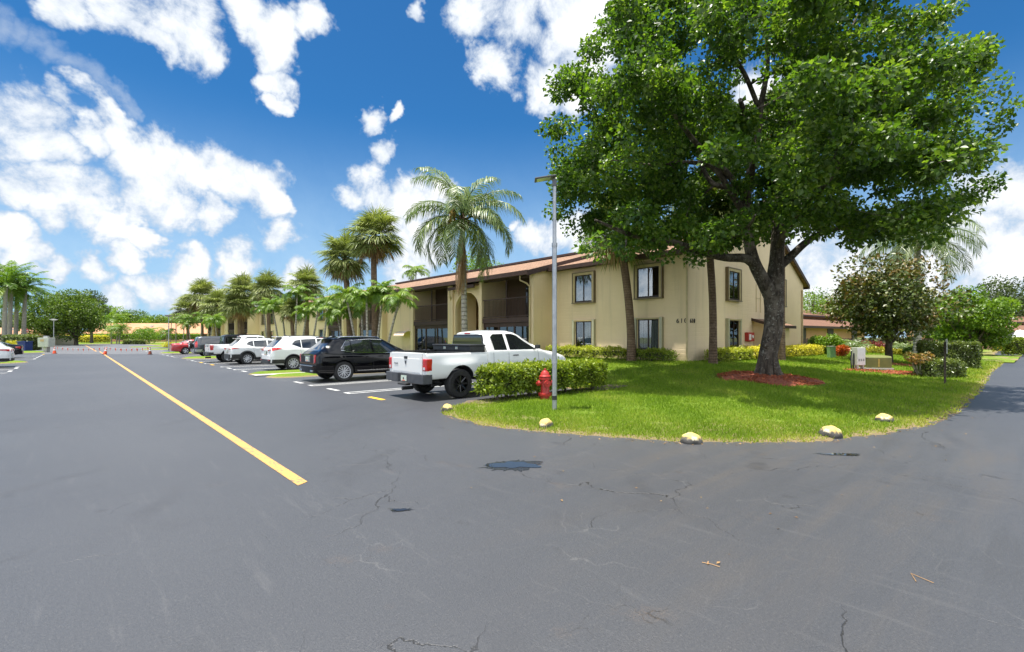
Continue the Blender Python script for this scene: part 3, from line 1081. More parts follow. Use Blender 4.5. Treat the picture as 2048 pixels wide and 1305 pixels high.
mulch(TREE, 1.75, 1.45, 0.14, 1, 6000)
mb = G(1822, 743, 0.22)
mulch(mb, 1.5, 0.9, 0.05, 2, 3000, ROT_R)
mb2 = G(1735, 737.5, 0.30)
mulch(mb2, 0.9, 0.45, 0.03, 4, 1500, ROT_R)
mulch(G(1795, 722, 0.40), 1.2, 0.8, 0.04, 6, 900, ROT_R)
# bare soil strip under the clipped hedge by the parking bay
m = MB()
m.grid([[(7.0 + i * 0.25, 8.85 + j * 0.17, H(7.0 + i * 0.25, min(8.85 + j * 0.17, 9.3)) + 0.025 - 0.09 * (j in (0, 6)) - 0.1 * (i in (0, 26))) for j in range(7)] for i in range(27)])
tag(m.build('planting_bed', M_SOIL, smooth=60), kind='structure')


# ------------------------------------------------------------------ apartment buildings
BZ = 0.50                # ground level at the walls
FB, FF, RIDGE, BACK = 21.2, 19.6, 27.4, 37.3
SL = 0.275


def roof_slab(mb_, prof, y0, y1, mi=0):
    """prof: list of (x, z) along the slope; a slab 0.14 thick"""
    up = prof
    lo = [(x, z - 0.14) for x, z in prof]
    mb_.prism(up + lo[::-1], 1, y0, y1, mi)


def face_window(par, axis, at, c, w, z0, z1, style, blind, d=0.17):
    """projecting window. axis 'x': on a wall facing -x at x=at, centred at y=c; axis 'y': on a wall facing -y at y=at, centred x=c"""
    def bx(mb_, a0, a1, d0, d1, zz0, zz1):
        if axis == 'x':
            mb_.box(at - d1, a0, zz0, at - d0, a1, zz1)
        else:
            mb_.box(a0, at - d1, zz0, a1, at - d0, zz1)
    h = w / 2
    fm = MB()
    fw = 0.13
    if style == 'box':
        bx(fm, c - h, c - h + 0.05, 0, d, z0, z1)
        bx(fm, c + h - 0.05, c + h, 0, d, z0, z1)
        bx(fm, c - h + 0.05, c + h - 0.05, 0, d, z1 - 0.05, z1)
        bx(fm, c - h - 0.01, c + h + 0.01, 0, d + 0.03, z0 - 0.06, z0)
        fr = fm.build('window', M_FRAME, par)
        jm = MB()
        bx(jm, c - h + 0.05, c - h + fw + 0.05, 0, d - 0.03, z0, z1 - 0.05)
        bx(jm, c + h - fw - 0.05, c + h - 0.05, 0, d - 0.03, z0, z1 - 0.05)
        bx(jm, c - h + fw + 0.05, c + h - fw - 0.05, 0, d - 0.03, z1 - 0.05 - fw, z1 - 0.05)
        jm.build('frame', M_JAMB, fr)
        a0, a1, b0, b1 = c - h + fw + 0.05, c + h - fw - 0.05, z0, z1 - 0.05 - fw
    else:
        bx(fm, c - h + 0.15, c + h - 0.15, 0, d + 0.01, z1 - 0.07, z1)
        bx(fm, c - h + 0.15, c - h + 0.22, 0, 0.10, z0, z1 - 0.07)
        bx(fm, c + h - 0.22, c + h - 0.15, 0, 0.10, z0, z1 - 0.07)
        bx(fm, c - h + 0.1, c + h - 0.1, 0, d - 0.04, z0 - 0.05, z0)
        fr = fm.build('window', M_JAMB, par)
        for s in (-1, 1):
            sm = MB()
            for q in range(3):                 # folded accordion shutter: three narrow leaves
                p0 = c + s * (h - 0.145 + q * 0.048)
                bx(sm, min(p0, p0 + s * 0.044), max(p0, p0 + s * 0.044), 0.002 * q, d + 0.012 * (q % 2), z0 - 0.02, z1 + 0.02)
            sm.build('shutter', M_SHUT, fr)
        a0, a1, b0, b1 = c - h + 0.22, c + h - 0.22, z0, z1 - 0.07
    sm = MB()
    t = 0.05
    bx(sm, a0, a0 + t, 0.03, 0.085, b0, b1)
    bx(sm, a1 - t, a1, 0.03, 0.085, b0, b1)
    bx(sm, a0 + t, a1 - t, 0.03, 0.085, b0, b0 + 0.09)
    bx(sm, a0 + t, a1 - t, 0.03, 0.085, b1 - t, b1)
    mid = (a0 + a1) / 2
    bx(sm, mid - 0.03, mid + 0.03, 0.03, 0.09, b0 + 0.09, b1 - t)
    sm.build('sash', M_SASH, fr)
    pm = MB()
    bx(pm, a0 + t, mid - 0.03, 0.062, 0.066, b0 + 0.09, b1 - t)
    bx(pm, mid + 0.03, a1 - t, 0.062, 0.066, b0 + 0.09, b1 - t)
    pm.build('pane', M_PANEU if style == 'box' else M_PANE, fr)
    bm_ = MB()
    bx(bm_, a0 + t, a1 - t, 0.004, 0.010, b0 + 0.09, b1 - t)
    bm_.build('dim_interior', M_DARKROOM, fr)
    if blind:
        bl = MB()
        lo, hi = (mid + 0.02, a1 - t) if blind == 'part' else (a0 + t, a1 - t)
        if axis == 'x' and blind == 'part':
            lo, hi = a0 + t, mid + 0.12
        n = max(3, int((hi - lo) / 0.075))
        for i in range(n):
            p = lo + (hi - lo) * (i + 0.5) / n
            bx(bl, p - 0.030, p + 0.030, 0.018 + 0.012 * (i % 2), 0.022 + 0.012 * (i % 2), b0 + 0.1, b1 - t - 0.02)
        bl.build('blinds', M_BLIND, fr)


def downspout(par, x, y, z0, z1, elbow=None):
    m = MB()
    pts = [(x, y, z0), (x, y, z1 - 0.4)]
    if elbow:
        pts = [(x, y, z0), (x, y, z1 - 0.75), (x + elbow[0] * 0.3, y + elbow[1] * 0.3, z1 - 0.55), (x + elbow[0], y + elbow[1], z1 - 0.35), (x + elbow[0], y + elbow[1], z1)]
    m.tube(pts, 0.05, 8)
    m.build('downspout', M_GUTTER, par, smooth=40)


def block_window_unit(par, y0, y1, end_wall):
    """two-storey part set back at x=FB, under its own lower roof"""
    w = MB()
    prof = [(FB, -0.3), (FB, 5.68), (31.1, 8.38), (BACK, 5.3), (BACK, -0.3)]
    w.prism(prof, 1, y0, y1)
    w.build('wall', M_WALL, par)
    r = MB()
    roof_slab(r, [(FB - 0.45, 5.74), (31.1, 8.56), (BACK + 0.45, 5.28)], y0 - (0.22 if end_wall else -0.001), y1 - 0.001)
    rf = r.build('roof', M_ROOF, par)
    f = MB()
    f.box(FB - 0.56, y0 - 0.24, 5.55, FB - 0.452, y1 - 0.01, 5.76)
    f.box(FB - 0.452, y0 - 0.2, 5.56, FB - 0.002, y1 - 0.01, 5.598)
    if end_wall:
        e = 0.24
        for (xa, za, xb, zb) in ((FB - 0.56, 5.75, 31.1, 8.60), (31.1, 8.60, BACK + 0.5, 5.28)):
            f.prism([(xa, za), (xb, zb), (xb, zb - 0.27), (xa, za - 0.27)], 1, y0 - e - 0.04, y0 - e + 0.012)
        f.box(BACK + 0.452, y0 - 0.2, 5.0, BACK + 0.54, y1, 5.26)
    f.build('fascia', M_TRIM, rf)


def railing(par, y0, y1, x):
    r = MB()
    r.box(x, y0, 4.02, x + 0.05, y1, 4.08)
    r.box(x, y0, 2.92, x + 0.05, y1, 2.97)
    n = int((y1 - y0) / 0.13)
    for i in range(1, n):
        y = y0 + (y1 - y0) * i / n
        r.box(x + 0.012, y - 0.012, 2.97, x + 0.036, y + 0.012, 4.02)
    r.build('railing', M_TRIM, par)


def balcony(par, y0, y1, roofz, glass_side=1):
    xb = FF + 2.1
    m = MB()
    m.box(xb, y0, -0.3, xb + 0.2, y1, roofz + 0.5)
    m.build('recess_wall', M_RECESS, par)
    s = MB()
    s.box(FF + 0.06, y0, 2.56, FF + 0.14, y1, 2.86)
    s.box(FF + 0.14, y0, 2.62, xb - 0.002, y1, 2.80)
    s.build('floor_slab', M_TRIM, par)
    railing(par, y0 + 0.01, y1 - 0.01, FF + 0.10)
    # screen posts and ground-floor screen frame
    p = MB()
    mid = (y0 + y1) / 2
    p.box(FF + 0.17, mid - 0.035, 2.865, FF + 0.24, mid + 0.035, roofz - 0.1)
    p.box(FF + 0.17, y0 + 0.002, 2.865, FF + 0.24, y0 + 0.07, roofz - 0.1)
    p.box(FF + 0.17, y0 + 0.072, roofz - 0.22, FF + 0.24, y1 - 0.01, roofz - 0.12)
    for k in range(4):
        y = y0 + (y1 - y0 - 0.12) * k / 3
        p.box(FF + 0.17, y + 0.003, 0.0, FF + 0.27, y + 0.12, 2.555)
    p.box(FF + 0.18, y0 + 0.13, 2.30, FF + 0.26, y1 - 0.13, 2.553)
    p.box(FF + 0.18, y0 + 0.13, 0.4, FF + 0.26, y1 - 0.13, 0.62)
    p.build('screen_frame', M_TRIM, par)
    g = MB()
    for k in range(3):
        ya = y0 + (y1 - y0 - 0.12) * k / 3 + 0.12
        yb = y0 + (y1 - y0 - 0.12) * (k + 1) / 3
        g.box(FF + 0.21, ya, 0.62, FF + 0.216, yb, 2.30)
    g.build('screen_pane', M_PANED, par)
    # sliding doors on the wall of the recess
    for zf in (0.55, 2.80):
        dc = mid - 0.9 * glass_side
        d = MB()
        d.box(xb - 0.05, dc - 1.15, zf, xb - 0.002, dc + 1.15, zf + 2.15)
        dr = d.build('sliding_door', M_SASH, par)
        q = MB()
        q.box(xb - 0.062, dc - 1.08, zf + 0.08, xb - 0.053, dc - 0.05, zf + 2.08)
        q.box(xb - 0.066, dc + 0.05, zf + 0.08, xb - 0.057, dc + 1.08, zf + 2.08)
        q.build('glass', M_GLASS, dr)
        if zf > 1:
            q = MB()
            for i in range(7):
                q.box(xb - 0.075, dc - 1.02 + i * 0.135, zf + 0.1, xb - 0.070, dc - 0.93 + i * 0.135, zf + 2.0)
            q.build('blinds', M_BLIND, dr)
    rd = MB()
    rd.box(xb - 0.05, y1 - 1.35, 0.55, xb - 0.002, y1 - 0.45, 2.6)
    rd.build('door', plain_door, par)


plain_door = plain('door_rust', (0.16, 0.055, 0.035), (0.13, 0.045, 0.03), 4, 0.5)


def arch_bay(par, y0, y1):
    """entrance bay: wall with a round arch, a small roof of its own above"""
    x0, x1 = FF + 0.12, FF + 0.36
    c, r = (y0 + y1) / 2, (y1 - y0) / 2 - 0.17
    zs, zt = 3.55, 5.25
    n = 24
    fs = []
    m = MB()
    arch = [(c + r, -0.3)] + [(c + r * math.cos(math.pi * i / n), zs + 1.16 * math.sin(math.pi * i / n)) for i in range(n + 1)] + [(c - r, -0.3)]
    out = [(y1, -0.3)] + [(c + (y1 - c) * max(-1, min(1, math.cos(math.pi * i / n) * 1.0)), zt) for i in range(n + 1)] + [(y0, -0.3)]
    L = len(arch)
    vs = []
    for xx in (x0, x1):
        vs += [(xx, a, b) for a, b in arch] + [(xx, a, b) for a, b in out]
    for i in range(L - 1):
        fs.append((i, i + 1, L + i + 1, L + i))
        fs.append((2 * L + i, 3 * L + i, 3 * L + i + 1, 2 * L + i + 1))
        fs.append((i, 2 * L + i, 2 * L + i + 1, i + 1))
    m.add(vs, fs)
    m.build('arch_wall', M_WALL, par)
    b = MB()
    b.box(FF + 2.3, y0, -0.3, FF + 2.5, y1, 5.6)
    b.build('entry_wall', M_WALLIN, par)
    s = MB()
    s.box(FF + 0.37, y0, 5.05, FF + 2.29, y1, 5.15)
    s.build('entry_ceiling', M_SOFFIT, par)
    rr = MB()
    rr.prism([(FF - 0.32, 5.10), (FF + 1.2, 5.52), (FF + 1.2, 5.40), (FF - 0.32, 4.98)], 1, y0 + 0.02, y1 - 0.02)
    rf = rr.build('porch_roof', M_ROOF, par)
    f = MB()
    f.box(FF - 0.42, y0 + 0.02, 4.9, FF - 0.322, y1 - 0.02, 5.12)
    f.build('fascia', M_TRIM, rf)


def balcony_block(par, u0, u1, bays, end0=True):
    """two-storey part with recessed balconies under the main eave, bays = list of (kind, y0, y1)"""
    ze = 5.62

    def zr(x):
        return ze + SL * (x - FF)
    # gable walls at both ends
    prof = [(FF, -0.3), (FF, zr(FF) - 0.17), (RIDGE, zr(RIDGE) - 0.17), (BACK, 5.3), (BACK, -0.3)]
    w = MB()
    w.prism(prof, 1, u0, u0 + 0.33)
    w.build('end_wall', M_WALL, par)
    w = MB()
    w.prism(prof, 1, u1 - 0.33, u1)
    w.build('end_wall', M_WALL, par)
    b = MB()
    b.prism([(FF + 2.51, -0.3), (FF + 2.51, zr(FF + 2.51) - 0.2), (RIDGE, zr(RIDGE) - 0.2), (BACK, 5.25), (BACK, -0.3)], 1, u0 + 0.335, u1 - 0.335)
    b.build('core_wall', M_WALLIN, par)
    r = MB()
    roof_slab(r, [(FF - 0.5, zr(FF - 0.5)), (RIDGE, zr(RIDGE)), (BACK + 0.4, 5.3)], u0 - 0.12, u1 + 0.12)
    rf = r.build('roof', M_ROOF, par)
    f = MB()
    f.box(FF - 0.62, u0 - 0.14, zr(FF - 0.5) - 0.24, FF - 0.502, u1 + 0.14, zr(FF - 0.5) + 0.02)
    for y in (u0 - 0.17, u1 + 0.125):
        f.prism([(FF - 0.62, zr(FF - 0.62) + 0.03), (RIDGE, zr(RIDGE) + 0.03), (RIDGE, zr(RIDGE) - 0.28), (FF - 0.62, zr(FF - 0.62) - 0.28)], 1, y, y + 0.045)
    f.box(FF - 0.502, u0 + 0.34, zr(FF) - 0.33, FF + 0.11, u1 - 0.34, zr(FF) - 0.29)
    f.box(RIDGE - 0.25, u0 + 3.4, zr(RIDGE) + 0.005, RIDGE + 0.2, u1 - 1, zr(RIDGE) + 0.16)
    f.build('fascia', M_TRIM, rf)
    for kind, y0, y1 in bays:
        if kind == 'fin':
            m_ = MB()
            x1 = FF + 2.1
            m_.prism([(FF, -0.3), (FF, zr(FF) - 0.345), (x1, zr(x1) - 0.345), (x1, -0.3)], 1, y0, y1)
            m_.build('pillar', M_WALL, par)
        elif kind == 'bal':
            balcony(par, y0, y1, zr(FF) - 0.2, 1)
        elif kind == 'arch':
            arch_bay(par, y0, y1)
        elif kind == 'wall':
            m_ = MB()
            m_.prism([(FF + 0.5, -0.3), (FF + 0.5, zr(FF + 0.5) - 0.345), (FF + 2.5, zr(FF + 2.5) - 0.345), (FF + 2.5, -0.3)], 1, y0, y1)
            m_.build('wall', M_WALL, par)


A0 = 11.13
bA = thing('apartment_building', 'two storey tan stucco apartment building with shingle roof, brown trim and number 610', 'building', (FB, A0, BZ))
block_window_unit(bA, A0, 19.80, True)
baysA = [('bal', 20.13, 24.62), ('fin', 24.62, 24.92), ('arch', 24.92, 27.9), ('fin', 27.9, 28.5), ('bal', 28.5, 33.3), ('fin', 33.3, 33.7),
         ('wall', 33.7, 38.5), ('fin', 38.5, 38.9), ('bal', 38.9, 43.2), ('fin', 43.2, 43.5), ('arch', 43.5, 46.6), ('fin', 46.6, 47.1), ('bal', 47.1, 50.77)]
balcony_block(bA, 19.80, 51.1, baysA)
for c, w in ((A0 + 2.07, 1.60), (A0 + 6.2, 1.58)):
    face_window(bA, 'x', FB, c, w, 3.62, 5.33, 'box', None)
    face_window(bA, 'x', FB, c, w, 1.02, 2.62, 'shut', 'part' if c > A0 + 4 else 'full')
face_window(bA, 'y', A0, FB + 4.75, 1.65, 3.62, 5.33, 'box', None)
face_window(bA, 'y', A0, FB + 4.75, 1.65, 1.02, 2.62, 'shut', 'full')
face_window(bA, 'y', A0, FB + 11.6, 1.6, 1.02, 2.62, 'shut', 'full')
face_window(bA, 'y', A0, FB + 11.6, 1.6, 3.62, 5.33, 'box', None)
downspout(bA, FB - 0.06, A0 + 0.03, 0.35, 5.55, (-0.3, 0.0))
downspout(bA, FF - 0.07, 20.05, 0.35, 5.35, (-0.30, 0.5))
downspout(bA, FF + 0.04, 28.2, 0.35, 4.95, (-0.32, -0.35))
downspout(bA, BACK - 0.4, A0 - 0.07, 0.35, 5.3)
# meter closet with a lean-to roof, red alarm box, conduit traces
m = MB()
m.prism([(A0 - 1.0, 0.2), (A0 - 1.0, 2.35), (A0 - 0.002, 2.62), (A0 - 0.002, 0.2)], 0, FB + 7.5, FB + 10.3)
m.build('meter_closet', M_WALL, bA)
m = MB()
m.prism([(A0 - 1.25, 2.33), (A0 - 0.004, 2.72), (A0 - 0.004, 2.64), (A0 - 1.25, 2.25)], 0, FB + 7.3, FB + 10.5)
cr = m.build('closet_roof', M_ROOF, bA)
m = MB()
m.prism([(A0 - 1.30, 2.32), (A0 - 1.254, 2.34), (A0 - 1.254, 2.18), (A0 - 1.30, 2.16)], 0, FB + 7.26, FB + 10.54)
m.prism([(A0 - 1.30, 2.33), (A0 - 0.002, 2.75), (A0 - 0.002, 2.59), (A0 - 1.30, 2.17)], 0, FB + 7.25, FB + 7.296)
m.build('fascia', M_TRIM, cr)
m = MB()
m.box(FB + 6.35, A0 - 0.2, 1.42, FB + 7.2, A0 - 0.002, 1.92)
ab = m.build('alarm_box', M_RED, bA, bevel=0.02)
m = MB()
m.lathe([(0.0, -0.04), (0.09, -0.03), (0.10, 0)], (FB + 6.95, A0 - 0.2, 1.68), 14, 'y')
m.box(FB + 6.45, A0 - 0.215, 1.5, FB + 6.72, A0 - 0.202, 1.82)
m.build('dial', M_WHITE, ab)
m = MB()
for dx in (0, 0.62):
    m.box(FB + 7.9 + dx, A0 - 0.03, 3.1, FB + 7.93 + dx, A0 - 0.004, 4.7)
m.box(FB + 7.931, A0 - 0.03, 3.9, FB + 8.519, A0 - 0.004, 3.93)
m.build('conduit', M_GUTTER, bA)


def text_obj(name, s, size, loc, rot, mat, parent, ext=0.012, align='CENTER', sx=1.0):
    cu = bpy.data.curves.new(name, 'FONT')
    cu.body = s
    cu.size = size
    cu.extrude = ext
    cu.offset = 0.0
    cu.align_x = align
    cu.align_y = 'CENTER'
    tmp = bpy.data.objects.new(name, cu)
    SC.collection.objects.link(tmp)
    bpy.context.view_layer.update()
    me = bpy.data.meshes.new_from_object(tmp.evaluated_get(bpy.context.evaluated_depsgraph_get()))
    bpy.data.objects.remove(tmp)
    me.name = name
    me.materials.clear()
    o = link(name, me, mat)
    if parent is not None:
        o.parent = parent
        org = ORG.get(parent.name)
        loc = Vector(loc) - (org if org is not None else Vector())
    o.location = loc
    o.rotation_euler = rot
    o.scale = (sx, 1, 1)
    return o


# letters read along the wall as seen from outside
for i, ch in enumerate('610'):
    text_obj('lettering', ch, 0.30, (FB - 0.02, A0 + 0.52 - i * 0.2, 2.42), (R_(90), 0, R_(-90)), M_LETTER, bA)
for i, ch in enumerate('610'):
    text_obj('lettering', ch, 0.30, (FB + 0.22 + i * 0.17, A0 - 0.02, 2.42), (R_(90), 0, 0), M_LETTER, bA, sx=0.8)
# striped window awning on the plain bay
m = MB()
P = []
n = 8
for i in range(n + 1):
    a = math.pi / 2 * i / n
    P.append([(FF + 0.48 - 0.75 * math.sin(a), 34.3 + 1.7 * j / 17, 1.75 + 0.42 * math.cos(a)) for j in range(18)])
m.grid(P)
aw = m.build('awning', None, bA)
aw.data.materials.append(M_WALLIN)
aw.data.materials.append(M_WHITE)
for p in aw.data.polygons:
    p.material_index = 1 if int((p.center.y + A0 - 34.3) / 0.1 + 0.01) % 2 else 0

B0 = 51.2
bB = thing('apartment_building', 'farther tan apartment building partly hidden behind the row of palms', 'building', (FB, B0, BZ))
block_window_unit(bB, B0 + 0.02, 82.8, False)
for c in (56.5, 61.5, 75.8, 80.3):
    face_window(bB, 'x', FB, c, 1.6, 3.62, 5.33, 'box', None)
    face_window(bB, 'x', FB, c, 1.6, 1.02, 2.62, 'shut', 'full')
baysB = [(k, a + 63.0, b + 63.0) for k, a, b in baysA]
balcony_block(bB, 82.8, 114.1, baysB)


# ------------------------------------------------------------------ vehicles (local frame: +x forward from the rear bumper, +y left)
def sm_interp(x, xp, fp, rad=0.06):
    acc = 0
    for d, w in ((-1, 0.25), (-0.5, 0.5), (0, 0.7), (0.5, 0.5), (1, 0.25)):
        acc = acc + w * np.interp(x + d * rad, xp, fp)
    return acc / 2.2


class Body:
    """car body from profiles: keys = [(x, z_sill, z_belt, z_top, half_width_belt, half_width_top)]"""

    def __init__(s, keys, rad=0.06, flare=None):
        K = np.array(keys, float)
        s.K, s.rad, s.L = K, rad, K[-1, 0]
        s.x0 = K[0, 0]
        s.flare = flare
        s.cache = {}

    def par(s, x):
        return [float(sm_interp(np.array([x]), s.K[:, 0], s.K[:, i], s.rad)[0]) for i in range(1, 6)]

    def sec(s, x):
        key = round(x, 4)
        if key in s.cache:
            return s.cache[key]
        zs, zb, zt, wb, wt = s.par(x)
        h = zt - zb
        zm = zs + (zb - zs) * 0.55
        er = min(0.10, max(0.02, h * 0.35))
        if h > 0.25:
            up = [(wb - 0.035, zb + 0.02), (wb - 0.035 - (wb - 0.035 - wt) * 0.55, zb + h * 0.5), (wt, zt - er), (wt - 0.09, zt - er * 0.35), (wt * 0.5, zt - 0.012), (0, zt)]
        else:
            up = [(wb - 0.03, zb + h * 0.15), (wb - 0.06, zb + h * 0.35), (wb - 0.12, zb + h * 0.6), (wb * 0.72, zb + h * 0.85), (wb * 0.4, zb + h * 0.96), (0, zt)]
        ctl = [(0, zs), (wb * 0.80, zs), (wb * 0.955, zs + 0.04), (wb + 0.005, zs + (zb - zs) * 0.25), (wb + 0.012, zm), (wb, zb - (zb - zs) * 0.14), (wb - 0.012, zb - 0.02)] + up
        P = np.array(ctl)
        out = []
        n = len(P)
        for i in range(n - 1):
            p0, p1, p2, p3 = P[max(i - 1, 0)], P[i], P[i + 1], P[min(i + 2, n - 1)]
            for t in np.linspace(0, 1, 5)[:-1]:
                m1, m2 = (p2 - p0) * 0.35, (p3 - p1) * 0.35
                out.append((2 * t**3 - 3 * t**2 + 1) * p1 + (t**3 - 2 * t**2 + t) * m1 + (-2 * t**3 + 3 * t**2) * p2 + (t**3 - t**2) * m2)
        out.append(P[-1])
        A = np.array(out)
        if s.flare is not None:
            for i in range(len(A)):
                A[i, 0] += s.flare(x, A[i, 1]) if A[i, 0] > 0.5 * wb else 0
        s.cache[key] = A
        return A

    def hw(s, x, z):
        A = s.sec(x)
        lo, hi = 8, 36
        zz, yy = A[lo:hi, 1], A[lo:hi, 0]
        o = np.argsort(zz, kind='stable')
        return float(np.interp(z, zz[o], yy[o]))

    def top(s, x, y):
        A = s.sec(x)[32:]
        return float(np.interp(abs(y), A[::-1, 0], A[::-1, 1]))

    def mesh(s, n=84):
        xs = sorted(set(list(np.linspace(s.x0, s.L, n)) + [float(k) for k in s.K[:, 0]]))
        xs = [x for i, x in enumerate(xs) if i == 0 or x - xs[i - 1] > 0.004]
        m = MB()
        rows = []
        for x in xs:
            A = s.sec(x)
            ring = [(x, -a[0], a[1]) for a in A] + [(x, a[0], a[1]) for a in A[-2:0:-1]]
            rows.append(ring)
        k = len(rows[0])
        vs = [p for r in rows for p in r]
        fs = []
        for i in range(len(rows) - 1):
            for j in range(k):
                fs.append((i * k + j, i * k + (j + 1) % k, (i + 1) * k + (j + 1) % k, (i + 1) * k + j))
        fs.append(tuple(range(k))[::-1])
        fs.append(tuple(range((len(rows) - 1) * k, len(rows) * k)))
        m.add(vs, fs)
        return m

    def side(s, lo, hi, side, off=0.006, nx=18, nz=8):
        """panel on the flank between two (x, z) lines"""
        lo, hi = np.array(lo, float), np.array(hi, float)
        xa = max(lo[0, 0], hi[0, 0])
        xb = min(lo[-1, 0], hi[-1, 0])
        m = MB()
        P = []
        for x in np.linspace(xa, xb, nx):
            z0, z1 = np.interp(x, lo[:, 0], lo[:, 1]), np.interp(x, hi[:, 0], hi[:, 1])
            P.append([(x, side * (s.hw(x, z) + off), z) for z in np.linspace(z0, z1, nz)])
        m.grid(P)
        return m

    def over(s, xa, xb, ya, yb, off=0.006, nx=14, ny=14, x_side=None):
        """panel on the upper surface from x=xa (half width ya) to x=xb (half width yb)"""
        P = []
        for i in range(nx):
            t = i / (nx - 1)
            x = xa + (xb - xa) * t
            w = ya + (yb - ya) * t
            row = []
            for j in range(ny):
                u = -1 + 2 * j / (ny - 1)
                xx = x + (x_side or 0) * u * u
                e = 0.02
                zz = s.top(xx, w * u)
                sl = (s.top(xx + e, w * u) - s.top(xx - e, w * u)) / (2 * e)
                nn = math.hypot(sl, 1)
                row.append((xx - sl / nn * off, w * u, zz + off / nn))
            P.append(row)
        m = MB()
        m.grid(P)
        return m


WHEELS = {}


def wheel(par, x, y, R, wid, kind):
    """tyre and rim, copied for each corner; outer face towards +-y"""
    key = (R, wid, kind)
    if key not in WHEELS:
        t = MB()
        rr = R * (0.66 if kind != 'truck' else 0.60)
        hw_ = wid / 2
        t.lathe([(rr, -hw_ * 0.9), (R * 0.90, -hw_), (R * 0.975, -hw_ * 0.82), (R, -hw_ * 0.55), (R, hw_ * 0.55), (R * 0.975, hw_ * 0.82), (R * 0.90, hw_), (rr, hw_ * 0.9)], n=40, axis='y', cap=False)
        b = MB()
        b.lathe([(rr * 0.97, -hw_ * 0.8), (rr * 0.90, hw_ * 0.1), (0.0, hw_ * 0.12)], n=32, axis='y', mi=1, cap=False)
        b.lathe([(rr * 1.005, hw_ * 0.5), (rr * 1.005, hw_ * 0.92), (rr * 0.93, hw_ * 0.86), (rr * 0.90, hw_ * 0.55)], n=40, axis='y', cap=False)
        ns = {'five': 5, 'ten': 10, 'split': 7, 'truck': 8}[kind]
        for k in range(ns):
            a = 2 * math.pi * k / ns
            w0, w1 = (rr * 0.13, rr * 0.10) if ns >= 8 else (rr * 0.22, rr * 0.17)
            if kind == 'split':
                for dd in (-0.15, 0.15):
                    pa, pb = Vector((math.cos(a) * rr * 0.2, hw_ * 0.62, math.sin(a) * rr * 0.2)), Vector((math.cos(a + dd * 1.6) * rr * 0.93, hw_ * 0.80, math.sin(a + dd * 1.6) * rr * 0.93))
                    b.tube([pa, pb], [rr * 0.075, rr * 0.06], 6)
            else:
                pa, pb = Vector((math.cos(a) * rr * 0.15, hw_ * 0.62, math.sin(a) * rr * 0.15)), Vector((math.cos(a) * rr * 0.94, hw_ * 0.78, math.sin(a) * rr * 0.94))
                b.tube([pa, pb], [w0, w1], 6)
        b.lathe([(rr * 0.22, hw_ * 0.5), (rr * 0.20, hw_ * 0.78), (0.0, hw_ * 0.82)], n=20, axis='y', cap=False)
        WHEELS[key] = (t.mesh('tyre', 40), b.mesh('rim', 35))
        WHEELS[key][0].materials.append(M_RUB)
        WHEELS[key][1].materials.append(M_RIMB if kind == 'truck' else M_RIM)
        WHEELS[key][1].materials.append(M_BLACK)
    tm, rm = WHEELS[key]
    w = link('wheel', tm, None, par, (x, y, R))
    w.rotation_euler = (0, 0, math.pi if y < 0 else 0)
    link('rim', rm, None, w)
    return w


def boolean_cut(o, cutters):
    for c in cutters:
        md = o.modifiers.new('cut', 'BOOLEAN')
        md.operation = 'DIFFERENCE'
        md.solver = 'EXACT'
        md.object = c
    dg = bpy.context.evaluated_depsgraph_get()
    me = bpy.data.meshes.new_from_object(o.evaluated_get(dg), depsgraph=dg)
    o.modifiers.clear()
    o.data = me
    for c in cutters:
        bpy.data.objects.remove(c)


def make_body(par, B, paint, arches, name='body'):
    me = B.mesh().mesh(name)
    o = link(name, me, [paint, M_BLACK], par)
    cut = []
    for (xw, zw, Ra) in arches:
        for s in (-1, 1):
            c = MB()
            c.lathe([(Ra, s * 0.45), (Ra, s * 1.4)], (xw, 0, zw), 40, 'y')
            co = link('cutter', c.mesh('cutter'), [M_BLACK])
            if par is not None:
                co.parent = par
            cut.append(co)
    bpy.context.view_layer.update()
    boolean_cut(o, cut)
    me = o.data
    if len(me.materials) < 2:
        me.materials.clear()
        me.materials.append(paint)
        me.materials.append(M_BLACK)
    for p in me.polygons:
        c = p.center
        p.material_index = 0
        for (xw, zw, Ra) in arches:
            r = math.hypot(c.x - xw, c.z - zw)
            rad = Vector((c.x - xw, 0, c.z - zw)).normalized()
            if (r < Ra * 1.01 and abs(p.normal.dot(rad)) > 0.7 and abs(p.normal.y) < 0.5) or (abs(abs(c.y) - 0.45) < 0.01 and r < Ra * 1.01):
                p.material_index = 1
        if c.z < B.par(min(max(c.x, B.x0), B.L))[0] + 0.012 and p.normal.z < -0.6:
            p.material_index = 1
    me.polygons.foreach_set('use_smooth', [True] * len(me.polygons))
    me.set_sharp_from_angle(angle=R_(38))
    return o


def arch_trim(par, B, xw, zw, r0, r1, s, mat, a0=-8, a1=188, off=0.012):
    m = MB()
    P = []
    for i in range(31):
        a = R_(a0 + (a1 - a0) * i / 30)
        row = []
        for r in (r0, (r0 + r1) / 2, r1):
            x, z = xw + r * math.cos(a), zw + r * math.sin(a)
            z = max(z, 0.16)
            x = min(max(x, B.x0 + 0.01), B.L - 0.01)
            row.append((x, s * (B.hw(x, z) + off + (0.012 if r == r1 else 0.02)), z))
        P.append(row)
    m.grid(P)
    return m.build('wheel_arch_trim', mat, par, smooth=60, local=True)


def mirrors(par, B, x, z, paint):
    for s in (-1, 1):
        y = s * (B.hw(x, z) + 0.02)
        m = MB()
        m.tube([(x, y, z - 0.01), (x + 0.01, y + s * 0.10, z + 0.03)], 0.022, 6)
        m.cbox((x - 0.01, y + s * 0.18, z + 0.07), (0.09, 0.16, 0.12))
        m.build('wing_mirror', paint, par, smooth=50, bevel=0.02, local=True)


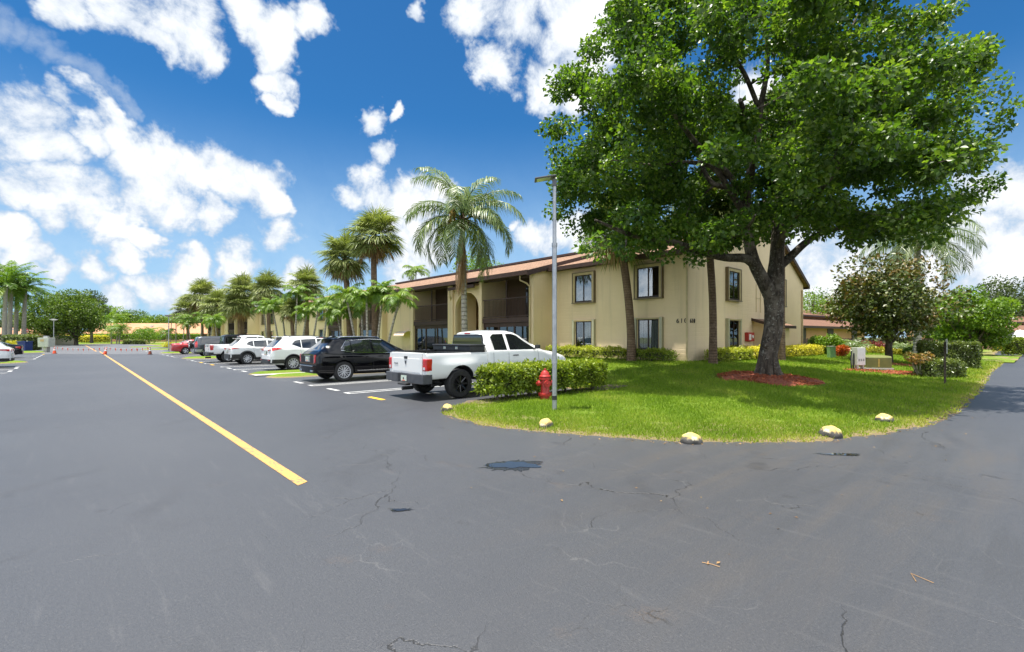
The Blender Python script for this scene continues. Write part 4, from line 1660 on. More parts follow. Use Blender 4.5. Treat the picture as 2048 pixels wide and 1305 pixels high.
def handle(par, B, x, z, s, mat, ln=0.17):
    m = MB()
    y = s * (B.hw(x, z) + 0.028)
    m.cbox((x, y, z), (ln, 0.026, 0.028))
    m.build('door_handle', mat, par, bevel=0.008, local=True)


def seam(par, B, pts, s, wid=0.007):
    """door shut line"""
    m = MB()
    P = []
    for i in range(len(pts) - 1):
        (xa, za), (xb, zb) = pts[i], pts[i + 1]
        n = 8
        for k in range(n + (i == len(pts) - 2)):
            t = k / n
            x, z = xa + (xb - xa) * t, za + (zb - za) * t
            dx, dz = xb - xa, zb - za
            ll = math.hypot(dx, dz)
            px, pz = -dz / ll * wid, dx / ll * wid
            P.append([(x + q * px, s * (B.hw(x + q * px, z + q * pz) + 0.004), z + q * pz) for q in (-0.5, 0.5)])
    m.grid(P)
    return m.build('door_seam', M_BLACK, par, local=True)


def plate(par, x, y, z, w=0.31, h=0.16, tilt=0.0, mark=True):
    m = MB()
    m.cbox((x, y, z), (0.012, w, h), ry=tilt)
    p = m.build('licence_plate', M_PLATE, par, bevel=0.004, local=True)
    if mark:
        m = MB()
        m.lathe([(0.0, -0.008), (0.032, -0.008)], (x, y + 0.01, z), 10, 'x')
        m.cbox((x - 0.0075, y, z - 0.055), (0.002, 0.16, 0.018))
        m.build('emblem', M_ORANGE, p, local=True)


def car(name, label, cat, pos, rz, spec, group):
    """a station-wagon, hatchback or saloon from its profile"""
    t = thing(name, label, cat, (pos[0], pos[1], 0), rz, group)
    B = Body(spec['keys'], spec.get('rad', 0.06))
    R, xr, xf = spec['R'], spec['xr'], spec['xf']
    Ra = R * 1.13
    paint = spec['paint']
    make_body(t, B, paint, [(xr, R + 0.01, Ra), (xf, R + 0.01, Ra)])
    yw = B.hw(xr, 0.6) - 0.125
    for x in (xr, xf):
        for s in (-1, 1):
            wheel(t, x, s * yw, R, 0.235, spec['rim'])
    for s in (-1, 1):
        for nm, lo, hi in spec['windows']:
            B.side(lo, hi, s, 0.007).build('side_window', M_GLASS, t, smooth=60, local=True)
        if 'chrome' in spec:
            for lo, hi in spec['chrome']:
                B.side(lo, hi, s, 0.012, 30, 3).build('window_trim', M_CHROME, t, smooth=60, local=True)
        for pts in spec['seams']:
            seam(t, B, pts, s)
        for x, z in spec['handles']:
            handle(t, B, x, z, s, spec.get('handle_mat', paint))
        if spec.get('clad'):
            for xw in (xr, xf):
                arch_trim(t, B, xw, R + 0.01, Ra * 0.995, Ra * spec.get('archw', 1.13), s, spec['clad'])
            zs = B.par((xr + xf) / 2)[0]
            xa, xb = xr + Ra * 1.02, xf - Ra * 1.02
            B.side([(xa, zs + 0.03), (xb, zs + 0.03)], [(xa, zs + spec.get('cladh', 0.17)), (xb, zs + spec.get('cladh', 0.17))], s, 0.014, 16, 4).build('sill_trim', spec['clad'], t, smooth=60, local=True)
        for lo, hi in spec['tail']:
            B.side(lo, hi, s, 0.012, 12, 6).build('tail_light', M_TAIL, t, smooth=60, local=True)
        for lo, hi in spec.get('extra', []):
            B.side(lo, hi, s, 0.016, 16, 3).build('side_strip', M_CHROME, t, smooth=60, local=True)
        hl = spec['head']
        B.side(hl[0], hl[1], s, 0.010, 10, 4).build('headlight', M_LAMPC, t, smooth=60, local=True)
    rg = spec['rear_glass']
    B.over(*rg, off=0.007, nx=18).build('rear_window', M_GLASS, t, smooth=60, local=True)
    ws = spec['windshield']
    B.over(*ws, off=0.007, nx=18).build('windshield', M_GLASS, t, smooth=60, local=True)
    mirrors(t, B, *spec['mirror'], spec.get('mirror_mat', paint))
    # rear face: bumper band, lamps, plate
    for fn in spec['rear']:
        fn(t, B)
    # front face
    m = MB()
    z0 = B.par(B.L)[0]
    w = B.hw(B.L - 0.01, 0.6)
    m.cbox((B.L + 0.006, 0, z0 + 0.28), (0.03, w * 1.2, 0.20))
    m.build('grille', M_BLACK, t, bevel=0.01, local=True)
    return t, B


def rear_band(z0, z1, mat, wfac=1.0, name='bumper', thick=0.05, xb=0.0):
    """bumper band wrapped round the tail"""
    def f(t, B):
        m = MB()
        P = []
        w0 = B.hw(0.03, (z0 + z1) / 2)
        path = [(0.62, None), (0.45, None), (0.3, None), (0.18, None), (0.08, None)]
        ring = []
        for x, _ in path:
            ring.append((x, -1))
        for z in np.linspace(z0, z1, 4):
            row = []
            for x, _ in path:
                row.append((x, -(B.hw(x, z) + 0.014), z))
            wy = B.hw(0.02, z)
            row += [(-thick * 0.6 + xb, -wy * 0.93, z), (-thick + xb, -wy * 0.6, z), (-thick + xb, wy * 0.6, z), (-thick * 0.6 + xb, wy * 0.93, z)]
            for x, _ in path[::-1]:
                row.append((x, B.hw(x, z) + 0.014, z))
            P.append(row)
        P = np.array(P)
        m.grid(P)
        # close towards the body
        for q in (0, -1):
            inner = [(max(p[0], 0.03) if abs(p[1]) < 0.9 * w0 else p[0], p[1] * 0.96, p[2]) for p in P[q]]
            m.grid(np.array([P[q], inner]))
        m.build(name, mat, t, smooth=50, local=True)
    return f


def rear_lamps(y0, y1, z0, z1, x=-0.006, mat=None, slant=0.0):
    def f(t, B):
        for s in (-1, 1):
            m = MB()
            m.prism([(s * y0, z0), (s * y1, z0 + slant), (s * y1, z1 + slant * 0.3), (s * y0, z1)], 0, x - 0.014, x + 0.03)
            m.build('tail_light', mat or M_TAIL, t, bevel=0.006, local=True)
    return f


def rear_plate(z, recess=None):
    def f(t, B):
        if recess:
            m = MB()
            m.cbox((-0.004, 0, z), (0.016, recess[0], recess[1]))
            m.build('plate_recess', recess[2], t, bevel=0.006, local=True)
        plate(t, -0.02, 0, z)
    return f


def exhausts(z):
    def f(t, B):
        for s in (-1, 1):
            m = MB()
            m.cbox((-0.03, s * 0.55, z), (0.10, 0.22, 0.07))
            m.build('exhaust_tip', M_CHROME, t, bevel=0.012, local=True)
    return f


def spoiler(x, z, w, paint, brake=True):
    def f(t, B):
        m = MB()
        m.cbox((x, 0, z), (0.22, w * 2, 0.035), ry=0.06)
        sp = m.build('roof_spoiler', paint, t, bevel=0.012, local=True)
        m = MB()
        m.cbox((x - 0.112, 0, z), (0.012, 0.34, 0.022))
        m.build('brake_light', M_TAIL, sp, local=True)
    return f


def rails(x0, x1, mat):
    def f(t, B):
        for s in (-1, 1):
            m = MB()
            pts = []
            for i in range(12):
                x = x0 + (x1 - x0) * i / 11
                y = s * (B.par(x)[4] - 0.07)
                pts.append((x, y, B.top(x, y) + (0.045 if 0 < i < 11 else 0.0)))
            m.tube(pts, 0.017, 6)
            m.build('roof_rail', mat, t, smooth=50, local=True)
    return f


def fin(x):
    def f(t, B):
        m = MB()
        z = B.top(x, 0)
        m.prism([(x - 0.09, z - 0.005), (x + 0.1, z - 0.005), (x - 0.05, z + 0.065), (x - 0.09, z + 0.06)], 1, -0.022, 0.022)
        m.build('antenna_fin', M_BLACK, t, bevel=0.006, local=True)
    return f


def suv_keys(L, H, hood, belt, w, sill=0.24, nose=0.80, rg=(0.10, 0.52), wsx=(0.0, 0.0), wt=0.62, tail=0.98):
    """x, z_sill, z_belt, z_top, half belt width, half roof width"""
    a, b = wsx                       # windshield foot and top
    return [(0.0, 0.36, tail - 0.12, tail, w * 0.86, w * 0.80), (0.05, 0.33, tail - 0.06, tail + 0.05, w * 0.92, w * 0.82), (rg[0] + 0.04, 0.30, belt + 0.02, belt + 0.10, w * 0.955, w * 0.80),
            (rg[1], 0.26, belt, H - 0.055, w * 0.985, wt), (rg[1] + 0.25, sill, belt, H - 0.012, w, wt + 0.01), (L * 0.42, sill - 0.02, belt - 0.01, H, w, wt + 0.02),
            (b - 0.15, sill - 0.02, belt - 0.02, H - 0.03, w, wt + 0.01), (b, sill - 0.02, belt - 0.02, H - 0.07, w, wt), (a, sill, belt - 0.05, hood + 0.035, w * 0.99, w * 0.80),
            (a + 0.12, sill, belt - 0.07, hood, w * 0.985, w * 0.8), (L - 0.55, sill, hood - 0.12, hood - 0.045, w * 0.965, w * 0.78), (L - 0.18, sill + 0.02, nose - 0.08, nose + 0.03, w * 0.90, w * 0.7),
            (L, sill + 0.08, nose - 0.22, nose - 0.10, w * 0.78, w * 0.6)]


CARS = 'vehicles parked along the right side of the lot'
# --- black crossover
bk = dict(keys=suv_keys(4.81, 1.68, 1.10, 1.05, 0.95, 0.27, 0.86, (0.16, 0.72), (3.62, 2.72), 0.62, 1.02), R=0.375, xr=1.0, xf=3.86, rim='split', paint=M_PBLACK,
          windows=[('q', [(0.92, 1.20), (1.30, 1.12)], [(0.92, 1.21), (1.16, 1.50), (1.30, 1.52)]), ('r', [(1.34, 1.11), (2.12, 1.08)], [(1.34, 1.52), (2.12, 1.555)]),
                   ('f', [(2.20, 1.08), (3.32, 1.055)], [(2.20, 1.555), (2.62, 1.53), (3.32, 1.06)])],
          chrome=[([(0.90, 1.165), (1.34, 1.075), (3.36, 1.025)], [(0.90, 1.18), (1.34, 1.092), (3.36, 1.042)]), ([(0.92, 1.23), (1.16, 1.52), (2.1, 1.575), (2.62, 1.55)], [(0.92, 1.245), (1.16, 1.535), (2.1, 1.59), (2.62, 1.565)])],
          seams=[[(2.16, 0.36), (2.16, 1.05)], [(1.42, 0.62), (1.32, 1.05)], [(3.36, 0.40), (3.34, 1.02)], [(1.45, 0.37), (3.3, 0.36)]],
          handles=[(1.58, 0.93), (2.46, 0.92)], tail=[], extra=[([(1.5, 0.385), (3.4, 0.385)], [(1.5, 0.41), (3.4, 0.41)])],
          head=([(4.2, 0.72), (4.66, 0.70)], [(4.2, 0.84), (4.66, 0.80)]), rear_glass=(0.17, 0.70, 0.66, 0.58), windshield=(2.78, 3.58, 0.60, 0.72), mirror=(3.12, 1.08),
          rear=[rear_band(0.34, 0.62, M_PBLACK), rear_lamps(0.68, 0.80, 0.70, 1.0, mat=M_TAIL, slant=0.04), rear_plate(0.84, (0.50, 0.20, M_CHROME)), exhausts(0.42), spoiler(0.60, 1.635, 0.58, M_PBLACK), fin(1.0), rails(0.9, 2.6, M_CHROME)])
t, B = car('crossover_car', 'shiny black crossover with chrome window trim, parked next beyond the white pickup with toolbox', 'car', (6.35, 18.35), 0, bk, CARS)
for s in (-1, 1):
    m = MB()
    m.prism([(s * 0.655, 0.70), (s * 0.68, 0.70), (s * 0.68, 1.0), (s * 0.655, 0.98)], 0, -0.024, 0.02)
    m.build('lamp_trim', M_CHROME, t, local=True)
m = MB()
m.cbox((-0.065, 0, 0.60), (0.02, 1.34, 0.035))
m.cbox((-0.012, 0, 0.975), (0.02, 0.62, 0.03))
m.build('chrome_strip', M_CHROME, t, bevel=0.006, local=True)

# --- white crossover
rg_ = dict(keys=suv_keys(4.69, 1.73, 1.10, 1.08, 0.92, 0.26, 0.88, (0.14, 0.62), (3.50, 2.66), 0.60, 1.04), R=0.365, xr=1.02, xf=3.72, rim='ten', paint=M_PWHITE2, clad=M_BLACK, cladh=0.13, archw=1.09,
           windows=[('q', [(0.98, 1.30), (1.42, 1.12)], [(0.98, 1.305), (1.15, 1.48), (1.42, 1.535)]), ('r', [(1.46, 1.115), (2.18, 1.09)], [(1.46, 1.54), (2.18, 1.575)]),
                    ('f', [(2.25, 1.09), (3.28, 1.06)], [(2.25, 1.575), (2.6, 1.55), (3.28, 1.07)])],
           seams=[[(2.22, 0.36), (2.22, 1.07)], [(1.45, 0.62), (1.36, 1.08)], [(3.32, 0.40), (3.30, 1.04)]], handles=[(1.62, 0.97), (2.5, 0.95)],
           tail=[([(0.06, 0.98), (0.50, 1.08)], [(0.06, 1.12), (0.25, 1.17), (0.50, 1.10)])], head=([(4.05, 0.78), (4.55, 0.72)], [(4.05, 0.88), (4.55, 0.82)]),
           rear_glass=(0.15, 0.58, 0.64, 0.56), windshield=(2.72, 3.46, 0.58, 0.70), mirror=(3.06, 1.10),
           rear=[rear_band(0.36, 0.56, M_BLACK), rear_band(0.562, 0.76, M_PWHITE2, name='bumper'), rear_lamps(0.42, 0.79, 0.96, 1.05, slant=0.06), rear_plate(0.86, (0.48, 0.19, M_BLACK)),
                 rear_lamps(0.55, 0.72, 0.50, 0.54, x=-0.055), spoiler(0.52, 1.675, 0.57, M_PWHITE2), rails(0.9, 2.5, M_BLACK), fin(0.95)])
car('crossover_car', 'white crossover with boomerang red tail lamp, just beyond the grass island with a walkway', 'car', (6.95, 25.95), 0, rg_, CARS)

# --- smaller white crossover
cc = dict(keys=suv_keys(4.46, 1.62, 1.06, 1.03, 0.915, 0.25, 0.84, (0.12, 0.60), (3.36, 2.56), 0.58, 1.0), R=0.35, xr=0.89, xf=3.53, rim='ten', paint=M_PWHITE, clad=M_BLACK, cladh=0.20, archw=1.22,
          windows=[('q', [(0.85, 1.22), (1.25, 1.08)], [(0.85, 1.225), (1.02, 1.38), (1.25, 1.43)]), ('r', [(1.29, 1.075), (2.02, 1.05)], [(1.29, 1.435), (2.02, 1.47)]),
                   ('f', [(2.09, 1.05), (3.14, 1.02)], [(2.09, 1.47), (2.5, 1.44), (3.14, 1.03)])],
          seams=[[(2.06, 0.42), (2.06, 1.03)], [(1.30, 0.62), (1.22, 1.04)], [(3.18, 0.42), (3.16, 1.0)]], handles=[(1.48, 0.92), (2.34, 0.91)],
          tail=[([(0.05, 0.93), (0.46, 0.95)], [(0.05, 0.995), (0.22, 1.02), (0.46, 0.965)])], head=([(3.9, 0.74), (4.34, 0.70)], [(3.9, 0.83), (4.34, 0.79)]),
          rear_glass=(0.13, 0.56, 0.62, 0.54), windshield=(2.62, 3.32, 0.56, 0.69), mirror=(2.94, 1.05),
          rear=[rear_band(0.34, 0.62, M_BLACK), rear_lamps(0.36, 0.79, 0.91, 0.975), rear_plate(0.80, (0.44, 0.18, M_BLACK)), spoiler(0.50, 1.565, 0.55, M_PWHITE), rails(0.85, 2.4, M_BLACK)])
car('crossover_car', 'small white crossover with thick black wheel arch cladding and ten spoke alloy wheels', 'car', (6.8, 33.5), 0, cc, CARS)

# --- red saloon
rd = dict(keys=[(0, 0.36, 0.92, 1.0, 0.78, 0.66), (0.06, 0.32, 0.95, 1.04, 0.84, 0.70), (0.30, 0.27, 0.95, 1.08, 0.885, 0.72), (0.62, 0.24, 0.94, 1.10, 0.90, 0.72), (1.30, 0.21, 0.93, 1.36, 0.91, 0.56), (1.62, 0.2, 0.92, 1.435, 0.91, 0.55),
                (2.2, 0.2, 0.92, 1.455, 0.91, 0.56), (2.62, 0.2, 0.91, 1.39, 0.91, 0.55), (3.42, 0.2, 0.89, 0.985, 0.90, 0.70), (4.2, 0.2, 0.80, 0.86, 0.87, 0.7), (4.62, 0.24, 0.66, 0.74, 0.78, 0.6), (4.8, 0.3, 0.5, 0.6, 0.66, 0.5)],
          R=0.335, xr=1.08, xf=3.86, rim='five', paint=M_PRED,
          windows=[('r', [(1.12, 1.02), (1.98, 0.96)], [(1.12, 1.03), (1.55, 1.29), (1.98, 1.345)]), ('f', [(2.04, 0.96), (3.16, 0.935)], [(2.04, 1.345), (2.5, 1.31), (3.16, 0.945)])],
          seams=[[(2.01, 0.3), (2.01, 0.94)], [(3.2, 0.32), (3.18, 0.91)]], handles=[(1.4, 0.86), (2.3, 0.85)], tail=[([(0.04, 0.74), (0.34, 0.84)], [(0.04, 0.92), (0.34, 0.92)])],
          head=([(4.2, 0.62), (4.6, 0.58)], [(4.2, 0.74), (4.6, 0.68)]), rear_glass=(0.72, 1.38, 0.64, 0.54), windshield=(2.58, 3.38, 0.54, 0.68), mirror=(3.0, 0.96),
          rear=[rear_band(0.34, 0.66, M_PRED), rear_lamps(0.46, 0.74, 0.76, 0.90), rear_plate(0.82)])
car('saloon_car', 'bright red saloon car, farthest vehicle in the right hand parking row', 'car', (6.7, 56.7), 0, rd, CARS)

# --- dark grey off-roader with a spare wheel on its tailgate
dk = dict(keys=suv_keys(4.6, 1.74, 1.14, 1.08, 0.90, 0.32, 0.92, (0.05, 0.30), (3.45, 2.8), 0.62, 1.06), R=0.36, xr=0.95, xf=3.6, rim='five', paint=M_PGREY, clad=M_BLACK,
          windows=[('q', [(0.42, 1.14), (1.25, 1.12)], [(0.42, 1.54), (1.25, 1.58)]), ('r', [(1.30, 1.12), (2.1, 1.10)], [(1.30, 1.58), (2.1, 1.60)]), ('f', [(2.17, 1.10), (3.2, 1.08)], [(2.17, 1.60), (2.75, 1.58), (3.2, 1.09)])],
          seams=[[(2.13, 0.42), (2.13, 1.08)]], handles=[(1.5, 0.98), (2.4, 0.97)], tail=[([(0.04, 0.80), (0.22, 0.82)], [(0.04, 1.30), (0.22, 1.30)])],
          head=([(4.0, 0.82), (4.45, 0.78)], [(4.0, 0.95), (4.45, 0.9)]), rear_glass=(0.06, 0.29, 0.62, 0.58), windshield=(2.86, 3.4, 0.58, 0.68), mirror=(3.0, 1.12),
          rear=[rear_band(0.42, 0.64, M_GALV), rear_plate(0.75, (0.4, 0.2, M_BLACK)), rails(0.6, 2.6, M_BLACK)])
t, B = car('off_road_car', 'dark grey off-roader with a spare wheel on its tailgate, beside the red saloon', 'car', (7.2, 48.2), 0, dk, CARS)
sp = wheel(t, -0.14, 0.15, 0.35, 0.22, 'five')
sp.location = (-0.13, 0.12, 1.02)
sp.rotation_euler = (0, 0, math.pi / 2)
sp.name = 'spare_wheel'

# --- black off-roader with upright tail, half hidden by the white pickup
jp = dict(keys=[(0, 0.55, 1.18, 1.20, 0.78, 0.74), (0.03, 0.5, 1.20, 1.24, 0.80, 0.74), (0.10, 0.48, 1.20, 1.80, 0.82, 0.70), (0.3, 0.46, 1.20, 1.86, 0.82, 0.70), (2.3, 0.44, 1.18, 1.87, 0.82, 0.70), (2.55, 0.44, 1.18, 1.82, 0.82, 0.70), (2.85, 0.44, 1.14, 1.20, 0.82, 0.72),
                (4.0, 0.46, 1.06, 1.12, 0.78, 0.66), (4.2, 0.5, 1.0, 1.06, 0.74, 0.6)], R=0.40, xr=0.8, xf=3.35, rim='five', paint=M_PBLACK, rad=0.03, clad=M_BLACK,
          windows=[('q', [(0.25, 1.26), (1.0, 1.26)], [(0.25, 1.70), (1.0, 1.70)]), ('r', [(1.08, 1.25), (1.75, 1.25)], [(1.08, 1.70), (1.75, 1.70)]), ('f', [(1.82, 1.24), (2.5, 1.24)], [(1.82, 1.70), (2.5, 1.68)])],
          seams=[[(1.78, 0.55), (1.78, 1.2)]], handles=[(1.3, 1.1), (2.0, 1.1)], tail=[([(0.03, 0.95), (0.10, 0.95)], [(0.03, 1.15), (0.10, 1.15)])],
          head=([(3.9, 0.8), (4.15, 0.8)], [(3.9, 1.0), (4.15, 1.0)]), rear_glass=(0.045, 0.095, 0.60, 0.58), windshield=(2.6, 2.82, 0.66, 0.70), mirror=(2.5, 1.28),
          rear=[rear_band(0.5, 0.7, M_BLACK)])
t, B = car('off_road_car', 'black boxy off-roader with upright tail showing above the white pickup bed', 'car', (7.75, 40.2), 0, jp, CARS)

# --- cars across the road, tails towards the road
LEFTC = 'vehicles parked along the left side of the lot'
wl = dict(bk, paint=M_PWHITE, rim='five', clad=None, extra=[], chrome=[],
          rear=[rear_band(0.34, 0.50, M_BLACK), rear_band(0.502, 0.72, M_PWHITE), rear_lamps(0.45, 0.81, 0.86, 0.98), rear_plate(0.68), spoiler(0.60, 1.635, 0.58, M_PWHITE)],
          tail=[([(0.05, 0.88), (0.52, 0.94)], [(0.05, 1.0), (0.52, 0.99)])])
car('crossover_car', 'white crossover cut off by the left photo edge, tail towards the road', 'car', (-2.72, 38.9), math.pi, wl, LEFTC)
dl = dict(rd, paint=M_PBLACK, rear=[rear_band(0.30, 0.60, M_PBLACK), rear_lamps(0.40, 0.75, 0.78, 0.90), rear_plate(0.56)])
car('saloon_car', 'black saloon with red tail lamp half hidden behind the white crossover on the left', 'car', (-3.3, 55.2), math.pi, dl, LEFTC)


def pickup(name, label, pos, sp, group):
    t = thing(name, label, 'pickup truck', (pos[0], pos[1], 0), 0, group)
    paint = sp['paint']
    xc = sp['xc']                                   # back of the cab
    R, xr, xf, w = sp['R'], sp['xr'], sp['xf'], sp['w']
    rail = sp['rail']
    Ra = R * 1.16

    def flare(x, z):
        return 0.055 * math.exp(-((x - xr) / 0.55) ** 4) * math.exp(-((z - 0.80) / 0.24) ** 4)
    # bed
    zl = sp['zl']
    Bb = Body([(0.17, zl, rail - 0.03, rail, w - 0.035, w - 0.07), (0.24, zl, rail - 0.03, rail, w - 0.02, w - 0.05), (0.6, zl, rail - 0.03, rail + 0.004, w - 0.02, w - 0.05), (xc - 0.03, zl, rail - 0.03, rail + 0.012, w - 0.02, w - 0.05)], 0.03, flare)
    o = link('cargo_bed', Bb.mesh(50).mesh('cargo_bed'), [paint, M_BLACK], t)
    cuts = []
    c = MB()
    c.box(0.24, -(w - 0.13), 0.86, xc - 0.09, w - 0.13, 2.0)
    co = link('cutter', c.mesh('cutter'), [paint])
    co.parent = t
    cuts.append(co)
    for s in (-1, 1):
        c = MB()
        c.lathe([(Ra, s * 0.5), (Ra, s * 1.5)], (xr, 0, R + 0.05), 40, 'y')
        co = link('cutter', c.mesh('cutter'), [paint])
        co.parent = t
        cuts.append(co)
    bpy.context.view_layer.update()
    boolean_cut(o, cuts)
    me = o.data
    me.materials.clear()
    me.materials.append(paint)
    me.materials.append(M_BLACK)
    for p in me.polygons:
        c = p.center
        r = math.hypot(c.x - xr, c.z - R - 0.05)
        inside = 0.235 < c.x < xc - 0.085 and abs(c.y) < w - 0.125 and c.z > 0.85 and c.z < rail + 0.001
        well = r < Ra * 1.01 and (abs(p.normal.y) < 0.4 or abs(abs(c.y) - 0.5) < 0.02) and abs(c.y) < w + 0.06
        p.material_index = 1 if (inside or well or p.normal.z < -0.8) else 0
    me.polygons.foreach_set('use_smooth', [True] * len(me.polygons))
    me.set_sharp_from_angle(angle=R_(38))
    # cap along the bed rails
    for s in (-1, 1):
        m = MB()
        m.box(0.22, s * (w - 0.135), rail - 0.004, xc - 0.06, s * (w - 0.075), rail + 0.022)
        m.build('bed_rail', M_BLACK, t, bevel=0.008, local=True)
    # tailgate
    m = MB()
    tw = w - 0.20
    m.box(0.135, -tw, zl + 0.10, 0.20, tw, rail - 0.005)
    tg = m.build('tailgate', paint, t, bevel=0.018, local=True)
    m = MB()
    m.box(0.128, -tw + 0.08, zl + 0.2, 0.14, tw - 0.08, rail - 0.16)
    m.build('tailgate_panel', paint, tg, bevel=0.006, local=True)
    m = MB()
    m.cbox((0.128, 0, rail - 0.14), (0.03, 0.16, 0.075))
    m.build('handle', M_BLACK, tg, bevel=0.02, local=True)
    sp['badge'](t, tg, rail, tw)
    for s in (-1, 1):
        m = MB()
        y0, y1 = s * (w - 0.185), s * (w - 0.005)
        m.box(0.145, y0, sp['lz'][0], 0.34, y1, sp['lz'][1])
        tl = m.build('tail_light', M_TAIL, t, bevel=0.03, local=True)
        m = MB()
        m.box(0.138, s * (w - 0.15), sp['lz'][0] + 0.03, 0.15, s * (w - 0.06), sp['lz'][0] + 0.10)
        m.build('reverse_lamp', M_LAMPC, tl, bevel=0.012, local=True)
    # bumper with a step cut for the plate
    m = MB()
    bz0, bz1 = sp['bz']
    poly = [(0.02, -w * 0.55), (0.06, -w * 0.98), (0.34, -w * 0.985), (0.34, -w * 0.93), (0.17, -w * 0.9), (0.17, w * 0.9), (0.34, w * 0.93), (0.34, w * 0.985), (0.06, w * 0.98), (0.02, w * 0.55), (0.02, 0.26), (0.10, 0.24), (0.10, -0.24), (0.02, -0.26)]
    m.prism(poly, 2, bz0, bz1)
    bp = m.build('bumper', sp['bmat'], t, bevel=0.015, local=True)
    m = MB()
    m.box(0.0, -0.22, bz0 - 0.07, 0.15, 0.22, bz0 - 0.02)
    m.tube([(0.02, 0, bz0 - 0.16), (0.35, 0, bz0 - 0.16)], 0.05, 8)
    m.build('tow_hitch', M_BLACK, bp, bevel=0.008, local=True)
    plate(t, 0.085, 0.03, (bz0 + bz1) / 2 - 0.02, 0.30, 0.15)
    m = MB()
    m.tube([(0.55, -w * 0.62, 0.36), (1.0, -w * 0.55, 0.40)], 0.035, 10)
    m.tube([(xr, -w * 0.7, R), (xr, w * 0.7, R)], 0.06, 10)
    m.lathe([(0.0, -0.14), (0.12, -0.1), (0.15, 0), (0.12, 0.1), (0, 0.14)], (xr, 0, R), 12, 'x')
    m.box(0.4, -0.5, 0.46, xc + 2.4, -0.38, 0.56)
    m.box(0.4, 0.38, 0.46, xc + 2.4, 0.5, 0.56)
    m.build('underbody', M_BLACK, t, local=True)
    # cab
    B = Body(sp['keys'], 0.05)
    make_body(t, B, paint, [(xf, R + 0.05, Ra)], 'cab')
    for s in (-1, 1):
        for lo, hi in sp['windows']:
            B.side(lo, hi, s, 0.007).build('side_window', M_GLASS, t, smooth=60, local=True)
        for pts in sp['seams']:
            seam(t, B, pts, s, 0.010)
        for x, z in sp['handles']:
            handle(t, B, x, z, s, M_BLACK, 0.2)
        hl = sp['head']
        B.side(hl[0], hl[1], s, 0.012, 10, 4).build('headlight', M_LAMPC, t, smooth=60, local=True)
        if sp.get('marker'):
            B.side(*sp['marker'], s, 0.016, 4, 3).build('side_marker', M_DASHY, t, local=True)
        for x, yy in ((xr, w - 0.13), (xf, w - 0.14)):
            wheel(t, x, s * yy, R, 0.27, sp['rim'])
    mirrors(t, B, *sp['mirror'], M_BLACK)
    B.over(*sp['windshield'], off=0.007, nx=18).build('windshield', M_GLASS, t, smooth=60, local=True)
    # rear cab window: flat glass set on the back of the cab
    m = MB()
    a, b, z0, z1 = sp['rw']
    m.prism([(-a, z0), (a, z0), (b, z1), (-b, z1)], 0, xc - 0.012, xc + 0.02)
    rw = m.build('rear_window', M_GLASS, t, bevel=0.02, local=True)
    m = MB()
    m.prism([(-a - 0.03, z0 - 0.03), (a + 0.03, z0 - 0.03), (b + 0.03, z1 + 0.03), (-b - 0.03, z1 + 0.03)], 0, xc - 0.006, xc + 0.02)
    m.build('window_seal', M_BLACK, rw, local=True)
    m = MB()
    zt = B.top(xc + 0.1, 0)
    m.cbox((xc - 0.0, 0, zt - 0.055), (0.03, 0.26, 0.04))
    m.build('brake_light', M_TAIL, t, bevel=0.01, local=True)
    return t, B


def badge_near(t, tg, rail, tw):
    m = MB()
    P = [(0.045, -0.01), (0.05, 0.05), (-0.05, 0.05), (-0.045, -0.01), (-0.02, -0.055), (0.0, -0.065), (0.02, -0.055)]
    m.prism([(a * 0.9, rail - 0.27 + b) for a, b in P], 0, 0.118, 0.132)
    m.build('emblem', M_CHROME, tg, local=True)
    m = MB()
    m.prism([(a * 0.5, rail - 0.265 + b * 0.6) for a, b in P], 0, 0.114, 0.12)
    m.build('emblem', M_BLACK, tg, local=True)
    m = MB()                                        # small raised script at the left of the tailgate
    for i, (a, h) in enumerate(((0, 0.05), (0.04, 0.035), (0.075, 0.04), (0.11, 0.03), (0.145, 0.04), (0.18, 0.035))):
        m.box(0.118, 0.62 - a, rail - 0.33, 0.130, 0.595 - a, rail - 0.33 + h)
    m.build('lettering', M_GALV, tg, local=True)


def badge_far(t, tg, rail, tw):
    m = MB()
    for a, b in ((0.45, 0.14), (-0.30, 0.10), (-0.42, 0.3)):
        m.box(0.120, a - 0.08, rail - b - 0.05, 0.131, a + 0.08, rail - b)
    m.build('lettering', M_BLACK, tg, local=True)


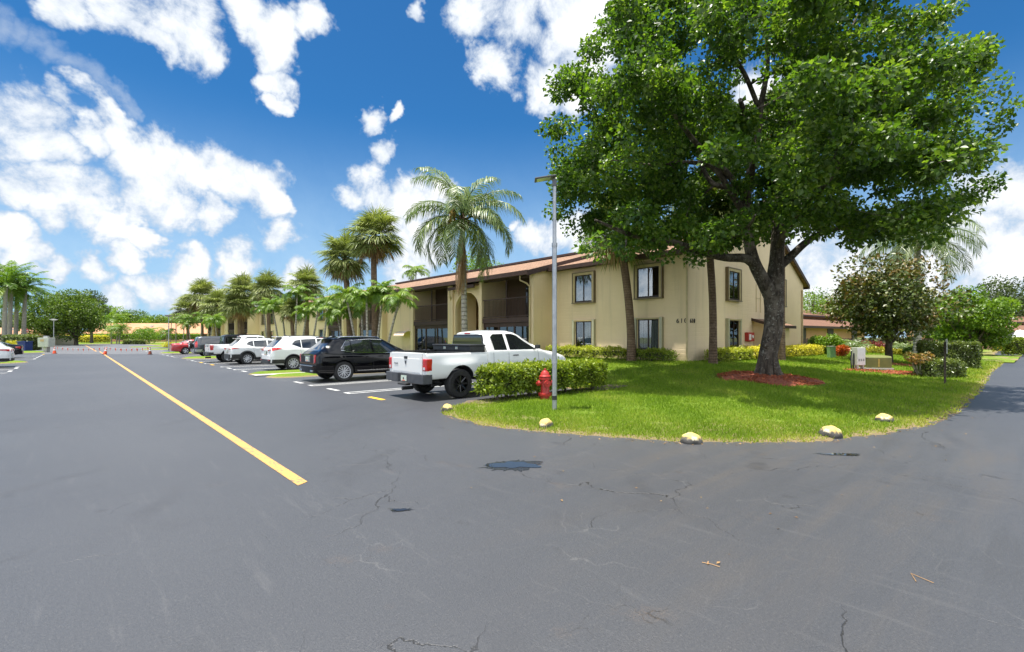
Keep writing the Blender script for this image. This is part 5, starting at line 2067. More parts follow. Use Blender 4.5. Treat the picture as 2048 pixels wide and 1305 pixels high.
M_BUMPG = plain('bumper_grey', (0.065, 0.068, 0.075), (0.05, 0.052, 0.058), 6, 0.45)
ram = dict(paint=M_PWHITE, xc=2.20, R=0.395, xr=1.24, xf=4.80, w=1.0, rail=1.245, zl=0.52, lz=(0.77, 1.09), bz=(0.44, 0.69), bmat=M_BUMPG, rim='truck', badge=badge_near,
           keys=[(2.20, 0.42, 1.26, 1.78, 0.955, 0.60), (2.26, 0.40, 1.27, 1.82, 0.965, 0.67), (2.6, 0.40, 1.27, 1.865, 0.975, 0.70), (3.2, 0.40, 1.27, 1.875, 0.975, 0.70), (3.5, 0.40, 1.27, 1.835, 0.975, 0.69), (3.72, 0.40, 1.265, 1.745, 0.975, 0.68),
                 (4.46, 0.42, 1.22, 1.31, 0.97, 0.80), (4.7, 0.42, 1.14, 1.27, 0.965, 0.78), (5.2, 0.42, 1.06, 1.20, 0.955, 0.76), (5.55, 0.44, 0.95, 1.11, 0.93, 0.72), (5.72, 0.46, 0.80, 0.97, 0.88, 0.66), (5.78, 0.5, 0.62, 0.72, 0.82, 0.6)],
           windows=[([(2.46, 1.285), (2.95, 1.285)], [(2.46, 1.66), (2.56, 1.74), (2.95, 1.755)]), ([(3.06, 1.285), (4.16, 1.285)], [(3.06, 1.755), (3.30, 1.755), (3.52, 1.70), (4.16, 1.30)])],
           seams=[[(2.99, 0.5), (3.0, 1.27)], [(2.42, 0.5), (2.42, 1.27)], [(4.28, 0.5), (4.22, 1.24)], [(2.42, 1.28), (2.46, 1.70), (2.60, 1.80), (3.28, 1.815), (3.62, 1.72), (4.24, 1.27)]],
           handles=[(3.26, 1.12)], head=([(5.35, 0.88), (5.7, 0.82)], [(5.35, 1.04), (5.7, 0.96)]), marker=([(5.56, 0.84), (5.68, 0.80)], [(5.56, 0.98), (5.68, 0.92)]),
           mirror=(4.06, 1.29), windshield=(3.76, 4.40, 0.62, 0.76), rw=(0.80, 0.66, 1.30, 1.70))
trk, _ = pickup('pickup_truck', 'white extended cab pickup with black wheels parked behind the corner hedge and hydrant', (6.45, 11.55), ram, CARS)
m = MB()
m.tube([(4.35, -0.80, 1.22), (4.35, -0.80, 1.48)], 0.006, 5)
m.build('antenna', M_BLACK, trk, local=True)
# crossbed toolbox resting on the rails
tb = thing('tool_box', 'long black metal toolbox lying across the white pickup bed', 'tool box', (8.30, 11.55, 1.27))
m = MB()
m.box(8.05, 11.55 - 0.93, 1.268, 8.57, 11.55 + 0.93, 1.40)
m.box(8.10, 11.55 - 0.84, 0.95, 8.52, 11.55 + 0.84, 1.266)
m.build('box_body', M_BLACK, tb, bevel=0.015)
m = MB()
m.box(8.02, 11.55 - 0.95, 1.402, 8.59, 11.55 + 0.95, 1.445)
m.build('lid', M_BLACK, tb, bevel=0.015)
for a in (-0.30, 0.30):
    m = MB()
    m.box(8.03, 11.55 + a - 0.06, 1.30, 8.049, 11.55 + a + 0.06, 1.38)
    m.build('latch', M_CHROME, tb, bevel=0.006)

rng = dict(ram, w=0.93, xc=2.0, R=0.38, xr=1.17, xf=4.40, rail=1.20, lz=(0.80, 1.14), bz=(0.48, 0.68), rim='five', badge=badge_far, bmat=M_BLACK, marker=None,
           keys=[(2.0, 0.42, 1.22, 1.72, 0.90, 0.58), (2.06, 0.40, 1.22, 1.77, 0.91, 0.62), (2.5, 0.40, 1.22, 1.80, 0.915, 0.64), (3.1, 0.40, 1.22, 1.80, 0.915, 0.64), (3.4, 0.40, 1.21, 1.75, 0.915, 0.62), (4.1, 0.42, 1.16, 1.24, 0.91, 0.75),
                 (4.8, 0.42, 1.02, 1.14, 0.89, 0.7), (5.1, 0.46, 0.8, 0.9, 0.82, 0.6), (5.2, 0.5, 0.6, 0.7, 0.76, 0.5)],
           windows=[([(2.25, 1.24), (2.95, 1.23)], [(2.25, 1.6), (2.35, 1.68), (2.95, 1.70)]), ([(3.02, 1.23), (3.9, 1.22)], [(3.02, 1.70), (3.3, 1.67), (3.9, 1.23)])],
           seams=[[(2.98, 0.5), (2.98, 1.2)]], handles=[(2.4, 1.08), (3.2, 1.07)], head=([(4.7, 0.8), (5.0, 0.78)], [(4.7, 0.95), (5.0, 0.9)]), mirror=(3.75, 1.24),
           windshield=(3.46, 4.04, 0.58, 0.72), rw=(0.74, 0.62, 1.25, 1.62))
pickup('pickup_truck', 'farther white pickup with square red tail lamps and black badges on its tailgate', (6.2, 36.95), rng, CARS)


M_LAMPG = plain('lamp_grey', (0.10, 0.105, 0.11), None, 5, 0.45)


# ------------------------------------------------------------------ street furniture
def lamp_post(p, z0, h, label, group=None, head='flat'):
    t = thing('street_lamp', label, 'lamp post', (p[0], p[1], z0), 0, group)
    m = MB()
    m.tube([(0, 0, -0.1), (0, 0, 1.05)], 0.052, 14)
    m.tube([(0, 0, 1.0), (0, 0, 1.08)], 0.064, 14)
    m.tube([(0, 0, 1.08), (0, 0, h * 0.74)], 0.050, 14)
    m.tube([(0, 0, h * 0.73), (0, 0, h * 0.745)], 0.060, 14)
    m.tube([(0, 0, h * 0.745), (0, 0, h)], 0.041, 14)
    m.build('pole', M_GALV, t, smooth=40, local=True)
    m = MB()
    m.tube([(0, 0, 0.22), (0, 0, 0.31)], 0.0555, 14)
    m.build('band', M_BLACK, t, smooth=40, local=True)
    dx, dy = -RT[0], -RT[1]
    a = math.atan2(dy, dx)
    if head == 'flat':
        m = MB()
        m.cbox((0, 0, h + 0.06), (0.09, 0.09, 0.16), a)
        m.cbox((dx * 0.20, dy * 0.20, h + 0.16), (0.46, 0.28, 0.032), a, ry=0.16)
        hd = m.build('lamp_head', M_LAMPG, t, bevel=0.012, local=True)
        m = MB()
        m.cbox((dx * 0.235, dy * 0.235, h + 0.140), (0.30, 0.22, 0.012), a, ry=0.16)
        m.build('lens', M_LAMPC, hd, local=True)
    else:
        m = MB()
        m.lathe([(0.05, h - 0.05), (0.10, h + 0.02), (0.40, h + 0.16), (0.42, h + 0.22), (0.0, h + 0.26)], n=20)
        m.build('lamp_head', M_WHITE if head == 'white' else M_GALV, t, smooth=40, local=True)
    return t


p = G(1109, 821, 0.08)
lamp_post(p, H(*p), 4.82, 'galvanised lamp post with flat black head standing on the corner lawn by the hydrant')
p = G(337.5, 706)
lamp_post(p, 0.05, 3.75, 'lamp post with round grey cap beside the red saloon', None, 'grey')
p = PZ(107.5, 62)
lamp_post(p, 0.05, 3.7, 'lamp post with white round cap behind the beige utility cabinet', None, 'white')

# hydrant
p = G(1090, 797, 0.10)
hz_ = H(*p)
t = thing('fire_hydrant', 'red fire hydrant in front of the clipped hedge', 'hydrant', (p[0], p[1], hz_))
m = MB()
m.lathe([(0.115, -0.1), (0.115, 0.10), (0.165, 0.10), (0.17, 0.155), (0.12, 0.16), (0.112, 0.20), (0.108, 0.50), (0.155, 0.515), (0.155, 0.55), (0.118, 0.56), (0.115, 0.575)], n=28)
m.build('barrel', M_RED, t, smooth=35, local=True)
m = MB()
m.lathe([(0.150, 0.576), (0.150, 0.60), (0.118, 0.62), (0.105, 0.68), (0.06, 0.735), (0.035, 0.74), (0.033, 0.79), (0.0, 0.795)], n=28)
m.build('bonnet', M_RED, t, smooth=35, local=True)
af = math.atan2(-p[1], -p[0])
for k, (aa, r) in enumerate(((af + 0.35, 0.075), (af + 0.35 + 1.57, 0.06), (af + 0.35 - 1.57, 0.06))):
    m = MB()
    q = Vector((math.cos(aa), math.sin(aa), 0))
    m.tube([q * 0.08 + Vector((0, 0, 0.42)), q * 0.15 + Vector((0, 0, 0.42))], r * 0.85, 16)
    m.tube([q * 0.15 + Vector((0, 0, 0.42)), q * 0.205 + Vector((0, 0, 0.42))], r * 1.12, 16)
    m.tube([q * 0.205 + Vector((0, 0, 0.42)), q * 0.24 + Vector((0, 0, 0.42))], r * 0.3, 5)
    m.build('nozzle_cap', M_RED, t, smooth=35, local=True)
m = MB()
for k in range(8):
    a = 2 * math.pi * k / 8
    m.lathe([(0.016, 0.09), (0.016, 0.18), (0, 0.185)], (0.148 * math.cos(a), 0.148 * math.sin(a), 0), 6)
m.build('bolts', M_RED, t, local=True)


# painted kerb domes
def dome_mat():
    m, t, b = newmat('dome_paint')
    co = objco(t)
    sp_ = nd(t, 'ShaderNodeSeparateXYZ')
    t.links.new(co, sp_.inputs[0])
    n1 = noise(t, 9, 5, 0.7, co)
    col = mixc(t, maprange(t, n1, 0.5, 0.66), (0.54, 0.40, 0.12), (0.52, 0.48, 0.38))
    zz = math_n(t, 'ADD', sp_.outputs['Z'], math_n(t, 'MULTIPLY_ADD', n1, 0.16, -0.08))
    col = mixc(t, maprange(t, zz, 0.095, 0.055), col, (0.05, 0.047, 0.042))
    t.links.new(col, b.inputs['Base Color'])
    b.inputs['Roughness'].default_value = 0.75
    bump(t, b, noise(t, 40, 4, 0.7, co), 0.5, 0.01)
    return m


M_DOME = dome_mat()
for px, py, r, lab in ((895, 822, 0.13, 'small pale yellow dome marker at the tip of the lawn beside the parking bay'), (1092, 857, 0.155, 'yellow painted dome marker at the lawn edge in front of the lamp post'),
                       (1383, 885, 0.165, 'yellow and black dome marker at the frontmost point of the lawn edge'), (1661, 873, 0.165, 'yellow dome marker on bare soil at the lawn edge, second from the right'),
                       (1769, 846, 0.165, 'worn yellow dome marker standing farthest right on the lawn corner')):
    c = G(px, py, 0.03)
    d = math.hypot(*c)
    c = (c[0] + c[0] / d * r * 0.8, c[1] + c[1] / d * r * 0.8)
    m = MB()
    rg = random.Random(px)
    m.lathe([(r * math.cos(a) * (1.0 - 0.06 * rg.random()), 0.155 * math.sin(a)) for a in [R_(-30 + 120 * i / 14) for i in range(14)]] + [(0.0, 0.155)], n=28)
    o = m.build('dome_marker', M_DOME, None, smooth=60)
    o.location = (c[0], c[1], max(0.0, H(*c)) - 0.0)
    o.rotation_euler = (0.12 * rg.uniform(-1, 1), 0.12 * rg.uniform(-1, 1), rg.random() * 6)
    for v in o.data.vertices:
        v.co.x *= 1.0 + 0.12 * math.sin(px)
        v.co += v.normal * 0.008 * math.sin(v.co.x * 31 + px) * math.cos(v.co.y * 27 + v.co.z * 40)
    tag(o, lab, 'dome marker', 'painted dome markers along the lawn edge')

# traffic cones with a flagged line between them
CONES = []
for px, py, lean, lab in ((109, 708, 0, 'faded orange traffic cone with dark base beside the beige cabinet'), (209.5, 709.5, 0.22, 'bright orange traffic cone leaning on the yellow centre line'),
                          (300, 709.5, 0.0, 'dark stained traffic cone on the right side of the road')):
    c = G(px, py)
    t = thing('traffic_cone', lab, 'traffic cone', (c[0], c[1], 0), 0, 'traffic cones across the road')
    t.rotation_euler = (lean * 0.3, lean, 0)
    m = MB()
    m.lathe([(0.155, 0.03), (0.03, 0.72), (0.0, 0.725)], n=20)
    m.build('cone_body', M_ORANGE if px != 300 else plain('cone_stained', (0.30, 0.07, 0.035), (0.10, 0.04, 0.03), 5, 0.8), t, smooth=40, local=True)
    m = MB()
    m.lathe([(0.105, 0.34), (0.083, 0.47)], n=20)
    m.lathe([(0.068, 0.545), (0.054, 0.63)], n=20)
    m.build('reflective_collar', M_WHITE, t, smooth=40, local=True)
    m = MB()
    m.box(-0.21, -0.21, 0.0, 0.21, 0.21, 0.035)
    m.build('base', M_BLACK, t, bevel=0.012, local=True)
    CONES.append(Vector((c[0] + 0.7 * lean, c[1], 0.70)))
t = thing('pennant_line', 'sagging line of small orange flags tied between the traffic cones', 'flag line', tuple(CONES[0]))
m = MB()
f = MB()
for a, b, nfl in ((CONES[0], CONES[1], 10), (CONES[1], CONES[2], 8)):
    pts = [a.lerp(b, i / 16) - Vector((0, 0, 0.16 * 4 * (i / 16) * (1 - i / 16))) for i in range(17)]
    m.tube(pts, 0.004, 4)
    for k in range(nfl):
        q = a.lerp(b, (k + 0.6) / nfl)
        s_ = (k + 0.6) / nfl
        z = q.z - 0.16 * 4 * s_ * (1 - s_)
        d = (b - a).normalized()
        w = 0.06 + 0.05 * ((k * 7) % 3) / 2
        f.add([(q.x - d.x * w, q.y - d.y * w, z), (q.x + d.x * w, q.y + d.y * w, z), (q.x + 0.02, q.y, z - 0.30)], [(0, 1, 2)])
m.build('line', M_WHITE, t)
f.build('flags', M_ORANGE, t)

# transformer, cabinets, pedestal, sign
AZR = math.atan2(RT[1], RT[0])


def boxed(name, label, cat, px, py, z, w, d, h, mat, rz, parts=None, bev=0.015, lift=0.0):
    c = G(px, py, z)
    c = (c[0] + FW[0] * d / 2, c[1] + FW[1] * d / 2)
    t = thing(name, label, cat, (c[0], c[1], H(*c)), rz)
    return t


t = boxed('transformer', 'low olive green pad transformer behind the white meter cabinet', 'transformer', 1762, 737, 0.28, 1.0, 0.9, 0.62, M_OLIVE, AZR - 0.15)
m = MB()
m.cbox((0, 0, 0.02), (1.15, 0.95, 0.16))
m.build('pad', M_CONC, t, bevel=0.01, local=True)
m = MB()
m.prism([(-0.42, 0.10), (-0.42, 0.56), (-0.36, 0.62), (0.36, 0.66), (0.42, 0.60), (0.42, 0.10)], 0, -0.52, 0.52)
m.build('housing', M_OLIVE, t, bevel=0.012, local=True)
m = MB()
m.box(-0.50, -0.435, 0.13, 0.50, -0.425, 0.55)
dr_ = m.build('door', M_OLIVE, t, bevel=0.004, local=True)
m = MB()
m.box(-0.04, -0.445, 0.15, 0.02, -0.436, 0.5)
m.build('warning_strip', plain('label_amber', (0.45, 0.34, 0.08)), dr_, local=True)

t = boxed('meter_cabinet', 'white electric meter cabinet on a post beside the olive transformer', 'cabinet', 1722, 738, 0.28, 0.5, 0.3, 1.0, M_WHITE, AZR + 0.28)
m = MB()
m.box(-0.24, -0.12, 0.22, 0.24, 0.12, 1.0)
hb = m.build('housing', M_BEIGE, t, bevel=0.012, local=True)
m = MB()
m.box(-0.225, -0.135, 0.24, 0.225, -0.122, 0.97)
dd_ = m.build('door', M_WHITE, hb, bevel=0.004, local=True)
m = MB()
for k in range(3):
    m.box(-0.18 + k * 0.13, -0.141, 0.47, -0.10 + k * 0.13, -0.1355, 0.50)
    m.box(-0.18 + k * 0.13, -0.141, 0.41, -0.10 + k * 0.13, -0.1355, 0.44)
m.build('vent', M_SASH, hb, local=True)
m = MB()
m.box(-0.20, -0.10, -0.1, -0.12, 0.02, 0.22)
m.box(0.12, -0.10, -0.1, 0.2, 0.02, 0.22)
m.build('legs', M_CONC, t, local=True)
m = MB()
m.tube([(-0.27, 0.0, 0.75), (-0.31, 0, 0.5), (-0.30, 0, 0.2), (-0.26, 0, -0.05)], 0.03, 7)
m.tube([(-0.32, 0.06, 0.85), (-0.36, 0.06, 0.5), (-0.33, 0.05, -0.05)], 0.025, 7)
m.tube([(0.24, 0, 0.55), (0.6, 0.0, 0.53)], 0.02, 6)
m.build('conduit', M_BLACK, t, smooth=40, local=True)

t = boxed('utility_pedestal', 'small green ribbed utility pedestal standing on the lawn beside the round bush', 'pedestal', 1666, 715, 0.45, 0.36, 0.3, 0.7, M_GRNBOX, AZR)
m = MB()
m.cbox((0, 0, 0.34), (0.36, 0.30, 0.72))
pe = m.build('housing', M_GRNBOX, t, bevel=0.03, local=True)
m = MB()
for k in range(5):
    for j in (-1, 1):
        m.cbox((j * 0.085, -0.152, 0.12 + k * 0.115), (0.12, 0.02, 0.05))
m.build('ribs', M_GRNBOX, pe, bevel=0.006, local=True)
m = MB()
m.cbox((0, 0, 0.715), (0.38, 0.32, 0.03))
m.build('cap', M_BEIGE, t, bevel=0.008, local=True)

c = G(1890, 767, 0.08)
t = thing('sign_post', 'wooden post with a narrow white sign near the right road edge', 'sign', (c[0], c[1], H(*c)), AZR + 0.95)
t.rotation_euler = (0.0, 0.04, AZR + 0.95)
m = MB()
m.cbox((0, 0, 0.66), (0.075, 0.055, 1.6))
m.build('post', M_BARK2, t, bevel=0.006, local=True)
m = MB()
m.cbox((0.0, -0.036, 1.30), (0.38, 0.012, 0.50))
pl_ = m.build('sign_plate', M_WHITE, t, bevel=0.003, local=True)
m = MB()
m.cbox((0.0, -0.0435, 1.40), (0.17, 0.002, 0.10))
m.cbox((-0.04, -0.0435, 1.26), (0.05, 0.002, 0.06))
m.build('pictogram', M_LETTER, pl_, local=True)

# beige box on a post across the road
c = G(93, 705)
t = thing('utility_cabinet', 'beige utility box on a short concrete post, left of the road', 'cabinet', (c[0], c[1], 0.04), AZR)
m = MB()
m.cbox((0, 0, 0.25), (0.42, 0.42, 0.66))
m.build('pedestal', M_CONC, t, bevel=0.02, local=True)
m = MB()
m.prism([(-0.58, 0.55), (0.58, 0.55), (0.60, 1.55), (-0.60, 1.55)], 1, -0.4, 0.4)
hb = m.build('housing', M_BEIGE, t, bevel=0.03, local=True)
m = MB()
m.cbox((-0.1, -0.408, 1.26), (0.42, 0.012, 0.24))
m.build('label_plate', plain('label_tan', (0.45, 0.30, 0.13), (0.5, 0.38, 0.2), 30), hb, local=True)
m = MB()
m.box(-0.40, 0.05, 1.552, 0.05, 0.30, 1.75)
m.build('top_box', M_GALV, t, bevel=0.02, local=True)

c = PZ(50, 57)
t = thing('recycling_bin', 'dark blue wheeled bin standing behind the black saloon by the hedge', 'bin', (c[0], c[1], 0.02), AZR)
m = MB()
m.cbox((0, 0, 0.55), (0.95, 0.9, 1.05))
m.build('tub', M_BLUE, t, bevel=0.03, local=True)
m = MB()
m.cbox((0, -0.02, 1.12), (1.05, 1.0, 0.07))
m.build('lid', M_BLUE, t, bevel=0.02, local=True)
c = PZ(53.5, 90)
t = thing('stop_sign', 'small red stop sign far off among the palm trunks', 'stop sign', (c[0], c[1], 0.0), AZR)
m = MB()
m.tube([(0, 0, -0.3), (0, 0, 2.9)], 0.04, 6)
m.build('post', M_GALV, t, local=True)
m = MB()
m.prism([(0.4 * math.cos(R_(22.5 + 45 * k)), 2.9 + 0.4 * math.sin(R_(22.5 + 45 * k))) for k in range(8)], 1, -0.06, -0.041)
fc_ = m.build('sign_face', M_RED, t, local=True)
text_obj('lettering', 'STOP', 0.3, (0, -0.066, 2.9), (R_(90), 0, 0), M_WHITE, fc_, 0.002)

# fallen twigs on the asphalt
for i, (px, py, pts) in enumerate(((1836, 1158, [(-0.055, -0.05), (0.0, 0.06), (0.045, -0.07)]), (1421, 1131, [(-0.05, 0.03), (0.01, 0.0), (0.05, -0.04)]))):
    c = G(px, py)
    m = MB()
    m.tube([(c[0] + a * RT[0] + b * FW[0], c[1] + a * RT[1] + b * FW[1], 0.008) for a, b in pts], 0.0025, 5)
    if i:
        m.tube([(c[0] - 0.02 * RT[0], c[1] - 0.02 * RT[1], 0.009), (c[0] + 0.04 * FW[0], c[1] + 0.04 * FW[1], 0.009)], 0.004, 5)
    o = m.build('fallen_twig', plain('twig_tan%d' % i, (0.42, 0.24, 0.10)), None)
    tag(o, ('forked dry tan twig lying on the asphalt near the right edge', 'small crumpled dry twig lying on the asphalt near the lower middle')[i], 'twig')


# ------------------------------------------------------------------ vegetation
def leaf_obj(name, parts, mat, parent, org=None):
    """parts: list of (V, F, rnd) with triangles"""
    Vs, Fs, Rs, b = [], [], [], 0
    for V, F, r in parts:
        Vs.append(V)
        Fs.append(F + b)
        Rs.append(r)
        b += len(V)
    V = np.concatenate(Vs)
    if org is not None:
        V = V - np.array(org)
    me = npmesh(name, V, np.concatenate(Fs), np.concatenate(Rs))
    return link(name, me, mat, parent)


def blob_leaves(C, Rx, Rz, n, L, rn0, rnv=0.5, up=0.5, shell=0.55):
    """leaves filling lumps: C (k,3) centres, Rx/Rz radii, n leaves per lump"""
    k = len(C)
    d = rand_dirs(k * n)
    rr = (shell + (1 - shell) * RNG.random(k * n)) ** 0.7
    Rx = np.repeat(np.broadcast_to(Rx, k), n)
    Rz = np.repeat(np.broadcast_to(Rz, k), n)
    P = np.repeat(C, n, 0) + np.stack([d[:, 0] * Rx * rr, d[:, 1] * Rx * rr, d[:, 2] * Rz * rr], 1)
    T = unit(d * 0.6 + rand_dirs(k * n) * 0.9 + np.array([0, 0, -0.25]))
    N = unit(rand_dirs(k * n) + np.array([0, 0, up]) + d * 0.6)
    ll = L * (0.65 + 0.7 * RNG.random(k * n))
    V, F = leaves(P, T, N, ll, ll * 0.72, 0.2)
    base = np.repeat(np.broadcast_to(rn0, k), n)
    rn = np.clip(base + (RNG.random(k * n) - 0.5) * rnv, 0, 1)
    return V, F, np.repeat(rn, 4)


def limb_path(a, b, wob, n=7, sag=0.0):
    a, b = Vector(a), Vector(b)
    out = []
    ph = random.random() * 6
    side = (b - a).cross(Vector((0, 0, 1)))
    side = side.normalized() if side.length > 1e-3 else Vector((1, 0, 0))
    L = (b - a).length
    for i in range(n + 1):
        t = i / n
        p = a.lerp(b, t)
        p += side * math.sin(t * 5 + ph) * wob * L * t * (1.2 - t) + Vector((0, 0, -sag * L * math.sin(math.pi * t)))
        out.append(p)
    return out


def tree(name, label, loc, h, r, mat, nleaf, L, group=None, trunk_h=None, trunk_r=0.22, bark=None, lumps=26, zsq=0.8, cat='tree', seed=1, flat=False):
    """broadleaf tree: tapered trunk with limbs, crown of many small leaves in uneven lumps"""
    rg = np.random.default_rng(seed)
    t = thing(name, label, cat, loc, 0, group)
    th = trunk_h or h * 0.3
    cz = (h + th) / 2
    rz = (h - th) / 2
    C, S = [], []
    for i in range(lumps):
        d = unit(rg.normal(size=(1, 3)))[0]
        if flat and d[2] < -0.2:
            d[2] *= 0.3
        q = 0.45 + 0.42 * rg.random()
        C.append((d[0] * r * q, d[1] * r * q, cz + d[2] * rz * q))
        S.append(r * (0.26 + 0.20 * rg.random()))
    C, S = np.array(C), np.array(S)
    m = MB()
    random.seed(seed)
    m.tube([(0, 0, -0.3), (0.02, 0, 0.1), (0.03, 0.02, th * 0.6), (0, 0, th), (0.1, 0, cz)], [trunk_r * 1.5, trunk_r * 1.15, trunk_r, trunk_r * 0.9, trunk_r * 0.35], 10)
    for i in range(0, lumps, 2):
        a = (0, 0, th * (0.75 + 0.5 * random.random()))
        m.tube(limb_path(a, C[i], 0.08, 6), [trunk_r * x for x in (0.5, 0.42, 0.34, 0.26, 0.2, 0.13, 0.06)], 6)
    m.build('trunk', bark or M_BARK2, t, smooth=50, local=True)
    tone = 0.32 + 0.36 * rg.random(lumps)
    parts = [blob_leaves(C, S, S * zsq, nleaf // lumps, L, tone)]
    leaf_obj('crown', parts, mat, t)
    return t


def fronds_pinnate(n, length, e_hi, e_lo, droop, nl, lw, ll, hang, seed, twist=0.0):
    """arched feather fronds round the origin; returns leaflets (V, F, rnd) and rachis paths"""
    rg = np.random.default_rng(seed)
    Vs, Fs, Rs, paths, b = [], [], [], [], 0
    for k in range(n):
        az = k * 2.39996 + rg.normal() * 0.15
        e0 = e_hi + (e_lo - e_hi) * (k / max(1, n - 1)) + rg.normal() * 0.08
        dr = droop * (0.8 + 0.4 * rg.random())
        ln = length * (0.85 + 0.25 * rg.random())
        ns = 14
        p = np.zeros(3)
        pts, tans = [p.copy()], []
        for i in range(ns):
            s = (i + 0.5) / ns
            e = e0 - dr * s ** 1.35
            d = np.array([math.cos(az) * math.cos(e), math.sin(az) * math.cos(e), math.sin(e)])
            tans.append(d)
            p = p + d * ln / ns
            pts.append(p.copy())
        pts, tans = np.array(pts), np.array(tans + [tans[-1]])
        paths.append(pts)
        s = np.repeat(np.linspace(0.13, 1.0, nl), 2)
        sd_ = np.tile([-1.0, 1.0], nl)
        f = s * ns
        i0 = np.minimum(f.astype(int), ns - 1)
        P = pts[i0] + (pts[i0 + 1] - pts[i0]) * (f - i0)[:, None]
        T = tans[i0]
        side = np.cross(T, np.array([0, 0, 1.0]))
        nside = np.linalg.norm(side, axis=1, keepdims=True)
        side = np.where(nside < 0.15, np.array([-math.sin(az), math.cos(az), 0]), side / np.maximum(nside, 1e-6))
        upv = np.cross(side, T)
        m_ = len(s)
        D = unit(side * sd_[:, None] * 0.9 + T * 0.65 + upv * (0.35 * rg.random(m_) - 0.05)[:, None] + rg.normal(size=(m_, 3)) * 0.10)
        ln2 = ll * (0.45 + 0.75 * np.sin(np.pi * np.clip(s * 0.85 + 0.12, 0, 1))) * (0.85 + 0.3 * rg.random(m_))
        M1 = P + D * (ln2 * 0.5)[:, None] + np.array([0, 0, -1.0]) * (ln2 * hang * 0.22)[:, None]
        D2 = unit(D * (1 - hang * 0.6) + np.array([0, 0, -hang]))
        M2 = M1 + D2 * (ln2 * 0.5)[:, None]
        wv = unit(np.cross(D, upv + 0.3 * rg.normal(size=(m_, 3)))) * lw
        V = np.stack([P - wv * 0.5, P + wv * 0.5, M1 - wv, M1 + wv, M2], 1)
        q = np.arange(m_)[:, None] * 5 + b
        Fs.append(np.concatenate([q + np.array([0, 1, 3]), q + np.array([0, 3, 2]), q + np.array([2, 3, 4])], 0))
        Vs.append(V.reshape(-1, 3))
        tone = np.clip(0.35 + 0.4 * rg.random() + (rg.random(m_) - 0.5) * 0.5, 0, 1)
        Rs.append(np.repeat(tone, 5))
        b += m_ * 5
    return np.concatenate(Vs), np.concatenate(Fs), np.concatenate(Rs), paths


def fan_leaves(n, e_range, pet, R, blades, seed, droop=0.5):
    """costapalmate fan leaves on stalks round the origin"""
    rg = np.random.default_rng(seed)
    Vs, Fs, Rs, stalks, b = [], [], [], [], 0
    for k in range(n):
        az = k * 2.39996 + rg.normal() * 0.2
        e = e_range[0] + (e_range[1] - e_range[0]) * ((k + 0.5) / n) + rg.normal() * 0.20
        d = np.array([math.cos(az) * math.cos(e), math.sin(az) * math.cos(e), math.sin(e)])
        pl = pet * (0.6 + 0.75 * rg.random())
        c = d * pl + np.array([0, 0, -0.12 * pl * math.cos(e)])
        stalks.append(np.array([d * 0.1, d * pl * 0.6, c]))
        d2 = unit((d + np.array([0, 0, -droop * 0.35 * math.cos(e)]))[None])[0]
        sidev = unit(np.cross(d2, np.array([0, 0, 1.0]))[None] + 1e-6)[0]
        upv = np.cross(sidev, d2)
        a = np.linspace(-1.95, 1.95, blades) + rg.normal(size=blades) * 0.04
        D = d2[None] * np.cos(a)[:, None] + sidev[None] * np.sin(a)[:, None]
        D = unit(D + upv[None] * (0.25 * np.abs(np.sin(a)))[:, None])
        L = R * (0.75 + 0.35 * np.cos(a * 0.5)) * (0.85 + 0.3 * rg.random(blades))
        M1 = c + D * (L * 0.55)[:, None]
        D2 = unit(D * 0.75 + np.array([0, 0, -1.0]) * (droop * (0.6 + 0.8 * rg.random(blades)))[:, None])
        M2 = M1 + D2 * (L * 0.5)[:, None]
        wv = unit(np.cross(D, upv[None]) + rg.normal(size=(blades, 3)) * 0.4) * (R * 0.030)
        V = np.stack([np.repeat(c[None], blades, 0), M1 - wv, M1 + wv, M2], 1)
        q = np.arange(blades)[:, None] * 4 + b
        Fs.append(np.concatenate([q + np.array([0, 1, 2]), q + np.array([1, 3, 2])], 0))
        Vs.append(V.reshape(-1, 3))
        tone = np.clip(0.30 + 0.4 * rg.random() + (rg.random(blades) - 0.5) * 0.6, 0, 1)
        Rs.append(np.repeat(tone, 4))
        b += blades * 4
    return np.concatenate(Vs), np.concatenate(Fs), np.concatenate(Rs), stalks


def trunk_curve(h, lean, r0, r1, n=9, bulge=1.0, wob=0.0):
    pts, rr = [], []
    for i in range(n + 1):
        t = i / n
        pts.append((lean[0] * t ** 1.4 + wob * math.sin(t * 6), lean[1] * t ** 1.4 + wob * math.cos(t * 5), -0.25 + (h + 0.25) * t))
        rr.append((r0 + (r1 - r0) * t) * (1 + (bulge - 1) * max(0, 1 - t * 6)))
    return pts, rr


def sabal(label, loc, h, r, seed, lean=(0, 0), group=None, n=52, dead=14, rt=0.17):
    t = thing('cabbage_palm', label, 'palm tree', loc, 0, group)
    m = MB()
    pts, rr = trunk_curve(h, lean, rt * 1.1, rt * 0.95, bulge=1.3, wob=0.05)
    m.tube(pts, rr, 12)
    m.build('trunk', M_PALMT, t, smooth=50, local=True)
    top = np.array(pts[-1])
    V, F, R, st = fan_leaves(int(n * 1.35), (1.5, -0.95), r * 0.55, r * 0.64, 34, seed, 0.55)
    c = leaf_obj('crown', [(V + top, F, R)], M_FAN, t)
    m = MB()
    for s in st:
        m.tube([tuple(q + top) for q in s], [0.03, 0.022, 0.014], 4, cap=False)
    m.build('stalks', M_FAN, c, local=True)
    V, F, R, st = fan_leaves(int(dead * 1.2), (-0.75, -1.35), r * 0.5, r * 0.55, 20, seed + 50, 0.9)
    leaf_obj('dead_fronds', [(V + top, F, R)], M_DEADF, t)
    return t


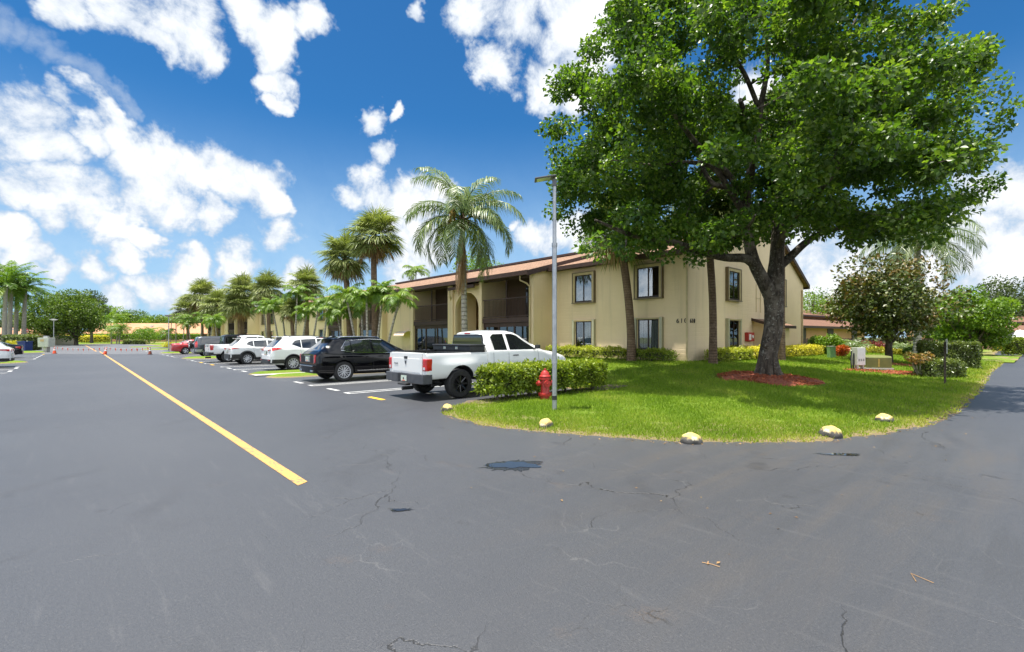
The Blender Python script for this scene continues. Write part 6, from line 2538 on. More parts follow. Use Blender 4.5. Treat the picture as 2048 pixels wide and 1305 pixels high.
def feather_palm(name, label, loc, h, length, seed, lean=(0, 0), group=None, kind='queen', rt=0.14):
    t = thing(name, label, 'palm tree', loc, 0, group)
    m = MB()
    pts, rr = trunk_curve(h, lean, rt * 1.1, rt * 0.85, bulge=1.35)
    m.tube(pts, rr, 12)
    m.build('trunk', M_PALMG, t, smooth=50, local=True)
    top = np.array(pts[-1])
    if kind == 'queen':
        a = (24, length, 1.46, -0.28, 1.95, 80, 0.019, length * 0.235, 0.9)
        mat = M_QUEEN
    elif kind == 'royal':
        a = (18, length, 1.4, -0.5, 1.2, 40, 0.05, length * 0.2, 0.5)
        mat = M_ADON
    else:
        a = (13, length, 1.45, 0.30, 1.9, 40, 0.024, length * 0.32, 0.65)
        mat = M_ADON
    V, F, R, paths = fronds_pinnate(*a, seed)
    up = np.array([0, 0, 0.25 if kind != 'queen' else 0.15])
    c = leaf_obj('crown', [(V + top + up, F, R)], mat, t)
    m = MB()
    for p in paths:
        q = p[::2] + top + up
        m.tube([tuple(v) for v in q], [0.035 * (1 - 0.85 * i / (len(q) - 1)) * (length / 3) for i in range(len(q))], 5, cap=False)
    m.build('stalks', M_QUEEN if kind == 'queen' else M_ADON, c, smooth=60, local=True)
    m = MB()
    if kind == 'queen':
        m.tube([tuple(top + np.array([0, 0, -0.5])), tuple(top + np.array([0, 0, 0.0])), tuple(top + np.array([0, 0, 0.5]))], [rt * 0.9, rt * 1.5, rt * 0.5], 10)
        rg = random.Random(seed)
        for k in range(12):                       # old leaf bases
            a_ = rg.random() * 6.28
            z = rg.uniform(-0.5, 0.2)
            d = np.array([math.cos(a_), math.sin(a_), 0.9])
            b_ = top + np.array([math.cos(a_) * rt, math.sin(a_) * rt, z])
            m.tube([tuple(b_), tuple(b_ + d * 0.35)], [0.05, 0.025], 5)
        m.build('boots', M_PALMT, t, smooth=50, local=True)
    else:
        m.tube([tuple(top + np.array([0, 0, -0.05])), tuple(top + np.array([0, 0, 0.3])), tuple(top + np.array([0, 0, 0.75 * length / 2.0]))], [rt * 0.95, rt * 1.05, rt * 0.5], 10)
        m.build('crownshaft', M_ADON_S, t, smooth=50, local=True)
    return t, top


M_ADON_S = plain('crownshaft_green', (0.12, 0.19, 0.06), (0.16, 0.2, 0.07), 4, 0.45)


# the big maple --------------------------------------------------------------
def big_tree():
    tx, ty = TREE
    tz = H(tx, ty) + 0.10
    t = thing('maple_tree', 'large spreading broadleaf tree with forked dark trunk on a red mulch mound', 'tree', (tx, ty, tz))
    D0 = depth(TREE)

    def Q(px, py, dz=0.0):
        """point seen at a photo pixel, dz metres beyond the trunk"""
        Z = D0 + dz
        p = PZ(px, Z)
        return Vector((p[0], p[1], zat(py, Z)))
    m = MB()
    nodes = []           # (pos, radius)

    def stem(pts, r):
        P = []
        # smooth the drawn line
        for i in range(len(pts) - 1):
            p0, p1, p2, p3 = pts[max(i - 1, 0)], pts[i], pts[i + 1], pts[min(i + 2, len(pts) - 1)]
            for k in range(4):
                s = k / 4
                a, b = (p2 - p0) * 0.5, (p3 - p1) * 0.5
                P.append(p1 * (2 * s**3 - 3 * s**2 + 1) + a * (s**3 - 2 * s**2 + s) + p2 * (-2 * s**3 + 3 * s**2) + b * (s**3 - s**2))
        P.append(pts[-1])
        rr = np.interp(np.linspace(0, len(r) - 1, len(P)), range(len(r)), r)
        m.tube(P, [float(x) for x in rr], 16 if r[0] > 0.2 else 9)
        for p, q in zip(P, rr):
            nodes.append((p, float(q)))
    base = Vector((tx, ty, tz - 0.25))
    # root flare
    for k in range(9):
        a = k * 0.7 + 0.2
        d = Vector((math.cos(a), math.sin(a), 0))
        m.tube([base + d * 0.52 + Vector((0, 0, 0.14)), base + d * 0.31 + Vector((0, 0, 0.38)), base + d * 0.17 + Vector((0, 0, 0.9))], [0.05, 0.10, 0.12], 8)
    stem([base, Q(1533, 738), Q(1537, 705), Q(1546, 660), Q(1548, 620), Q(1547, 588), Q(1550, 560), Q(1553, 520), Q(1556, 470)], [0.37, 0.30, 0.285, 0.285, 0.29, 0.305, 0.275, 0.22, 0.20])
    # right-hand leader
    stem([Q(1556, 480), Q(1558, 430, 0.2), Q(1562, 370, 0.4), Q(1572, 310, 0.5), Q(1585, 230, 0.8), Q(1600, 140, 1.0), Q(1610, 60, 1.3), Q(1620, -60, 1.5)], [0.21, 0.195, 0.175, 0.15, 0.12, 0.09, 0.06, 0.03])
    # left-hand leader
    stem([Q(1543, 595), Q(1528, 565, -0.2), Q(1510, 530, -0.3), Q(1500, 495, -0.4), Q(1494, 450, -0.5), Q(1492, 410, -0.5), Q(1500, 350, -0.6), Q(1515, 270, -0.5), Q(1520, 220, -0.5), Q(1535, 130, -0.6), Q(1530, 30, -0.6)],
         [0.24, 0.215, 0.195, 0.18, 0.165, 0.15, 0.135, 0.12, 0.10, 0.07, 0.04])
    # low left limb
    stem([Q(1512, 532, -0.3), Q(1490, 517, -0.5), Q(1450, 515, -0.9), Q(1400, 503, -1.3), Q(1340, 484, -1.6), Q(1290, 478, -1.9), Q(1240, 462, -2.2), Q(1190, 440, -2.6)], [0.17, 0.15, 0.13, 0.12, 0.10, 0.085, 0.06, 0.03])
    stem([Q(1410, 505, -1.2), Q(1440, 480, -1.8), Q(1475, 470, -2.4), Q(1500, 450, -3.4), Q(1510, 430, -4.4)], [0.08, 0.075, 0.06, 0.045, 0.02])
    # right limb
    stem([Q(1557, 535, 0.1), Q(1580, 515, 0.2), Q(1610, 487, 0.2), Q(1640, 468, 0.3), Q(1690, 452, 0.3), Q(1740, 430, 0.3), Q(1800, 415, 0.2), Q(1860, 400, 0.0)], [0.16, 0.14, 0.12, 0.10, 0.085, 0.07, 0.05, 0.02])
    # rising side limbs
    for pts, r in (([(1494, 440, -.5), (1460, 380, -.8), (1425, 335, -1), (1370, 325, -1.4), (1300, 330, -2), (1220, 320, -2.6)], .12), ([(1496, 400, -.5), (1440, 330, -1.2), (1395, 290, -2), (1340, 220, -2.8), (1270, 150, -3.4)], .11),
                   ([(1498, 370, -.5), (1430, 370, 0), (1400, 320, .8), (1380, 240, 1.6), (1340, 140, 2.4)], .10), ([(1520, 225, -.5), (1490, 150, -1), (1450, 90, -1.4), (1400, 30, -2)], .08),
                   ([(1560, 400, .3), (1620, 360, .2), (1680, 320, 0), (1760, 280, -.4), (1850, 230, -.8), (1930, 200, -1)], .12), ([(1575, 300, .5), (1640, 240, .2), (1700, 190, -.2), (1790, 130, -.8), (1850, 70, -1)], .10),
                   ([(1565, 350, .4), (1620, 300, 1.4), (1690, 260, 2.6), (1770, 230, 3.8), (1820, 200, 5)], .10), ([(1556, 470, 0), (1540, 420, 1.4), (1520, 380, 2.8), (1500, 330, 4.2), (1490, 280, 5.4)], .12),
                   ([(1590, 210, .8), (1650, 130, 1.4), (1700, 60, 2), (1740, -20, 2.4)], .08), ([(1553, 500, 0), (1585, 440, -1.4), (1620, 400, -2.8), (1650, 370, -4.2), (1680, 330, -5.2)], .11),
                   ([(1500, 360, -.6), (1510, 310, -2), (1500, 260, -3.4), (1480, 200, -4.6)], .10), ([(1600, 140, 1), (1590, 60, -.6), (1580, -20, -1.6)], .07)):
        stem([Q(*p) for p in pts], [r, r * .85, r * .7, r * .5, r * .3, r * .12][:len(pts)])
    # leaf sprays: centres spread through the crown
    rg = np.random.default_rng(5)
    cl = []
    R3, F3 = Vector((RT[0], RT[1], 0)), Vector((FW[0], FW[1], 0))
    HZS, HWS = [4.2, 4.9, 5.8, 7.5, 9.5, 11.0, 12.5, 14.2, 15.4], [4.4, 5.9, 6.7, 7.0, 7.0, 6.3, 4.9, 3.1, 1.2]
    masses = []
    for i in range(20000):
        z = 4.3 + 10.6 * rg.random()
        wz = float(np.interp(z, HZS, HWS))
        if rg.random() > (wz / 7.2):
            continue
        az = rg.random() * 2 * math.pi
        ca, sa = math.cos(az), math.sin(az)
        q = rg.random() ** 0.36 * (0.93 + 0.10 * math.sin(3 * az + z * 0.9) + 0.07 * math.sin(5 * az - z * 1.7 + 2))
        wr = wz * (0.80 if ca > 0 and z > 10 else (0.93 if ca > 0 else 1.0))
        p = Vector((tx, ty, z)) + R3 * (ca * q * wr - 0.85) + F3 * (sa * q * wz * (0.74 if sa > 0 else 0.86))
        if any((p - o).length < 1.25 for o in masses):
            continue
        masses.append(p)
        if len(masses) >= 215:
            break

    def blocked(p):
        k = p - Vector((0, 0, CAM_H))
        Z = k.x * FW[0] + k.y * FW[1]
        u, w = CX + FPX * (k.x * RT[0] + k.y * RT[1]) / Z, HZ - FPX * k.z / Z
        # open windows of the real crown: round the fork and the high gap
        if Z < D0 + 3 and (math.hypot((u - 1500) / 48, (w - 165) / 66) < 1 or math.hypot((u - 1560) / 75, (w - 520) / 85) < 1 or math.hypot((u - 1440) / 40, (w - 390) / 60) < 1):
            return True
        if u < np.interp(w, (0, 60, 130, 200, 430, 480), (1235, 1200, 1150, 1090, 1105, 1160)):
            return True
        if u > np.interp(w, (-60, 0, 100, 220, 330, 400, 460), (1860, 1905, 1970, 2000, 1960, 1945, 1885)):
            return True
        return w > 486 or (w > 462 and 1590 < u < 1690)
    for mc in masses:
        nk = 6 + int(3 * rg.random())
        sz = 0.62 + 0.36 * rg.random()
        for j in range(nk):
            d = unit(rg.normal(size=(1, 3)))[0] * sz * (0.45 + 0.55 * rg.random())
            p = mc + Vector((d[0], d[1], d[2] * 0.7))
            if not blocked(p):
                cl.append(p)
    # stray sprigs outside the outline
    for px, py, dz in ((1185, 492, -3), (1250, 500, -2.4), (1330, 505, -2), (1390, 515, -1.5), (1985, 365, -1), (1960, 385, -1), (1930, 395, -1), (1900, 405, -1),
                       (1860, 440, -0.5), (1800, 455, 0), (1740, 465, 0), (1710, 480, .3), (1300, 480, -1.8), (1440, 490, -1), (1690, 440, -1), (1660, 420, -2), (1900, 380, -1), (1450, 60, -2), (1620, 30, -2), (2005, 215, -1), (2000, 250, -1), (1985, 170, -1)):
        cl.append(Q(px, py, dz))
    npos = np.array([p for p, r in nodes])
    nrad = np.array([r for p, r in nodes])
    order = sorted(range(len(cl)), key=lambda i: np.min(np.linalg.norm(npos - np.array(cl[i]), axis=1)))
    random.seed(3)
    for i in order:
        p = cl[i]
        dv = npos - np.array(p)
        dist = np.linalg.norm(dv, axis=1) + np.maximum(0, npos[:, 2] - p.z) * 0.6
        j = int(np.argmin(dist))
        a = Vector(npos[j])
        r0 = min(nrad[j] * 0.6, 0.05 + 0.0 * nrad[j])
        pa = limb_path(a, p, 0.10, 5, 0.03)
        m.tube(pa, [r0, r0 * 0.85, r0 * 0.7, r0 * 0.55, r0 * 0.4, 0.008], 5, cap=False)
        npos = np.concatenate([npos, np.array([tuple(q) for q in pa[2:]])])
        nrad = np.concatenate([nrad, np.linspace(r0 * 0.7, 0.015, len(pa) - 2)])
    trunk = m.build('trunk', M_BARK, t, smooth=60)
    C = np.array([tuple(p) for p in cl])
    k = len(C)
    S = 0.34 + 0.26 * RNG.random(k)
    tone = np.clip(0.34 + 0.32 * RNG.random(k), 0, 1)
    parts = [blob_leaves(C, S, S * 0.70, 125, 0.135, tone, 0.6, 0.6, 0.2)]
    # sprays at the rim reach out along twigs
    leaf_obj('crown', parts, M_LEAF, t, (tx, ty, tz))
    # galls and a knot on the trunk
    for px, py, r in ((1520, 420, 0.17), (1532, 690, 0.12)):
        m = MB()
        q = Q(px, py, -0.45)
        m.lathe([(0.0, -r)] + [(r * math.cos(R_(a)), r * math.sin(R_(a)) * 1.2) for a in range(-70, 80, 20)] + [(0, r * 1.2)], tuple(q), 12)
        m.build('burl', M_BARK, trunk, smooth=60)


big_tree()


# hedges and shrubs -----------------------------------------------------------
def hedge(label, a, b, width, h, mat, n, L, z0=None, stems=0, lift=0.0, group=None, name='hedge', cat='hedge', rough=0.06, seed=0, zb=None, core=True):
    """clipped hedge from a to b (centre line ends)"""
    rg = np.random.default_rng(seed + 7)
    a, b = np.array(a, float), np.array(b, float)
    ln = np.linalg.norm(b - a)
    d = (b - a) / ln
    s = np.array([-d[1], d[0]])
    gz0 = H(*a) if z0 is None else z0
    gz1 = H(*b) if zb is None and z0 is None else (zb if zb is not None else gz0)
    t = thing(name, label, cat, (a[0], a[1], gz0), 0, group)
    areas = np.array([ln * (h - lift) * 2, ln * width * 1.3, width * (h - lift) * 2])
    cnt = (n * areas / areas.sum()).astype(int)
    P, Nn = [], []
    for q, c in enumerate(cnt):
        u, v = rg.random(c), rg.random(c)
        sg = np.where(rg.random(c) < 0.5, -1.0, 1.0)
        if q == 0:
            x, y, z, nn = u * ln, sg * width / 2, lift + v * (h - lift), np.stack([0 * u, sg, 0 * u], 1)
        elif q == 1:
            x, y, z, nn = u * ln, (v - 0.5) * width, np.full(c, h), np.stack([0 * u, 0 * u, 1 + 0 * u], 1)
        else:
            x, y, z, nn = np.where(sg < 0, 0, ln), (u - 0.5) * width, lift + v * (h - lift), np.stack([sg, 0 * u, 0 * u], 1)
        bulge = rough * (np.sin(x * 4.3 + q) * np.cos(z * 6.1) + 0.8 * np.sin(x * 9.7 + z * 5)) + rg.normal(size=c) * 0.035 - 0.10 * rg.random(c) ** 2
        # rounded lower edge and thin spots
        p = np.stack([x, y, z], 1) + nn * bulge[:, None]
        P.append(p)
        Nn.append(nn)
    P, Nn = np.concatenate(P), np.concatenate(Nn)
    m_ = len(P)
    wx = a[0] + d[0] * P[:, 0] + s[0] * P[:, 1]
    wy = a[1] + d[1] * P[:, 0] + s[1] * P[:, 1]
    gz = gz0 + (gz1 - gz0) * np.clip(P[:, 0] / ln, 0, 1)
    C = np.stack([wx, wy, gz + P[:, 2]], 1)
    NW = np.stack([d[0] * Nn[:, 0] + s[0] * Nn[:, 1], d[1] * Nn[:, 0] + s[1] * Nn[:, 1], Nn[:, 2]], 1)
    T = unit(NW * 0.5 + rand_dirs(m_) + np.array([0, 0, 0.15]))
    N = unit(NW * 1.0 + rand_dirs(m_) * 0.9 + np.array([0, 0, 0.5]))
    ll = L * (0.6 + 0.8 * RNG.random(m_))
    V, F = leaves(C, T, N, ll, ll * 0.6, 0.2)
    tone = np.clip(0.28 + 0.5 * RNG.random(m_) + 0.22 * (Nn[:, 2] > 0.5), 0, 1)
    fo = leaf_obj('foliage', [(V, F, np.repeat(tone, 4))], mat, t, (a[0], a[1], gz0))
    m = MB()
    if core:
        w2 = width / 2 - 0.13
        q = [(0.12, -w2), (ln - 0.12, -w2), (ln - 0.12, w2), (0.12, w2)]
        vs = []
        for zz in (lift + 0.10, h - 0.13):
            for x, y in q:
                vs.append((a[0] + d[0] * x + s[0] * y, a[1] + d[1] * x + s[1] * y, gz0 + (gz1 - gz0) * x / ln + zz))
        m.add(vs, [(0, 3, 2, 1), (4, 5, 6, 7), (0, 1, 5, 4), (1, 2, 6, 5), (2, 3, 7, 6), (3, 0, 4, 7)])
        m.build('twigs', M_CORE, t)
    if stems:
        random.seed(seed + 3)
        for i in range(stems):
            m = MB()
            x = ln * (i + 0.35 + 0.3 * random.random()) / stems
            y = (random.random() - 0.5) * width * 0.3
            px, py = a[0] + d[0] * x + s[0] * y, a[1] + d[1] * x + s[1] * y
            g = gz0 + (gz1 - gz0) * x / ln
            for k in range(3):
                m.tube([(px + 0.02 * k, py, g - 0.1), (px + random.uniform(-.1, .1), py + random.uniform(-.1, .1), g + lift * 0.7), (px + random.uniform(-.25, .25), py + random.uniform(-.2, .2), g + lift + 0.3)], [0.035, 0.026, 0.015], 6)
            m.build('stem', M_BARK2, t, smooth=50)
    return t


def bush(label, loc, rx, h, mat, n, L, seed=0, group=None, name='shrub', cat='shrub', stems=True, z=None):
    rg = np.random.default_rng(seed)
    z = H(*loc) if z is None else z
    t = thing(name, label, cat, (loc[0], loc[1], z), 0, group)
    k = 14
    C = []
    for i in range(k):
        d = unit(rg.normal(size=(1, 3)))[0]
        C.append((d[0] * rx * 0.6, d[1] * rx * 0.6, h * 0.5 + d[2] * h * 0.3))
    C = np.array(C)
    leaf_obj('foliage', [blob_leaves(C, rx * 0.48, h * 0.28, n // k, L, 0.3 + 0.35 * rg.random(k))], mat, t)
    if stems:
        m = MB()
        random.seed(seed)
        for i in range(7):
            m.tube(limb_path((random.uniform(-.08, .08), random.uniform(-.08, .08), -0.1), C[i], 0.1, 4), [0.035, 0.03, 0.022, 0.015, 0.008], 5)
        m.build('stems', M_BARK2, t, smooth=50, local=True)
    return t


hedge('clipped bright green hedge with bare stems beside the hydrant and white pickup', (7.55, 9.28), (11.85, 9.28), 0.82, 0.83, M_LEAFH, 15000, 0.085, stems=8, lift=0.20, seed=1)
FH = 'low hedges along the building'
hedge('low green hedge under the ground floor windows left of the palm trunk', (20.35, 13.9), (20.35, 19.2), 0.7, 0.58, M_LEAFYG, 5200, 0.085, stems=6, lift=0.14, group=FH, seed=2)
hedge('low dark green hedge under the ground floor window near the building corner', (20.45, 11.5), (20.45, 13.6), 0.6, 0.52, M_LEAFH, 2200, 0.085, stems=3, lift=0.12, group=FH, seed=3)
hedge('yellow green hedge along the end wall from the corner to the second palm trunk', (21.9, 10.25), (25.5, 10.25), 0.8, 0.54, M_LEAFYG, 3800, 0.085, stems=4, lift=0.08, group=FH, seed=4)
hedge('long yellow leaved hedge along the end wall behind the big tree', (25.5, 10.2), (36.4, 10.15), 0.95, 0.56, M_LEAFY, 9500, 0.09, lift=0.05, group=FH, seed=5)
hedge('green hedge in front of the balconies behind the black crossover', (17.9, 21.3), (17.9, 25.4), 0.9, 0.85, M_LEAFH, 3600, 0.09, group=FH, seed=6)
bush('rounded yellow green shrub in front of the arched entrance', (17.4, 20.9), 0.75, 1.15, M_LEAFY, 2600, 0.09, 4)
c0, c1 = G(1868, 733, 0.15), G(1978, 739, 0.06)
u = np.array(c1) - np.array(c0)
hedge('tall clipped dark green hedge beside the right hand road', (c0[0] + 0.35, c0[1] + 0.6), (c1[0] + 0.45, c1[1] + 0.5), 1.1, 1.22, M_LEAFHD, 11000, 0.085, z0=0.12, seed=8)
c0, c1 = G(1866, 750, 0.18), G(1935, 754, 0.10)
hedge('small clipped grey green hedge in front of the taller one', (c0[0] + 0.2, c0[1] + 0.35), (c1[0] + 0.1, c1[1] + 0.35), 0.8, 0.62, M_LEAFHD, 4200, 0.075, seed=9)

c = PZ(1653, 33)
bush('round light green bush at the far end of the yellow hedge', c, 1.05, 1.45, M_LEAFL, 6000, 0.12, 5)
c = PZ(1686, 30.5)
bush('bright orange red croton bush beside the green pedestal', c, 0.42, 0.72, M_LEAFO, 1500, 0.09, 6)


def croton(label, px, py, z, r, h, seed):
    c = G(px, py, z)
    rg = np.random.default_rng(seed)
    t = thing('croton_plant', label, 'plant', (c[0], c[1], H(*c) + 0.03), 0)
    m = MB()
    C = []
    random.seed(seed)
    for i in range(9):
        a = i * 0.7 + rg.random() * 0.3
        q = Vector((math.cos(a) * r * (0.4 + 0.6 * rg.random()), math.sin(a) * r * (0.4 + 0.6 * rg.random()), h * (0.78 + 0.2 * rg.random())))
        m.tube([(0.02 * math.cos(a), 0.02 * math.sin(a), -0.05), (q.x * 0.55, q.y * 0.55, h * 0.35), (q.x, q.y, q.z)], [0.022, 0.018, 0.010], 6)
        C.append(tuple(q))
    m.build('stems', M_PALMG, t, smooth=50, local=True)
    leaf_obj('foliage', [blob_leaves(np.array(C), 0.17, 0.15, 70, 0.10, 0.2 + 0.6 * rg.random(9))], M_LEAFCR, t)


croton('small croton plant with bare stems and red and yellow leaves on a mulch bed', 1839, 747, 0.20, 0.42, 0.82, 3)
for px, Z, lab, mt, rx, h, nm in ((1745, 38, 'low yellow hedge in front of the brown fence, left of the magnolia trunk', M_LEAFY, 1.3, 0.5, 'shrub'), (1800, 37, 'yellow shrub right of the magnolia trunk', M_LEAFY, 0.8, 0.5, 'shrub'),
                                  (1855, 42, 'yellow shrub behind the tall clipped hedge', M_LEAFY, 1.3, 0.9, 'shrub'), (1757, 40, 'dark red ti plants in front of the brown fence', M_LEAFRD, 0.6, 1.0, 'shrub'),
                                  (1735, 42, 'red leaved shrub close to the fence corner', M_LEAFRD, 0.5, 0.95, 'shrub'), (1826, 36, 'small green shrub at the foot of the queen palm', M_LEAFG, 0.6, 0.7, 'shrub')):
    c = PZ(px, Z)
    bush(lab, c, rx, h, mt, 1600, 0.13, int(px), name=nm, stems=False)

# magnolia, trees on the right
c = PZ(1778, 27)
tree('magnolia_tree', 'magnolia with rusty backed leaves and dark trunk behind the olive transformer', (c[0], c[1], H(*c)), 5.6, 3.25, M_LEAFM, 12000, 0.20, trunk_h=1.35, trunk_r=0.17, lumps=34, seed=12)
c = PZ(1835, 35)
feather_palm('queen_palm', 'tall queen palm with drooping fronds rising behind the magnolia', (c[0], c[1], H(*c)), 8.4, 4.6, 21, (0.0, 0.0), None, 'queen', 0.22)
c = PZ(1945, 43)
tree('broadleaf_tree', 'bright green bushy tree behind the tall clipped hedge', (c[0], c[1], H(*c)), 5.7, 2.9, M_LEAFL, 11000, 0.24, trunk_h=0.4, lumps=36, seed=14)
c = PZ(1890, 52)
tree('broadleaf_tree', 'green tree between the magnolia and the bright bushy tree', (c[0], c[1], H(*c)), 6.0, 3.4, M_LEAFG, 7000, 0.26, trunk_h=0.5, lumps=30, seed=15)
c = PZ(2030, 80)
tree('broadleaf_tree', 'dark grey green tree above the right hand house', (c[0], c[1], 0.4), 11.5, 7.0, M_LEAFDK, 9000, 0.36, trunk_h=1.0, lumps=36, seed=16)
c = PZ(2110, 88)
tree('broadleaf_tree', 'dark tree at the right photo edge beyond the house', (c[0], c[1], 0.4), 11.0, 7.5, M_LEAFDK, 7000, 0.38, trunk_h=1.0, lumps=30, seed=17)
for px, Z, h, r, mt, lab in ((1640, 95, 9.5, 7.5, M_LEAFG, 'rounded green tree beyond the house, next to the end wall'), (1700, 110, 10.0, 8, M_LEAFDK, 'grey green tree beyond the house roof'),
                             (1625, 58, 7.5, 2.8, M_LEAFL, 'thin light green tree rising beside the end wall'), (1775, 100, 9.0, 7, M_LEAFG, 'green tree far behind the magnolia')):
    c = PZ(px, Z)
    tree('broadleaf_tree', lab, (c[0], c[1], 0.4), h, r, mt, 5500 if r > 3 else 1300, 0.34 if r > 3 else 0.2, trunk_h=h * 0.3 if r > 3 else 3.0, lumps=30 if r > 3 else 16, seed=int(px))
for px, Z, r, h, lab in ((1715, 39, 1.1, 1.9, 'grassy pale green fountain plant left of the magnolia trunk'), (1810, 40, 1.1, 1.6, 'grassy pale green fountain plant right of the magnolia trunk')):
    c = PZ(px, Z)
    t = thing('fountain_plant', lab, 'plant', (c[0], c[1], H(*c)))
    V, F, R, _ = fronds_pinnate(26, 1.9, 1.45, 0.5, 1.9, 14, 0.03, 0.4, 0.5, int(px))
    leaf_obj('fronds', [(V, F, R)], M_QUEEN, t)

# palms ------------------------------------------------------------------------
c = PV(930, 15.2)
t, top = feather_palm('queen_palm', 'tall queen palm with drooping fronds and hanging brown skirt before the arch', (c[0], c[1], H(*c)), zat(445, depth(c)) - H(*c), 3.75, 4, (-0.12, 0.08), None, 'queen', 0.155)
V, F, R, _ = fronds_pinnate(7, 3.3, -1.25, -1.45, 0.15, 40, 0.03, 0.55, 0.95, 33)
dfr = leaf_obj('dead_fronds', [(V * np.array([0.5, 0.5, 1.0]) + top - np.array([FW[0] * 0.3, FW[1] * 0.3, 0.2]), F, R)], M_DEADF, t)
m = MB()
rg = random.Random(4)
for k in range(26):                                  # hanging fruit stalks
    a = rg.uniform(-0.5, 0.5)
    b0_ = Vector(top) + Vector((-RT[0] * 0.35 + FW[0] * -0.3, -RT[1] * 0.35 - FW[1] * 0.3, 0.75))
    d = Vector((-RT[0] * 0.25 + a * 0.4, -RT[1] * 0.25 + rg.uniform(-.3, .3), 0))
    m.tube([tuple(b0_), tuple(b0_ + d * 0.6 + Vector((0, 0, -0.2))), tuple(b0_ + d * 0.8 + Vector((0, 0, -0.95)))], [0.02, 0.024, 0.018], 5)
m.build('fruit_stalks', plain('fruit_amber', (0.42, 0.27, 0.05), (0.30, 0.2, 0.05), 20, 0.7), t, local=True)

SG = 'cabbage palms in front of the apartments'
for px, v, cy, r, lean, rt, lab in ((748, 14.5, 475, 1.75, (0.05, 0.05), 0.19, 'tallest cabbage palm with brown lower fronds, left of the queen palm'), (700, 14.4, 520, 1.75, (-0.2, 0.3), 0.19, 'shaggy cabbage palm leaning just left of the tallest one'),
                                    (612, 15, 572, 1.45, (0.1, 0), 0.17, 'cabbage palm with rounded crown above the far roof, right of the twin trunked pair'), (537, 15, 580, 1.75, (0, 0.1), 0.18, 'cabbage palm with a single brown trunk in the middle of the palm row'),
                                    (484, 15, 590, 2.2, (0.1, 0.1), 0.19, 'broad cabbage palm left of the middle one with old brown fronds'), (478, 14.6, 612, 1.8, (0, -0.2), 0.18, 'lower cabbage palm sharing the stand of the broad one'),
                                    (404, 15, 598, 2.8, (0, 0), 0.2, 'high crowned cabbage palm at the far left of the palm row'), (432, 15.5, 612, 2.3, (0.2, 0), 0.2, 'browned cabbage palm beside the high crowned far one'),
                                    (375, 15, 622, 2.4, (0, 0), 0.2, 'last cabbage palm at the left end of the palm row'), (585, 14.0, 622, 1.15, (0, 0), 0.16, 'short cabbage palm among the bright green palms')):
    c = PV(px, v)
    gz = H(*c)
    sabal(lab, (c[0], c[1], gz), zat(cy, depth(c)) - gz + 0.1, r, int(px), lean, SG, 46, 16, rt)
for (px, py, Z, tx, ty, r, lab) in ((1265, 719, 23.4, 1238, 455, 1.7, 'cabbage palm trunk leaning in front of the two window columns, crown lost in the tree'), (1428, 727, 21.0, 1413, 420, 1.6, 'cabbage palm trunk in front of the end wall near the corner'),
                                    (1563, 712, 25.0, 1556, 250, 1.7, 'tall cabbage palm right behind the big forked trunk')):
    c = PZ(px, Z)
    g = H(*c)
    e = PZ(tx, Z)
    sabal(lab, (c[0], c[1], g), zat(ty, Z) - g, r, int(px) + 1, (e[0] - c[0], e[1] - c[1]), 'cabbage palms by the end of the building', 44, 10, {1265: 0.185, 1428: 0.15, 1563: 0.18}[px])
CG = 'slender bright green palms along the parking row'
k = 0
for px, v, cy, lean in ((716, 13.4, 600, (-0.5, 0.5)), (726, 14.2, 590, (0.1, 0.4)), (752, 13.6, 588, (0.3, -0.3)), (770, 13.8, 598, (0.6, -0.5)), (690, 13.8, 606, (-0.3, 0.5)), (735, 13.0, 604, (0.0, 0.1)),
                        (560, 13.2, 602, (-0.5, 0.4)), (572, 14, 598, (-0.2, 0.6)), (590, 13.6, 594, (0.2, 0.1)), (602, 13.4, 606, (0.3, -0.4)), (622, 13.6, 606, (0.5, -0.3)), (645, 13.8, 612, (0.3, -0.3)), (535, 13.6, 600, (-0.2, 0.4)),
                        (352, 13.6, 638, (0, 0)), (366, 13.6, 636, (0.2, -0.4)), (382, 13.4, 640, (-0.3, 0.4)), (400, 13.8, 638, (0.3, -0.3)), (418, 13.6, 636, (0.4, -0.5)), (436, 13.8, 636, (-0.3, 0.3)), (341, 14.4, 640, (0.2, 0))):
    c = PV(px, v)
    gz = H(*c)
    Z = depth(c)
    k += 1
    cluster = 'right' if px > 680 else ('middle' if px > 500 else 'far')
    feather_palm('christmas_palm', 'slender grey trunked palm with arching green fronds in the %s clump of the row' % cluster, (c[0], c[1], gz), zat(cy, Z) - gz - 0.55 + 0.55 * math.sin(k * 2.3), (1.4 if px > 500 else 1.75) + 0.15 * math.sin(k * 1.7), 40 + k, lean, CG + ', %s clump' % cluster, 'adon', 0.075)
c = PV(800, 24)
feather_palm('slender_palm', 'thin feathery palm top rising behind the tallest cabbage palm', (c[0] + 6, c[1] + 7, 0.5), 8.6, 2.0, 77, (0, 0), None, 'adon', 0.06)
for px, v, top_y, r, lab in ((955, 46, 507, 4.6, 'green tree showing above the roof behind the queen palm'), (690, 46, 572, 5.0, 'green tree showing above the roof left of the palms'), (1170, 44, 492, 2.0, 'small green tree top above the roof ridge')):
    c = PV(px, v)
    Z = depth(c)
    tree('broadleaf_tree', lab, (c[0], c[1], 0.4), zat(top_y, Z) - 0.4, r, M_LEAFL, 6000, 0.26, trunk_h=5.0, lumps=30, seed=int(px))

